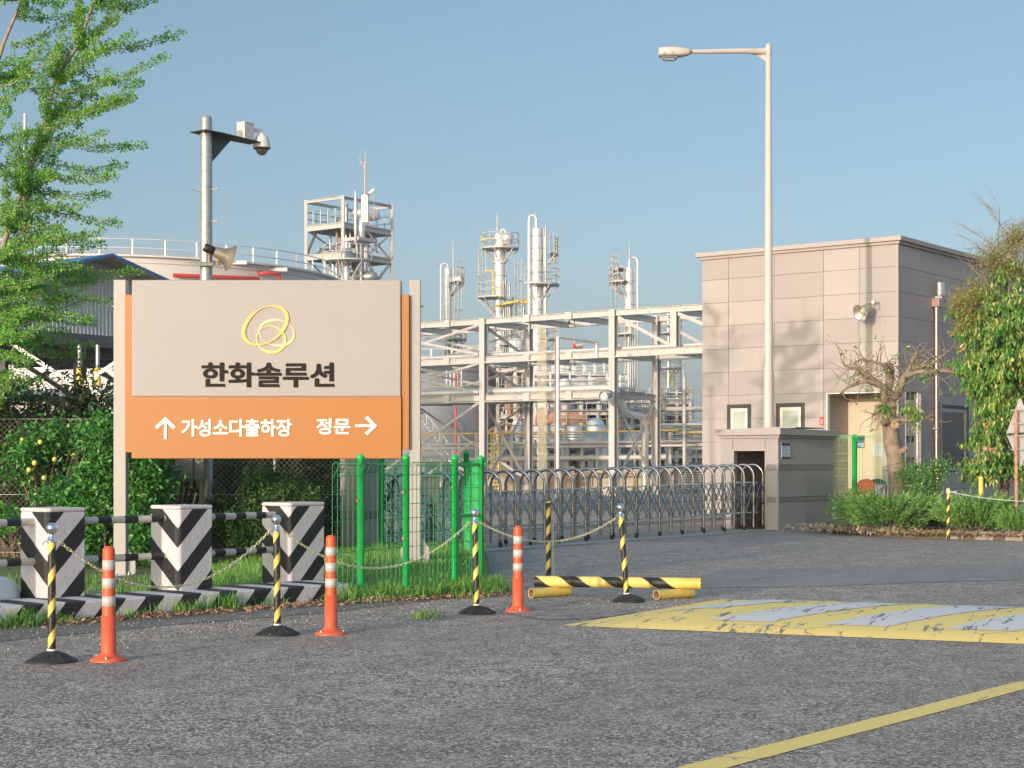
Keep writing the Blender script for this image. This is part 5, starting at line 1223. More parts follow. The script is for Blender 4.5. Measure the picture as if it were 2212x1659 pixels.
for (px, d, rx, ry, h), lb in zip(hed, hl):
    d += 1.35 if px < 700 else 1.6
    t = thing('hedge_conifer', f'dark half-dead conifer of the hedge {lb}', 'shrub', ((px - CX) / FPX * d, d, 0), 0, 'dark conifers of the hedge')
    c = np.array([(px - CX) / FPX * d, d, h * .5]); p, cc2 = clustered(9500, 260, c, (rx * 1.15, ry, h * .52), .11, .15); p[:, 2] = np.maximum(p[:, 2], .05); top = h * 1.03; p[:, 2] = np.minimum(p[:, 2], top + .1 * RNG.random(len(p)))
    mb = MB(); leaves(mb, p, rdir(len(p), .5), .11, .034, .3); mb.build('foliage', mt['juniperdark'], t)
    mb = MB(); p, _ = clustered(900, 60, c, (rx * .9, ry * .9, h * .5), .12, .5); leaves(mb, p, rdir(len(p), .1), .20, .007, .1); mb.build('dead_twigs', mt['deadtwig'], t)
    mb = MB()
    for k in range(16): q = V(cc2[k]); mb.tube(sag(V((c[0] + random.gauss(0, .15), d, 0)), q, -.1, 5), taper(.022, .007, 6), 5)
    mb.build('stem', mt['bark'], t)
# white plastic pipe lying, bare stems near the meter box
mb = MB()
for k in range(9): mb.tube(branch_path(V(((352 - CX) / FPX * 21.2 + random.gauss(0, .05), 21.2, 0)), V((random.uniform(.1, .5), 0, 1)), random.uniform(.8, 1.3), 6, jit=.12), taper(.012, .004, 7), 5)
tag(mb.build('bare_sapling', mt['barkginkgo']), 'thin bare sapling stems beside the meter box', 'sapling')

# ---------------------------------------------------------------- ginkgo at the left
GD = 22.6; gx = lambda px: (px - CX) / FPX * GD; gzz = lambda py: CH + (HZ - py) / FPX * GD
t = thing('ginkgo_tree', 'tall young ginkgo with fresh bright green leaves on long upswept branches at the left edge', 'tree', (gx(-230), GD + .2, 0))
st = MB(); lf = []; gt = V((gx(-230), GD + .2, 0))
def gp(px, py, dy=0): return V((gx(px), GD + dy, gzz(py)))
leaders = [[gt, gp(-190, 1000, .1), gp(-100, 720, .1), gp(0, 560), gp(18, 494), gp(45, 417), gp(74, 336), gp(98, 259), gp(119, 173), gp(167, 101), gp(205, 0), gp(235, -90), gp(250, -170)],
           [gp(-190, 1000, .1), gp(-120, 640, -.3), gp(-60, 380, -.3), gp(0, 178, -.3), gp(24, 101, -.3), gp(48, 45, -.3), gp(65, 0, -.3), gp(100, -120, -.3)],
           [gp(-190, 1000, .1), gp(-230, 600, .3), gp(-230, 200, .4), gp(-200, -150, .4)], [gp(-210, 900, .1), gp(-330, 600, 0), gp(-400, 250, 0), gp(-440, -50, 0)]]
lr = [.05, .038, .09, .07]
for q, r in zip(leaders, lr): st.tube(q, taper(r, .014, len(q)), 9)
def spur(path, r0, dens=30, start=.0):
    st.tube(path, taper(r0, .004, len(path)), 5, caps=False)
    ln = sum((path[i + 1] - path[i]).length for i in range(len(path) - 1)); n = int(ln * dens); P_ = np.array([tuple(x) for x in path]); m = len(path) - 1
    s_ = start + (1 - start) * RNG.random(n); ii = np.minimum((s_ * m).astype(int), m - 1); f = (s_ * m - ii)[:, None]; b_ = P_[ii] * (1 - f) + P_[ii + 1] * f; T = unit(P_[ii + 1] - P_[ii])
    off = unit(np.cross(T, RNG.normal(size=(n, 3)))); lf.append((b_ + off * (.010 + .042 * RNG.random((n, 1))), off + T * .3 + np.array([0, 0, .2])))
def upcurve(a, b, up=.25, n=9):
    a = V(a); b = V(b); o = []
    for i in range(n + 1): f = i / n; p = a.lerp(b, f); p.z -= up * (a - b).length * f * (1 - f) * 1.0; p += V([random.gauss(0, .012) for _ in range(3)]); o.append(p)
    return o
def sidebr(path, dens=1.0, sc=1.0, dep=1):
    ln = (path[-1] - path[0]).length; k = int(ln * 4.2 * dens)
    for _ in range(k):
        f = random.uniform(.12, .92); i = min(int(f * (len(path) - 1)), len(path) - 2); b = path[i]; d = (path[i + 1] - path[i]).normalized()
        a = random.choice((-1, 1)); s_ = (d + V((random.gauss(0, .35), random.gauss(0, .7), a * random.uniform(.15, .8)))).normalized(); l_ = random.uniform(.18, .55) * sc * (1.15 - f)
        q = upcurve(b, b + s_ * l_ + V((0, 0, .05)), .2, 5); spur(q, .005, 165)
        if dep: sidebr(q, .8, .5, 0)
mainb = [((205, 20), (322, -30)), ((205, 60), (285, 0)), ((185, 90), (275, 50)), ((167, 101), (385, 42)), ((160, 130), (320, 92)), ((150, 150), (290, 155)), ((130, 180), (240, 120)), ((120, 200), (385, 147)), ((112, 225), (300, 222)),
         ((105, 250), (310, 230)), ((98, 280), (330, 200)), ((92, 300), (315, 312)), ((85, 320), (250, 300)), ((80, 345), (262, 345)), ((70, 370), (283, 405)), ((60, 400), (240, 420)), ((50, 430), (256, 478)), ((45, 450), (200, 440)),
         ((20, 500), (230, 525)), ((10, 520), (248, 508)), ((0, 560), (190, 580)), ((0, 590), (292, 575)), ((-20, 610), (240, 640)), ((-30, 640), (235, 700)), ((-40, 660), (190, 690)), ((-50, 700), (180, 742)), ((-60, 740), (110, 790)), ((-60, 720), (150, 760)),
         ((24, 101), (150, 20)), ((0, 178), (130, 120)), ((-20, 240), (110, 200)), ((-30, 300), (100, 300)), ((-40, 340), (70, 380)), ((48, 45), (120, -30)), ((-60, 420), (60, 470)), ((-60, 500), (50, 560)), ((-80, 560), (60, 620)), ((-90, 620), (80, 680)), ((-90, 760), (60, 850)), ((-80, 800), (70, 822)), ((-100, 820), (40, 890)),
         ((20, 480), (150, 500)), ((60, 380), (160, 400)), ((100, 250), (200, 200)), ((140, 160), (220, 220)), ((0, 540), (120, 610)), ((-20, 600), (140, 660))]
for (a, b) in mainb:
    a_ = gp(*a, random.uniform(-.2, .2)); b_ = gp(*b, random.uniform(-.9, .9)); q = upcurve(a_, b_, .22 if b[1] < 480 else .10); spur(q, .011, 330); sidebr(q, .75, .75)
for k in range(120):
    py = random.uniform(-60, 860); xm = 40 + 165 * (.5 + .5 * sin(py * .011 + 1)); i0 = random.choice((0, 0, 1)); L_ = leaders[i0]; best = min(L_, key=lambda q: abs(q.z - gzz(py + 40)))
    a_ = best + V((0, random.uniform(-.3, .3), 0)); px_ = (a_.x / a_.y) * FPX + CX
    b_ = gp(max(px_ + 30, random.uniform(.35, 1) * xm), py - random.uniform(0, 70), random.uniform(-1.1, 1.1)); q = upcurve(a_, b_, .18); spur(q, .009, 260); sidebr(q, .35, .7)
# off-frame left and upper crown (its shade falls on the gatehouse wall)
for k in range(80):
    L_ = leaders[random.choice((0, 1, 2, 2, 3, 3))]; i = random.randrange(2, len(L_) - 1); a_ = L_[i].lerp(L_[i + 1], random.random())
    if a_.x > gx(10) and a_.z < gzz(20): continue
    an = random.uniform(0, 2 * pi); l_ = random.uniform(.6, 1.7); b_ = a_ + V((cos(an) * l_, sin(an) * l_, random.uniform(-.1, .5)))
    if (b_.x / b_.y) * FPX + CX > 200 and b_.z < gzz(10): continue
    q = upcurve(a_, b_, .2); spur(q, .013, 70); sidebr(q, .45)
st.build('trunk', mt['barkginkgo'], t)
B_ = np.concatenate([x[0] for x in lf]); D_ = np.concatenate([x[1] for x in lf]); mb = MB(); print('ginkgo leaves', len(B_))
leaves(mb, B_, D_ + RNG.normal(size=D_.shape) * .35, .034, .029, .25); mb.build('crown', mt['ginkgo'], t)
# ================================================================ INDUSTRIAL BACKGROUND
def PX(px, py, d): return P(px, py, d)
def zat(py, d): return CH + (HZ - py) / FPX * d
def xat(px, d): return (px - CX) / FPX * d
# ---- corrugated shed on stilts
A0 = V((-13.95, 58.0, 0)); u = lambda t_, z, n_=0: A0 + E1 * t_ + E2 * n_ + V((0, 0, z))
sh = thing('raised_shed', 'grey corrugated shed with a blue gable roof raised on dark steel columns', 'building', A0)
mb = MB(); zt = lambda t_: 8.65 - .262 * abs(t_) - .12; zbm = 5.86; n = 72
for i in range(n):   # corrugations as real folds
    t0, t1 = -6 + 12 * i / n, -6 + 12 * (i + 1) / n; tm = (t0 + t1) / 2
    for (a, b, d0, d1) in ((t0, t0 + .02, 0, .03), (t0 + .02, tm, .03, .03), (tm, tm + .02, .03, 0), (tm + .02, t1, 0, 0)):
        vs = [u(a, zbm, 1.1 - d0), u(b, zbm, 1.1 - d1), u(b, zt(b), 1.1 - d1), u(a, zt(a), 1.1 - d0)]; mb.add(vs, [(0, 1, 2, 3)])
mb.obox(u(-6, zbm, 1.14), E1 * 12, E2 * .05, V((0, 0, 1.1))); mb.build('corrugated_wall', mt['corr'], sh)
mb = MB()
for s_ in (-1, 1):
    a = u(0, 8.65, -.1); e_ = u(s_ * 6.4, 8.65 - .262 * 6.4, -.1); th = V((0, 0, -.10)); mb.obox(a, e_ - a, E2 * 16, th)
mb.build('roof', mt['blueroof'], sh)
mb = MB()
for s_ in (-1, 1):
    a = u(0, 8.54, -.05); e_ = u(s_ * 6.3, 8.54 - .262 * 6.3, -.05); mb.obox(a, e_ - a, E2 * 1.1, V((0, 0, -.03)))
for k in (-4.5, -3, -1.5, 1.5, 3, 4.5): mb.beam(u(k, zt(k) - .03, 1.1), u(k, zt(k) - .03, .02), .07, .10)
mb.build('soffit', mt['soffit'], sh)
mb = MB(); mb.beam(u(-7, 5.65, 1.0), u(7, 5.65, 1.0), .3, .42); mb.beam(u(-7, 5.25, 1.9), u(7, 5.25, 1.9), .3, .3); mb.obox(u(-7, 5.5, 1.2), E1 * 14, E2 * 12, V((0, 0, .12)))
for k in range(8): mb.beam(u(-6.5 + k * 1.9, 5.4, 1.1), u(-6.5 + k * 1.9, 5.4, 12), .15, .2)
mb.build('deck', mt['steeldark'], sh)
for t_ in (-3.05, .25, 3.8):
    for nn2 in (2.0, 6.5): mb = MB(); mb.hbeam(u(t_, 0, nn2), u(t_, 5.3, nn2), .35, .42, .05); mb.build('column', mt['steeldark'], sh)
mb = MB()
for (a, b) in (((-3.0, 5.2), (.2, 3.6)), ((.2, 5.2), (-3.0, 3.6)), ((.3, 5.1), (3.7, 3.4)), ((.3, 3.5), (3.7, 5.0)), ((-6, 5.0), (-3.1, 3.9))): mb.beam(u(a[0], a[1], 2.0), u(b[0], b[1], 2.0), .09, .14)
mb.beam(u(-7, 3.55, 2.2), u(7, 3.7, 2.2), .15, .22); mb.build('brace', mt['steeldark'], sh)
mb = MB(); D_ = 38.0
mb.beam(PX(-20, 712, D_), PX(170, 838, D_), .05, .09); mb.beam(PX(172, 836, D_), PX(250, 782, D_), .05, .08)
mb.beam(PX(200, 838, D_), PX(250, 905, D_), .06, .13); tag(mb.build('sloping_strut', mt['galv']), 'pale sloping steel struts rising above the dark hedge at the left', 'strut')
for px in (172, 211):
    mb = MB(); d = 40; mb.tube([PX(px, 860, d), PX(px, 745, d)], .05, 10); mb.tube([PX(px, 836, d), PX(px, 795, d)], .075, 10, 1); tag(mb.build('standpipe', [mt['galv'], mt['yellowp']]), f'vertical standpipe with a yellow sleeve below the raised shed, the {"left" if px < 200 else "right"} of the two', 'pipe')

# ---- tanks
def tank(name, label, px, D0, R, ztop, mat, rail=True, npost=44, roofz=.7, ringz=(), rh=1.15):
    c = V((xat(px, D0), D0, 0)); t = thing(name, label, 'storage tank', c); mb = MB(); mb.lathe([(R, 0), (R, ztop)], c, 96); 
    mb.build('shell', mt[mat], t); mb = MB(); mb.lathe([(R + .05, ztop), (R * .5, ztop + roofz * .6), (.1, ztop + roofz)][::1], c, 96); mb.lathe([(R, ztop - .35), (R + .10, ztop - .35), (R + .10, ztop), (R, ztop)][::1], c, 96, 0, V((0, 0, 1)), False); mb.build('roof', mt[mat], t)
    if ringz:
        mb = MB()
        for z in ringz: mb.lathe([(R, z - .01), (R + .012, z - .01), (R + .012, z + .01), (R, z + .01)], c, 96, 0, V((0, 0, 1)), False)
        mb.build('seam', mt['steelpaint'], t)
    if rail:
        mb = MB()
        for z in (rh, rh * .52): mb.lathe([(R + .06, ztop + z - .035), (R + .11, ztop + z), (R + .06, ztop + z + .035), (R + .01, ztop + z), (R + .06, ztop + z - .035)], c, 96)
        mb.lathe([(R, ztop), (R + .45, ztop), (R + .45, ztop + .12), (R, ztop + .12)], c, 96, 0, V((0, 0, 1)), False)
        for k in range(npost): a = 2 * pi * (k + .3) / npost; p = c + V(((R + .06) * cos(a), (R + .06) * sin(a), ztop)); mb.beam(p, p + V((0, 0, rh)), .11, .05)
        mb.build('railing', mt['white'], t)
    return t, c
wt, wc = tank('storage_tank', 'huge white storage tank with a white railing round its rim behind the sign', 276, 120, 14.9, 14.45, 'tankwhite', True, 46, 2.4, (12.1, 9.7))
mb = MB()
def zt2(px, py): return zat(py, 120 - 15.1 * sqrt(max(0, 1 - ((px - 276) / 446) ** 2)))
def tp2(ang, z, R=15.1): return wc + V((R * cos(ang), R * sin(ang), z))
a_ = lambda px: -pi / 2 + math.asin(max(-.999, min(.999, (px - 276) / 446 * 1.0)))
pts = [tp2(a_(px), zt2(px, 591.5 + (px - 330) * .022), 15.2) for px in range(330, 426, 12)] + [tp2(a_(428), zt2(428, 604), 15.2)] ; mb.tube(pts, .13, 8)
pts = [tp2(a_(px), zt2(px, 595 + (px - 455) * .048), 15.2) for px in range(455, 610, 12)]; mb.tube(pts, .13, 8)
mb.tube([tp2(a_(604), zat(587.5, 109), 14.9), tp2(a_(606), zat(587.5, 109), 15.6), tp2(a_(624), zat(587.5, 109), 15.6), tp2(a_(626), zat(590, 109), 15.6), tp2(a_(626), zat(612, 109), 15.6)], .13, 8); mb.build('foam_pipe', mt['red'], wt)
mb = MB()
for (px, py) in ((330, 576), (628, 566), (560, 560)): p = tp2(a_(px), zat(py, 106.5), 15.15); mb.bx(p.x - .8, p.x + .8, p.y - .15, p.y + .1, p.z - .12, p.z + .12)
mb.build('rim_bracket', mt['tankwhite'], wt)
gt2, gc = tank('storage_tank', 'dark grey storage tank behind the pipe rack, right of the sign post', 905, 112, 5.6, 7.7, 'tankgrey', True, 26, .5, (6.3, 5.0, 3.7, 2.4), 1.0)
for (px, d, R, z, lb) in ((1262, 128, 2.3, 8.0, 'small pale tank behind the steel rack, middle of the three'), (1175, 120, 1.9, 7.6, 'small pale tank behind the conduits, leftmost of the three'), (1235, 110, 3.6, 6.2, 'low grey tank in front of the small pale tanks')):
    tank('small_tank', lb, px, d, R, z, 'steelpaint' if z < 7 else 'tankwhite', True, 18, .4, (), 1.0)
tank('small_tank', 'low white tank with a yellow railing in front of the distant tower block', 1495, 150, 3.2, zat(925, 147), 'tankwhite', True, 16, .4, (), .9)
tank('small_tank', 'white tank glimpsed under the raised shed', 60, 84, 8.5, 4.4, 'tankwhite', False)

# ---- slender lattice mast in red and white
mb = MB(); d = 140; q = V((xat(54, d), d, 0)); t = thing('radio_mast', 'thin red and white mast seen through the ginkgo branches', 'mast', q)
zz0, zz1 = zat(640, d), zat(245, d)
mw, mr = MB(), MB()
for k in range(9):
    a, b = zz0 + (zz1 - zz0) * k / 9, zz0 + (zz1 - zz0) * (k + 1) / 9; (mr if k in (1, 3, 5) else mw).tube([(q.x, d, a), (q.x, d, b)], .22 - k * .012, 8)
mw.tube([(q.x, d, 0), (q.x, d, zz0)], .25, 8); mw.build('white_section', mt['white'], t); mr.build('red_section', mt['red'], t)

# ---- platforms, ladders, towers
def ladder(mb, p, z0, z1, w=.5, dirv=V((1, 0, 0)), cage=True, out=V((0, -1, 0))):
    for s_ in (-1, 1): mb.tube([p + dirv * s_ * w / 2 + V((0, 0, z0)), p + dirv * s_ * w / 2 + V((0, 0, z1))], .028, 4, caps=False)
    z = z0
    while z < z1: mb.tube([p - dirv * w / 2 + V((0, 0, z)), p + dirv * w / 2 + V((0, 0, z))], .025, 4, caps=False); z += .6
    if cage:
        z = z0 + 1.5
        while z < z1:
            pts = [p + dirv * w * .7 * cos(a) + out * .75 * sin(a) + V((0, 0, z)) for a in [pi * k / 6 for k in range(7)]]; mb.tube(pts, .024, 4, caps=False); z += 2.0
        for a in (.6, pi / 2, pi - .6): mb.tube([p + dirv * w * .7 * cos(a) + out * .75 * sin(a) + V((0, 0, z0 + 1.5)), p + dirv * w * .7 * cos(a) + out * .75 * sin(a) + V((0, 0, z1))], .03, 4, caps=False)
def platform(par, c, r0, r1, z, a0, a1, mat='steelpaint', n=14, h=1.1):
    mb = MB(); c = V(c); pts = lambda r, zz: [c + V((r * cos(a0 + (a1 - a0) * k / n), r * sin(a0 + (a1 - a0) * k / n), zz)) for k in range(n + 1)]
    A_, B_ = pts(r0, z), pts(r1, z); C_, D__ = pts(r0, z + .12), pts(r1, z + .12); vs = A_ + B_ + C_ + D__; m = n + 1
    fs = []
    for k in range(n): fs += [(k, k + 1, m + k + 1, m + k), (2 * m + k, 3 * m + k, 3 * m + k + 1, 2 * m + k + 1), (m + k, m + k + 1, 3 * m + k + 1, 3 * m + k)]
    mb.add(vs, fs)
    for hh in (h, h * .5): mb.tube([p + V((0, 0, hh)) for p in D__], .032, 5, caps=False)
    for k in range(0, n + 1, 2): mb.tube([D__[k], D__[k] + V((0, 0, h))], .03, 5, caps=False)
    for k in range(1, n, 4): mb.beam(B_[k], c + V((r0 * cos(a0 + (a1 - a0) * k / n), r0 * sin(a0 + (a1 - a0) * k / n), z - r1 + r0)), .08, .08)
    mb.build('platform', mt[mat], par)
def column(label, pxl, pxr, ytop, d, base_z=0, seams=14):
    R = (pxr - pxl) / 2 * d / FPX; c = V((xat((pxl + pxr) / 2, d), d, 0)); zt_ = zat(ytop, d); t = thing('distillation_column', label, 'tower', c, 0, 'shiny clad distillation columns')
    mb = MB(); mb.lathe([(R, base_z), (R, zt_ - R * .5), (R * .9, zt_ - R * .22), (R * .62, zt_ - R * .05), (R * .3, zt_), (.01, zt_ + .02)], c, 32); sh_ = mb.build('shell', mt['alu'], t)
    mb = MB(); z = 2.0
    while z < zt_ - R: mb.lathe([(R, z - .03), (R + .02, z - .03), (R + .02, z + .03), (R, z + .03)], c, 32, 0, V((0, 0, 1)), False); z += .95
    mb.build('cladding_band', mt['galv'], sh_); return t, c, R, zt_
def mast(par, px, py0, py1, d, r=.065):
    mb = MB(); x = xat(px, d); za, zb = zat(py0, d), zat(py1, d); m1 = za + (zb - za) * .72
    mb.tube([(x, d - .3, za), (x, d - .3, za + (zb - za) * .45)], r, 8); mb.tube([(x, d - .3, za + (zb - za) * .45), (x, d - .3, za + (zb - za) * .92)], r * .8, 8); mb.tube([(x, d - .3, za + (zb - za) * .92), (x, d - .3, zb)], .03, 5); mb.build('lightning_rod', mt['lampwhite'], par)
def ubend(par, pxa, pxb, pyt, pya, pyb, d, r, mat='alu', dy=0.0):
    xa, xb = xat(pxa, d), xat(pxb, d); zt_ = zat(pyt, d); rr = abs(xb - xa) / 2; pts = [V((xa, d + dy, zat(pya, d)))]
    for k in range(9): a = pi - pi * k / 8; pts.append(V(((xa + xb) / 2 + rr * cos(a) * (1 if xb > xa else -1), d + dy, zt_ - rr + rr * sin(a))))
    pts.append(V((xb, d + dy, zat(pyb, d)))); mb = MB(); mb.tube(pts, r, 12); mb.build('overhead_pipe', mt[mat], par)
def extras(par, px0, px1, d, y0, y1, n=5):
    mb = MB()
    for k in range(n): px = px0 + (px1 - px0) * (k + .5) / n; ya = y0 + random.random() * (y1 - y0) * .4; mb.tube([(xat(px, d), d - .5, zat(y1 + 200, d)), (xat(px, d), d - .5, zat(ya, d))], random.choice((.035, .05, .06)), 6)
    mb.build('riser_pipe', mt['galv'], par)
d = 132
t, c, R, z_ = column('shortest shiny column, just right of the sign post', 960, 975.5, 577, d)
ubend(t, 952, 968, 569, 1010, 577, d, .055); mast(t, 979.5, 612, 523, d); platform(t, c, R, R + 1.0, zat(613, d), -1.0, .9); mb = MB(); ladder(mb, c + V((R + .55, -.3, 0)), 2, zat(613, d)); mb.build('ladder', mt['galv'], t)
mb = MB(); mb.tube([c + V((R + .1, -.2, zat(607, d))), c + V((R + .75, -.2, zat(603, d)))], .30, 12); mb.build('nozzle', mt['alu'], t); extras(t, 961, 974, d, 590, 740, 4)
mb = MB(); mb.tube([V((xat(997, d), d, zat(605, d))), V((xat(997, d), d, zat(565, d))), V((xat(992, d), d, zat(563, d)))], .05, 5); mb.build('lamp_pole', mt['galv'], t)
platform(t, c, R, R + 1.2, zat(735, d), -1.6, 1.3, 'galv')
t, c, R, z_ = column('shiny column with two round platforms, left of the tallest column', 1066.5, 1092, 503, d)
mast(t, 1074.5, 508, 461, d); ubend(t, 1081, 1092.5, 496, 508, 760, d, .085); platform(t, c, R, R + 1.05, zat(539, d), 0, 2 * pi, 'steelpaint', 24); platform(t, c, R, R + 1.3, zat(645, d), 2.2, 4.9, 'steelpaint'); platform(t, c, R, R + 1.2, zat(748, d), -1.6, 1.4, 'steelpaint')
mb = MB(); ladder(mb, c + V((-R - .9, -.3, 0)), zat(640, d), zat(536, d)); mb.build('ladder', mt['galv'], t); mb = MB(); mb.tube([V((xat(1050, d), d - 1, zat(588, d))), V((xat(1065, d), d - 1, zat(588, d))), V((xat(1066, d), d - 1, zat(640, d)))], .09, 6); mb.tube([V((xat(1040, d), d - 1, zat(522, d))), V((xat(1066, d), d - 1, zat(519, d)))], .10, 6); mb.build('platform_guard', mt['yellowp'], t)
mb = MB(); mb.lathe([(.01, -.5), (.42, -.4), (.5, 0), (.42, .4), (.01, .5)], V((xat(1095, d), d - .6, zat(518, d))), 14); mb.build('nozzle', mt['alu'], t); extras(t, 1086, 1103, d, 550, 740, 4)
mb = MB(); mb.tube([V((xat(1103, d), d, zat(760, d))), V((xat(1104, d), d, zat(655, d))), V((xat(1108, d), d, zat(643, d))), V((xat(1113, d), d, zat(655, d))), V((xat(1113, d), d, zat(760, d)))], .11, 7); mb.tube([V((xat(1129, d), d, zat(760, d))), V((xat(1132, d), d, zat(658, d)))], .10, 6); mb.build('riser_pipe', mt['galv'], t)
mb = MB(); c3 = V((xat(1118, d), d - .3, zat(654, d))); mb.tube([c3 + V((1.7 * cos(a), 1.0 * sin(a), .3 * cos(a))) for a in [2 * pi * k / 16 for k in range(17)]], .10, 5); mb.build('platform_guard', mt['yellowp'], t)
t, c, R, z_ = column('tallest shiny column with a thick overhead pipe on its left', 1147, 1173.5, 490, d - 2); d = 130
ubend(t, 1142.5, 1158, 467, 1000, 493, d, .105, 'alu', -.4); mast(t, 1157, 485, 461, d, .06); platform(t, c, R, R + 1.25, zat(617, d), -2.2, 1.2); platform(t, c, R, R + 1.1, zat(735, d), -1.2, 1.4)
mb = MB(); ladder(mb, c + V((R + .8, -.2, 0)), zat(612, d), zat(506, d)); ladder(mb, c + V((-R - 1.0, .2, 0)), zat(760, d), zat(560, d), .45); mb.build('ladder', mt['galv'], t); platform(t, c, R + .6, R + 1.2, zat(553, d), -.7, .7); extras(t, 1174, 1180, d, 490, 560, 3)
mb = MB(); mb.lathe([(.01, -.1), (.10, -.05), (.11, .1), (.01, .15)], V((xat(1178, d), d, zat(496, d))), 10); mb.build('beacon', mt['redsign'], t)
d = 136
t, c, R, z_ = column('shiny column with an overhead pipe on its right, behind the right end of the rack', 1347, 1371.5, 576, d)
ubend(t, 1359.5, 1377.5, 556, 578, 1000, d, .09); mast(t, 1359.3, 560, 523, d, .055); platform(t, c, R, R + 1.2, zat(612, d), 2.0, 4.4); platform(t, c, R, R + 1.2, zat(725, d), 2.0, 4.6); platform(t, c, R, R + 1.0, zat(585, d), 2.2, 4.0)
mb = MB(); ladder(mb, c + V((-R - .7, -.2, 0)), zat(725, d), zat(585, d)); mb.build('ladder', mt['galv'], t); extras(t, 1348, 1372, d, 700, 760, 6)
mb = MB(); mb.tube([V((xat(1332, d), d, zat(606, d))), V((xat(1332, d), d, zat(558, d)))], .05, 5); mb.tube([V((xat(1324, d), d - 1, zat(597, d))), V((xat(1332, d), d - 1, zat(592, d)))], .12, 5); mb.build('lamp_pole', mt['galv'], t)
d = 150
t, c, R, z_ = column('thin distant column seen between the two beams of the rack', 1439.5, 1449, 672, d)
for y in (722, 797): platform(t, c, R, R + .95, zat(y, d), 0, 2 * pi, 'steelpaint', 16)
mb = MB(); ladder(mb, c + V((-R - .6, -.2, 0)), 2, zat(722, d)); ladder(mb, c + V((R + .6, -.2, 0)), 2, zat(722, d)); mb.build('ladder', mt['galv'], t); mast(t, 1443, 675, 655, d, .08); mb = MB(); ladder(mb, c + V((.2, -R - .3, 0)), zat(880, d), zat(800, d)); mb.build('ladder', mt['yellowp'], t)

# ---- steel frame tower with windsock
N0 = V((-13.2, 130, 0)); nn0 = lambda a, b, z: N0 + E1 * a + E2 * b + V((0, 0, z)); FW, FD_ = 5.8, 3.95
ft_ = thing('steel_tower', 'open steel frame tower full of vessels and pipes, carrying a windsock and an aerial', 'tower', N0); ZT = 22.3
for (a, b) in ((0, 0), (FW, 0), (0, FD_), (FW, FD_)): mb = MB(); mb.hbeam(nn0(a, b, 0), nn0(a, b, ZT), .25, .25, .04); mb.build('column', mt['steelpaint'], ft_)
mb = MB()
for z in (ZT - .15, 20.0, 17.7, 14.4, 11, 7.5):
    for (p, q) in (((0, 0), (FW, 0)), ((FW, 0), (FW, FD_)), ((0, FD_), (FW, FD_)), ((0, 0), (0, FD_))):
        if z > ZT - 1 and p == (0, FD_) : pass
        mb.hbeam(nn0(*p, z), nn0(*q, z), .2, (.40 if z in (20.0, 17.7) else .24) if z < ZT - 1 else .22, .04)
for (z0, z1) in ((17.7, 20.0), (14.4, 17.7), (11, 14.4), (7.5, 11)):
    for (p, q) in (((0, FD_), (FW, FD_)), ((FW, 0), (FW, FD_)), ((FW * .45, 0), (FW, 0))): mb.beam(nn0(*p, z0), nn0(*q, z1), .11, .11); mb.beam(nn0(*q, z0), nn0(*p, z1), .11, .11)
mb.beam(nn0(0, FD_, 17.8), nn0(1.2, FD_, 20), .16, .16); mb.build('beam', mt['steelpaint'], ft_)
mb = MB()
for z in (20.2, 17.9): mb.obox(nn0(0, 0, z), E1 * FW, E2 * FD_, V((0, 0, .08)))
for z in (20.25,):
    for (p, q) in (((0, FD_), (FW, FD_)), ((0, 0), (0, FD_)), ((FW, 0), (FW, FD_))):
        for h in (.55, 1.1): mb.tube([nn0(*p, z + h), nn0(*q, z + h)], .045, 5)
        for k in range(6): e_ = nn0(*p, z).lerp(nn0(*q, z), k / 5); mb.tube([e_, e_ + V((0, 0, 1.1))], .045, 5)
mb.build('walkway', mt['galv'], ft_)
def vcyl(px0, px1, y0, y1, d, nm, mat, par, dome=True):
    R = (px1 - px0) / 2 * d / FPX; c = V((xat((px0 + px1) / 2, d), d, 0)); a, b = zat(y1, d), zat(y0, d); mb = MB(); k = R * .35 if dome else .02; mb.lathe([(.01, a - k), (R * .7, a - k * .6), (R, a), (R, b), (R * .7, b + k * .6), (.01, b + k)], c, 20); return mb.build(nm, mt[mat], par)
vcyl(765, 771.5, 413, 528, 128.5, 'vent_pipe', 'alu', ft_); vcyl(773, 788.5, 472, 514, 129, 'vessel', 'alu', ft_); vcyl(742, 756, 540, 720, 128.6, 'vessel', 'alu', ft_); vcyl(745, 752, 522, 545, 128.6, 'vessel', 'alu', ft_); vcyl(786, 795, 520, 720, 131, 'riser_pipe', 'tankwhite', ft_); vcyl(777, 783, 528, 720, 129.5, 'riser_pipe', 'alu', ft_); vcyl(725, 731, 470, 700, 132, 'riser_pipe', 'rust', ft_)
mb = MB(); a = V((xat(795, 132), 132, zat(463, 132))); mb.lathe([(.01, -1.3), (.35, -1.15), (.48, -.6), (.48, .6), (.3, .9), (.01, 1.0)], a, 18, 0, V((.75, .3, -.05)).normalized()); mb.build('drum', mt['alu'], ft_)
mb = MB(); a = V((xat(792, 130), 130, zat(598, 130))); mb.lathe([(.01, -1.1), (.35, -1.0), (.45, -.6), (.45, .5), (.3, .8), (.01, .9)], a, 18, 0, V((.9, -.3, 0)).normalized()); mb.lathe([(.01, -.4), (.7, -.2), (.7, .2), (.01, .4)], V((xat(750, 128), 127.8, zat(556, 128))), 16, 0, V((.9, -.3, 0)).normalized()); mb.build('drum', mt['galv'], ft_)
platform(ft_, V((xat(749, 128.6), 128.6, 0)), .3, 1.9, zat(566, 128.6), pi, 2 * pi, 'steelpaint', 12)
mb = MB(); mb.obox(V((xat(776, 129), 128.4, zat(520, 129))), E1 * 2.2, E2 * 1.6, V((0, 0, .25))); mb.build('vessel_support', mt['steelpaint'], ft_)
mb = MB(); random.seed(5)
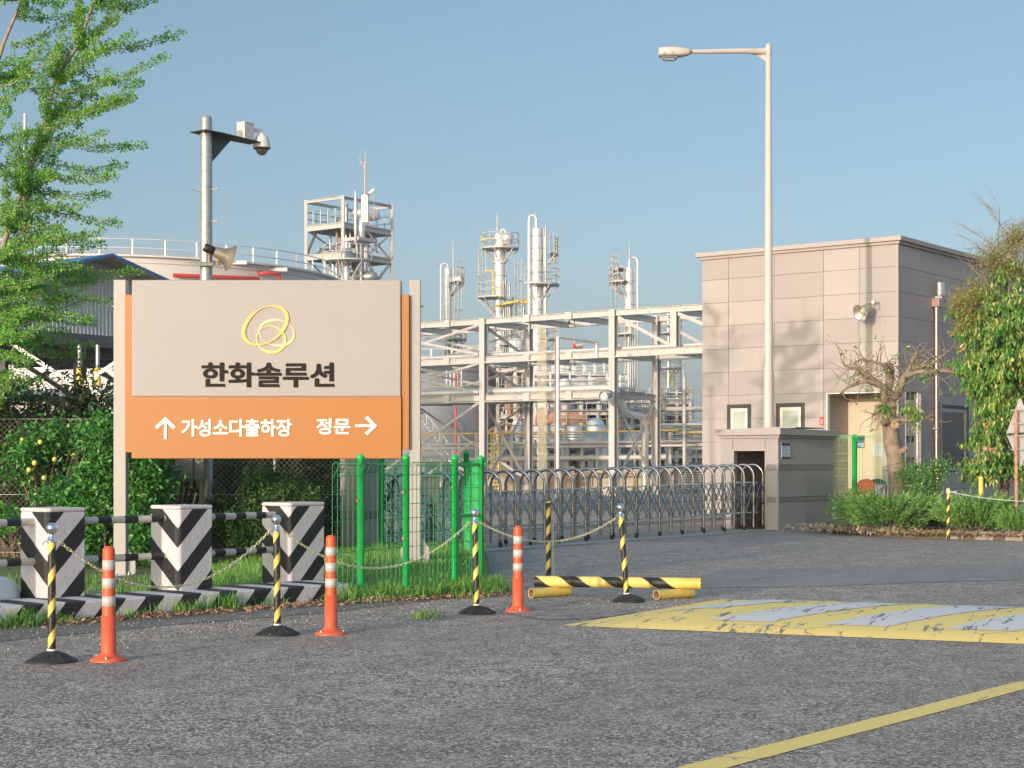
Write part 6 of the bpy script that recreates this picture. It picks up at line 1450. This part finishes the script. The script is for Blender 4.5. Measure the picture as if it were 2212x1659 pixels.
for k in range(46):
    a, b = random.uniform(1.6, FW * .8), random.uniform(.2, FD_ - .3); z0 = random.uniform(8, 19); z1 = min(ZT - .2, z0 + random.uniform(1, 5)); r = random.choice((.05, .07, .1, .14)); p = nn0(a, b, z0)
    q = [p, V((p.x, p.y, z1))]; 
    if random.random() < .6: q.append(V((p.x, p.y, z1)) + (E1 if random.random() < .6 else E2) * random.uniform(-1.5, 1.5))
    mb.tube(q, r, 6)
for k in range(7): x = xat(782 + k * 2.1, 128.2); mb.tube([(x, 128.2, zat(480, 128.2)), (x, 128.2, zat(418 + abs(k - 3) * 1.5, 128.2))], .08, 6)
mb.build('pipework', mt['galv'], ft_)
mb = MB()
for k in range(34):
    a, b = random.uniform(1.2, FW * .75), random.uniform(.2, FD_ - .3); z0 = random.uniform(9, 21.4); mb.sphere(nn0(a, b, z0), random.uniform(.12, .3), 7)
mb.build('valve', mt['steeldark'], ft_)
mb = MB(); d = 129; mb.tube([PX(788.5, 422, d), PX(789, 352, d)], .075, 8); mb.tube([PX(789, 360, d), PX(790.5, 326, d)], .035, 5); mb.tube([PX(778, 340, d), PX(778, 350, d), PX(789, 351, d)], .04, 5); mb.tube([PX(778, 350, d), PX(788, 362, d)], .04, 5)
for k in range(14): y = 415 - k * 4.3; mb.tube([PX(786.5, y, d), PX(791, y, d)], .05, 4)
tag(mb.build('aerial', M('aerial_paint', (.55, .38, .34), .6)), 'tall thin aerial rising from the top of the steel tower', 'aerial')
t = thing('windsock', 'red and white windsock on top of the steel tower', 'windsock', PX(789, 424, 128.6)); d = 128.6
mb = MB(); a, b, c_ = PX(790, 424, d), PX(797, 418.5, d), PX(807, 411.5, d); mb.tube([a, b], [.09, .11], 12); mb.build('red_sleeve', mt['red'], t); mb = MB(); mb.tube([b, c_, PX(809, 409.5, d)], [.11, .15, .11], 12); mb.build('white_sleeve', mt['lwhite'], t); mb = MB(); mb.tube([PX(808, 412, d), PX(808, 480, d)], .03, 4); mb.build('halyard', mt['galv'], t)

# ---- pipe rack (portal frames in two parallel rows)
R0 = V((4.38, 72, 0)); rp = lambda t_, w_, z: R0 + E2 * t_ + E1 * w_ + V((0, 0, z)); RW = 3.5
rk = thing('pipe_rack', 'pale painted steel pipe rack on tall columns crossing behind the folding gate', 'pipe rack', R0)
Z1, Z2, Z3 = 8.0, 6.25, 4.5
def rcol(t_, w_, z0=0, z1=Z1): mb = MB(); mb.hbeam(rp(t_, w_, z0), rp(t_, w_, z1), .30, .30, .03, 0, E1); return mb.build('column', mt['steelpaint'], rk)
for t_ in (0, 7.1, 14.2): rcol(t_, 0); rcol(t_, RW)
rcol(-3.1, 0, Z2, Z1 - .25); rcol(-7.5, 0, 0, Z1); rcol(-7.5, RW, 0, Z1)
for w_ in (0, RW):
    for z, (a, b) in ((Z1, (-9, 14.6)), (Z2, (-9, 14.6)), (Z3, (0, 14.6))):
        mb = MB(); mb.hbeam(rp(a, w_, z - .14), rp(b, w_, z - .14), .20, .27, .022)
        for s_ in (2.3, 4.6, 9.2): 
            if a < s_ < b: mb.beam(rp(s_ - .17, w_ - .012, z - .14), rp(s_ + .17, w_ - .012, z - .14), .22, .33)
        for s_ in [x * 1.77 - 8.9 for x in range(14)]:
            if a < s_ < b: mb.beam(rp(s_, w_ - .05, z - .26), rp(s_, w_ - .05, z - .02), .12, .02)
        mb.build('beam', mt['steelpaint'], rk)
mb = MB()
for z in (Z1, Z2, Z3):
    for t_ in ([-7.5, -5.3, -3.1, 0, 2.35, 4.7, 7.1, 9.5, 11.8, 14.2] if z > Z3 else [0, 2.35, 4.7, 7.1, 9.5, 11.8, 14.2]): mb.hbeam(rp(t_, 0, z - .20), rp(t_, RW, z - .20), .16, .26, .02)
for t_ in (-7.5, -3.1, 2.35, 7.1, 11.8):
    for z in (Z1,):
        for sg2 in (0, RW): mb.beam(rp(t_, sg2, z - .12), rp(t_ + 2.4, RW - sg2, z - .12), .09, .06)
mb.build('cross_beam', mt['steelpaint'], rk)
def ang_(mb, a, b, w_=.11): mb.beam(a, b, .05, w_, 0); mb.beam(a, b, w_, .02)
mb = MB()
for w_ in (0, RW):
    o = -.08 if w_ == 0 else .08
    for (za, zb) in ((Z2, Z1 - .3), (Z3, Z2 - .3), (.5, Z3 - .35)):
        ang_(mb, rp(7.3, w_ + o, zb), rp(14.0, w_ + o, za)); ang_(mb, rp(7.3, w_ + o * 1.6, za + .1), rp(14.0, w_ + o * 1.6, zb))
    ang_(mb, rp(-.3, w_ + o, Z1 - .35), rp(-3.0, w_ + o, Z2 + .05), .14); ang_(mb, rp(-3.3, w_ + o, Z1 - .35), rp(-6.5, w_ + o, Z2 + .05), .14)
for t_ in (0, 7.1):
    for (za, zb) in (((.4, Z3 - .5)), ) if t_ == 0 else ((.4, Z3 - .5), (Z3 + .1, Z2 - .4), (Z2 + .1, Z1 - .4)):
        ang_(mb, rp(t_ - .05, .15, zb), rp(t_ - .05, RW - .15, za), .14)
        if za < 1: ang_(mb, rp(t_ + .05, .15, za), rp(t_ + .05, RW - .15, zb), .14)
mb.build('brace', mt['steelpaint'], rk)
for t_ in (0, 7.1):
    for w_ in (0, RW): mb = MB(); c_ = rp(t_, w_, 0); mb.obox(c_ - E1 * .35 - E2 * .35 - V((0, 0, .1)), E1 * .7, E2 * .7, V((0, 0, .45))); mb.build('footing', mt['concrete'], rk)
mb = MB(); pz_ = Z3 + .17; mb.tube([rp(14.6, .7, pz_), rp(.9, .7, pz_), rp(.45, .7, pz_ - .05), rp(.2, .75, pz_ - .35), rp(.1, .9, pz_ - .9), rp(.1, 1.3, pz_ - 1.15), rp(.1, 2.3, pz_ - 1.2), rp(.1, 2.6, pz_ - 1.4), rp(.1, 2.7, pz_ - 2.0), rp(.1, 2.7, .1)], .17, 18); tag(mb.build('process_pipe', mt['alu']), 'thick shiny pipe along the lowest beam of the rack, bending down at its end', 'pipe')
for w_, z, r, lb in ((.5, Z2 + .10, .085, 'shiny pipe lying along the middle beam of the rack, nearer one'), (.95, Z2 + .08, .06, 'thin shiny pipe lying along the middle beam of the rack, farther one')):
    mb = MB(); mb.tube([rp(14.6, w_, z), rp(-9, w_, z)], r, 12); tag(mb.build('process_pipe', mt['alu']), lb, 'pipe')
for k in range(5):
    mb = MB(); w_ = 1.3 + k * .42; mb.tube([rp(14.6, w_, Z3 + .05), rp(.3, w_, Z3 + .05)], random.choice((.05, .07, .09)), 8); tag(mb.build('rack_pipe', mt['pipecream'] if k % 2 else mt['galv']), 'slim pipe on the lowest rack level, the %s of five from the front' % ('first', 'second', 'third', 'fourth', 'fifth')[k], 'pipe', 'slim pipes inside the rack')
mb = MB()
for z in (Z3 - .33, Z2 - .30): mb.tube([rp(14.5, -.13, z), rp(-8 if z > Z3 else .3, -.13, z)], .03, 6)
mb.build('conduit', mt['pipecream'], rk)
# conduit bundle
bd = 73.5; t = thing('conduit_bundle', 'bundle of eight cream vertical conduits hanging behind the rack column', 'conduits', (xat(1170, bd), bd, 0))
for k in range(8):
    px = 1161.5 + k * 2.6; mb = MB(); x = xat(px, bd); pts = [V((x, bd, .1)), V((x, bd, zat(716 + 3 * abs(k - 4), bd)))]
    pts += [V((x - .06, bd + .05, zat(706 + abs(k - 4), bd))), V((x - .28, bd + .2, zat(701, bd)))]; mb.tube(pts, .0145, 6); mb.build('conduit', mt['bundle'], t)
mb = MB()
for y in (737, 797, 880, 980): mb.bx(xat(1159, bd), xat(1182, bd), bd - .04, bd - .025, zat(y + 1, bd), zat(y - 1, bd))
mb.build('clamp_bar', mt['pipecream'], t)
# goal-post pipe with lamp
gd_ = 66; t = thing('gantry_pipe', 'shiny pipe stand with a horizontal arm and a red-tipped beacon in front of the rack', 'pipe stand', (xat(1205, gd_), gd_, 0))
mb = MB(); mb.tube([PX(1205, 1062, gd_), PX(1205, 731, gd_), PX(1207, 728, gd_), PX(1285, 738, gd_ + 3), PX(1289, 741, gd_ + 3), PX(1289, 772, gd_ + 3)], .075, 12); mb.build('pipe', mt['alu'], t)
mb = MB(); mb.tube([PX(1199, 1062, gd_), PX(1199, 731, gd_)], .022, 6); mb.build('cable', mt['rust'], t)
mb = MB(); mb.tube([PX(1244, 747, gd_), PX(1258, 745, gd_)], .14, 16); lmp = mb.build('beacon', mt['galv'], t); mb = MB(); mb.tube([PX(1238, 748, gd_), PX(1244, 747, gd_)], .10, 12); mb.build('beacon_tip', mt['red'], lmp); mb = MB(); mb.tube([PX(1240, 730, gd_), PX(1240, 744, gd_)], .015, 5); mb.build('hanger', mt['galv'], lmp)
mb = MB(); mb.bx(xat(1200, gd_) - .0, xat(1211, gd_), gd_ - .2, gd_ + .2, 0, zat(1015, gd_)); mb.build('sleeve', mt['galv'], t)
# floodlight on the rack column
t = thing('floodlight', 'round glass floodlight on a bracket on the right rack column', 'floodlight', PX(1318, 852, 71.5)); mb = MB(); q = PX(1310, 856, 71.2); mb.lathe([(.01, -.3), (.12, -.25), (.15, 0), (.25, .18), (.26, .2)], q, 18, 0, V((-.6, -.6, -.2)).normalized()); mb.build('lamp_body', mt['galv'], t)
mb = MB(); mb.sphere(q + V((-.6, -.6, -.2)).normalized() * .1, .2, 12); mb.build('bulb', mt['lwhite'], t); mb = MB(); mb.tube([PX(1304, 851, 71.3), PX(1310, 843, 71.3), PX(1320, 845, 71.5), PX(1324, 850, 71.9)], .035, 6); mb.tube([PX(1320, 830, 71.3), PX(1318, 790, 71.3), PX(1322, 778, 71.3)], .02, 5); mb.build('bracket', mt['galv'], t)

# ---- concrete dyke wall, cooling unit
mb = MB(); wz = 1.12; mb.bx(xat(1095, 86), xat(1455, 86), 86, 86.4, -.05, wz); mb.bx(xat(1225, 85.6), xat(1240, 85.6), 85.4, 86, -.05, wz + .1); mb.bx(xat(1395, 85.6), xat(1425, 85.6), 85.2, 86, -.05, wz + .05)
for k in range(9): mb.bx(xat(1245 + k * 4, 85.7), xat(1247 + k * 4, 85.7), 85.9, 85.99, .2, wz - .05)
tag(mb.build('dyke_wall', mt['concretewarm']), 'yellowish concrete bund wall behind the folding gate', 'wall')
mb = MB(); mb.tube([PX(1290, 1024, 85), PX(1240, 1024, 85), PX(1222, 1040, 85)], .06, 7); mb.tube([PX(1290, 1024, 85), PX(1370, 1024, 85), PX(1372, 1060, 85)], .06, 7); tag(mb.build('wall_pipe', mt['rust']), 'thin brown pipe running along the concrete bund wall', 'pipe')
mb = MB(); mb.bx(xat(1080, 88), xat(1100, 88), 83, 84, -.05, 1.3); tag(mb.build('dyke_pier', mt['concretewarm']), 'short concrete pier left of the bund wall', 'pier')
ud = 78; t = thing('cooling_unit', 'dark louvred cooling unit against the wall left of the gatehouse', 'cooling unit', (xat(1495, ud), ud, 0))
mb = MB(); mb.bx(xat(1462, ud), xat(1545, ud), ud, ud + 1.2, 0, zat(1008, ud)); mb.build('housing', mt['steeldark'], t)
mb = MB(); 
for k in range(8): z = zat(1056 - k * 5.2, ud); mb.bx(xat(1465, ud), xat(1540, ud), ud - .06, ud - .01, z, z + .05)
mb.build('louvre', mt['galv'], t)
mb = MB(); 
for (a, b, y0, y1) in ((1060, 1086, 1008, 1050), (1052, 1062, 1022, 1062)): mb.tube([PX(a, y0 + 6, 84), PX(a + 4, y0, 84), PX(b - 4, y0, 84), PX(b, y0 + 6, 84), PX(b, 1060, 84)], .22, 10)
tag(mb.build('bent_pipe', mt['pipecream']), 'fat cream bent pipe behind the left end of the gate', 'pipe')
t = thing('caged_ladder', 'yellow ladder standing behind the gate between two rack columns', 'ladder', (xat(996 + 60, 80), 80, 0)); mb = MB()
for px in (1061, 1077): mb.tube([PX(px, 1065, 80), PX(px, 908 + 30, 80)], .035, 6)
for k in range(16): y = 1055 - k * 8; mb.tube([PX(1061, y, 80), PX(1077, y, 80)], .03, 5)
mb.build('ladder', mt['yellowp'], t)
mb = MB()
for k in range(7): mb.tube([PX(1086 + 0 * k, 1062, 82), PX(1086, 1060, 82)], .02, 4)
# low pipe racks in front of the process area
random.seed(21)
for (y, d, r, mat_, a, b, lb) in ((934, 88, .045, 'yellowp', 905, 1465, 'long yellow handrail of the low pipe rack'), (957, 88, .08, 'pipecream', 905, 1525, 'long cream pipe of the low rack, third from the top'), (966, 88, .075, 'pipecream', 905, 1525, 'long cream pipe of the low rack, just above the broad one'), (991, 88, .14, 'pipecream', 905, 1440, 'broad cream beam of the low pipe rack'), (884, 104, .16, 'pipecream', 1405, 1525, 'upper thick cream pipe left of the gatehouse'), (919, 100, .14, 'pipecream', 1395, 1525, 'lower thick cream pipe left of the gatehouse'), (934, 92, .06, 'yellowp', 1465, 1525, 'short yellow handrail left of the gatehouse'), (970, 92, .09, 'pipecream', 1440, 1530, 'cream pipe beside the cooling unit'), (948, 90, .06, 'galv', 1440, 1530, 'grey pipe left of the gatehouse wall')):
    mb = MB(); k2 = .015 * (b - a); mb.tube([PX(a, y + k2 * .5, d + 3), PX(b, y - k2 * .5, d - 3)], r, 8); tag(mb.build('long_pipe', mt[mat_]), lb, 'pipe')
t = thing('low_rack', 'low cream post-and-rail pipe support in front of the process plant', 'rack', (xat(1200, 88.4), 88.4, 0))
for k in range(15):
    px = 915 + k * 38; mb = MB(); mb.beam(PX(px, 1052, 88.5), PX(px, 934, 88.5), .15, .15); mb.build('post', mt['pipecream'], t)

# ---- process structures: steel bents with random vessels, pipes and valves
def process(name, label, px0, px1, ytop, d, depth, bays, zlev, npipe, nves, seed, mats=('galv', 'steelpaint', 'pipecream'), dark=True):
    random.seed(seed); t = thing(name, label, 'process structure', (xat((px0 + px1) / 2, d), d, 0)); xa, xb = xat(px0, d), xat(px1, d); zt_ = zat(ytop, d)
    for i in range(bays + 1):
        x = xa + (xb - xa) * i / bays
        for y in (d, d + depth): mb = MB(); mb.hbeam((x, y, 0), (x, y, zt_), .22, .22, .03); mb.build('column', mt['steelpaint'], t)
    zs = [zat(y, d) for y in zlev]; mb = MB()
    for z in zs:
        for y in (d, d + depth / 2, d + depth): mb.hbeam((xa, y, z), (xb, y, z), .2, .26, .03)
        for i in range(bays + 1): x = xa + (xb - xa) * i / bays; mb.hbeam((x, d, z), (x, d + depth, z), .2, .26, .03)
    mb.build('beam', mt['steelpaint'], t); mb = MB()
    for z in zs:
        y = d - .3
        for h in (.55, 1.05): mb.tube([(xa, y, z + h), (xb, y, z + h)], .035, 5)
        for k in range(int((xb - xa) / 1.2) + 1): mb.tube([(xa + k * 1.2, y, z), (xa + k * 1.2, y, z + 1.05)], .03, 4)
    mb.build('handrail', mt['galv'], t)
    if dark:
        mb = MB()
        for z in zs[:-1]: mb.bx(xa, xb, d + .3, d + depth, z - .06, z - .01)
        mb.build('grating', mt['steeldark'], t)
    for m_ in mats:
        mb = MB()
        for k in range(npipe):
            y = d + random.uniform(-.2, depth); r = random.choice((.04, .05, .07, .09, .13)); z = random.uniform(.6, zt_); x = random.uniform(xa, xb)
            if random.random() < .5:
                x2 = min(xb, x + random.uniform(1, 5)); pts = [V((x, y, z)), V((x2, y, z))]
                if random.random() < .6: pts.append(V((x2, y, max(.2, z - random.uniform(.5, 2.5)))))
                if random.random() < .5: pts.insert(0, V((x, y, min(zt_, z + random.uniform(.4, 2)))))
            else: pts = [V((x, y, max(.1, z - random.uniform(1, 3)))), V((x, y, z))]
            mb.tube(pts, r, 6)
        mb.build('pipework', mt[m_], t)
    mb = MB()
    for k in range(npipe): q = V((random.uniform(xa, xb), d + random.uniform(0, depth), random.uniform(.5, zt_))); mb.sphere(q, random.uniform(.07, .2), 6); mb.tube([q, q + V((0, 0, .35))], .04, 5); mb.tube([q + V((-.13, 0, .35)), q + V((.13, 0, .35))], .03, 5)
    mb.build('valve', mt['steeldark'], t)
    for k in range(nves):
        q = V((random.uniform(xa + .8, xb - .8), d + random.uniform(.3, depth - .3), random.choice(zs[:-1] or zs) + .55)); R = random.uniform(.3, .55); l_ = random.uniform(.8, 1.8); mb = MB(); ax = V((1, 0, 0)) if random.random() < .5 else V((0, 0, 1)); mb.lathe([(.01, -l_ - R * .4), (R * .7, -l_ - R * .25), (R, -l_), (R, l_), (R * .7, l_ + R * .25), (.01, l_ + R * .4)], q, 16, 0, ax); mb.build('vessel', mt[random.choice(('alu', 'galv', 'rust', 'tankwhite'))], t)
    return t
process('process_structure', 'crowded steel process structure with pipes and vessels behind the middle of the rack', 1180, 1330, 845, 100, 6, 4, (960, 925, 892, 862), 42, 8, 3)
process('process_structure', 'narrow steel process structure behind the left half of the rack', 1075, 1150, 752, 108, 4, 2, (950, 900, 850, 800, 770), 26, 4, 9)
process('process_structure', 'light steel process structure behind the right rack column', 1330, 1400, 862, 104, 5, 2, (955, 920, 890), 26, 4, 12, dark=True)
process('process_structure', 'distant steel process structure left of the gatehouse', 1405, 1490, 838, 126, 6, 3, (960, 925, 895, 870), 30, 3, 14, dark=False)
process('process_structure', 'low equipment row behind the yellow handrail', 1080, 1530, 948, 93, 3, 10, (985, 960), 46, 8, 17, dark=True)
def hvessel(label, px0, px1, y0, y1, d, mat):
    R = (y1 - y0) / 2 * d / FPX; z = zat((y0 + y1) / 2, d); xa, xb = xat(px0, d), xat(px1, d); t = thing('horizontal_vessel', label, 'vessel', ((xa + xb) / 2, d, 0)); mb = MB()
    mb.lathe([(.01, 0), (R * .6, R * .12), (R * .92, R * .35), (R, R * .6), (R, xb - xa - R * .6), (R * .92, xb - xa - R * .35), (R * .6, xb - xa - R * .12), (.01, xb - xa)], (xa, d, z), 28, 0, V((1, 0, 0))); mb.build('shell', mt[mat], t)
    for f in (.25, .75): mb = MB(); x = xa + (xb - xa) * f; mb.bx(x - .15, x + .15, d - R * .7, d + R * .7, 0, z - R * .6); mb.build('saddle', mt['steelpaint'], t)
hvessel('big grey horizontal drum between the two main rack columns', 1252, 1345, 933, 990, 90.5, 'galv'); hvessel('grey domed horizontal drum seen between the right rack columns', 1345, 1396, 930, 990, 92, 'galv')
hvessel('rust brown horizontal exchanger in the dark part of the process structure', 1155, 1210, 903, 917, 97, 'rust')
t = thing('chemical_tank', 'pale blue-white upright plastic tank below the drum, behind the bund wall', 'tank', (xat(1308, 88.8), 88.8, 0)); vcyl(1286, 1318, 968, 1050, 88.9, 'shell', 'tankwhite', t, False); vcyl(1326, 1342, 968, 1050, 88.9, 'shell', 'tankwhite', t, False)
# access stair on the grey tank
mb = MB(); dd_ = 104
for k in range(14): mb.beam(PX(905 + k * 5.4, 905 + k * 7, dd_), PX(910 + k * 5.4, 905 + k * 7, dd_), .5, .06)
for o_ in (0, -25): mb.beam(PX(900, 893 + o_, dd_), PX(985, 1003 + o_, dd_), .06, .10 if o_ == 0 else .06)
for k in range(6): mb.tube([PX(908 + k * 14, 903 + k * 18, dd_), PX(908 + k * 14, 878 + k * 18, dd_)], .04, 5)
mb.bx(xat(955, dd_), xat(1000, dd_), dd_ - .3, dd_ + .3, zat(992, dd_) - .1, zat(992, dd_)); tag(mb.build('tank_stair', mt['galv']), 'grey stair climbing the dark grey tank', 'stair')
mb = MB(); dd_ = 105; mb.bx(xat(962, dd_), xat(998, dd_), dd_ - .8, dd_, zat(838, dd_), zat(836, dd_))
for k in range(5): mb.tube([PX(965 + k * 8, 837, dd_ - .7), PX(965 + k * 8, 800, dd_ - .7)], .05, 5)
for h in (805, 820): mb.tube([PX(962, h, dd_ - .7), PX(998, h, dd_ - .7)], .05, 5)
tag(mb.build('tank_platform', mt['white']), 'small white railed platform on the side of the dark grey tank', 'platform')
mb = MB(); mb.tube([PX(984, 800, dd_ - 1), PX(984, 985, dd_ - 1)], .06, 6); tag(mb.build('fire_pipe', mt['red']), 'thin dark red pipe down the side of the dark grey tank', 'pipe')
# pole with bracket and distant block, hills
t = thing('utility_pole', 'pale pole with a small side bracket left of the gatehouse', 'pole', (xat(1479, 84), 84, 0)); mb = MB(); mb.tube([PX(1478.5, 1062, 84), PX(1478.5, 815, 84)], .10, 10); mb.tube([PX(1476.5, 815, 84), PX(1476, 780, 84)], .035, 6); mb.build('pole', mt['pipecream'], t); mb = MB(); mb.beam(PX(1480, 845, 84), PX(1500, 845, 84), .1, .12); mb.beam(PX(1480, 864, 84), PX(1492, 847, 84), .06, .06); mb.build('bracket', mt['pipecream'], t)
t = thing('apartment_block', 'distant pale tower block fading in the haze left of the gatehouse', 'building', (xat(1492, 900), 900, 0)); xa, xm, xb = xat(1478, 900), xat(1492, 900), xat(1501, 905); zt_ = zat(855, 900)
mb = MB(); mb.bx(xa, xm, 900, 915, -.02, zt_); mb.bx(xm, xb, 905, 918, -.02, zt_ - 2); mb.bx(xa + 1, xa + 2.2, 901, 903, zt_, zt_ + 1.2); mb.build('wall', mt['tower_far'], t)
mb = MB()
for k in range(10):
    for j in range(2): z = 3 + k * 3.3; mb.bx(xm + .35 + j * 1.1, xm + .95 + j * 1.1, 904.9, 904.99, z, z + 1.4)
mb.build('window', mt['glassdark'], t)
mb = MB(); n = 90; vs = []; prof = lambda x: 62 + 40 * sin(x * .0021 + .2) ** 2 + 14 * sin(x * .006) + 6 * sin(x * .017 + 2)
for i in range(n + 1): x = -1600 + 4100 * i / n; vs += [(x, 3300, -.02), (x, 3420 , max(20, prof(x)) * .5), (x, 3600, max(25, prof(x))), (x, 4300, -.02)]
fs = [(4 * i + k, 4 * i + 4 + k, 4 * i + 5 + k, 4 * i + 1 + k) for i in range(n) for k in range(3)]
mb.add(vs, fs, 0, True); o = mb.build('hills', M('hill_green', (.07, .09, .07), .9, var=.3, scale=.01)); o['kind'] = 'structure'

# ---- air
mb = MB(); mb.bx(-1710, 2610, -80, 4510, -1.03, 128)
hzm = bpy.data.materials.new('haze_air'); hzm.use_nodes = True; n = hzm.node_tree
n.nodes.remove(n.nodes['Principled BSDF']); pv = n.nodes.new('ShaderNodeVolumePrincipled'); pv.inputs['Color'].default_value = (.86, .90, .96, 1); pv.inputs['Density'].default_value = .0004; pv.inputs['Anisotropy'].default_value = .1
n.links.new(pv.outputs[0], n.nodes['Material Output'].inputs['Volume'])
o = mb.build('haze', hzm); o['kind'] = 'stuff'
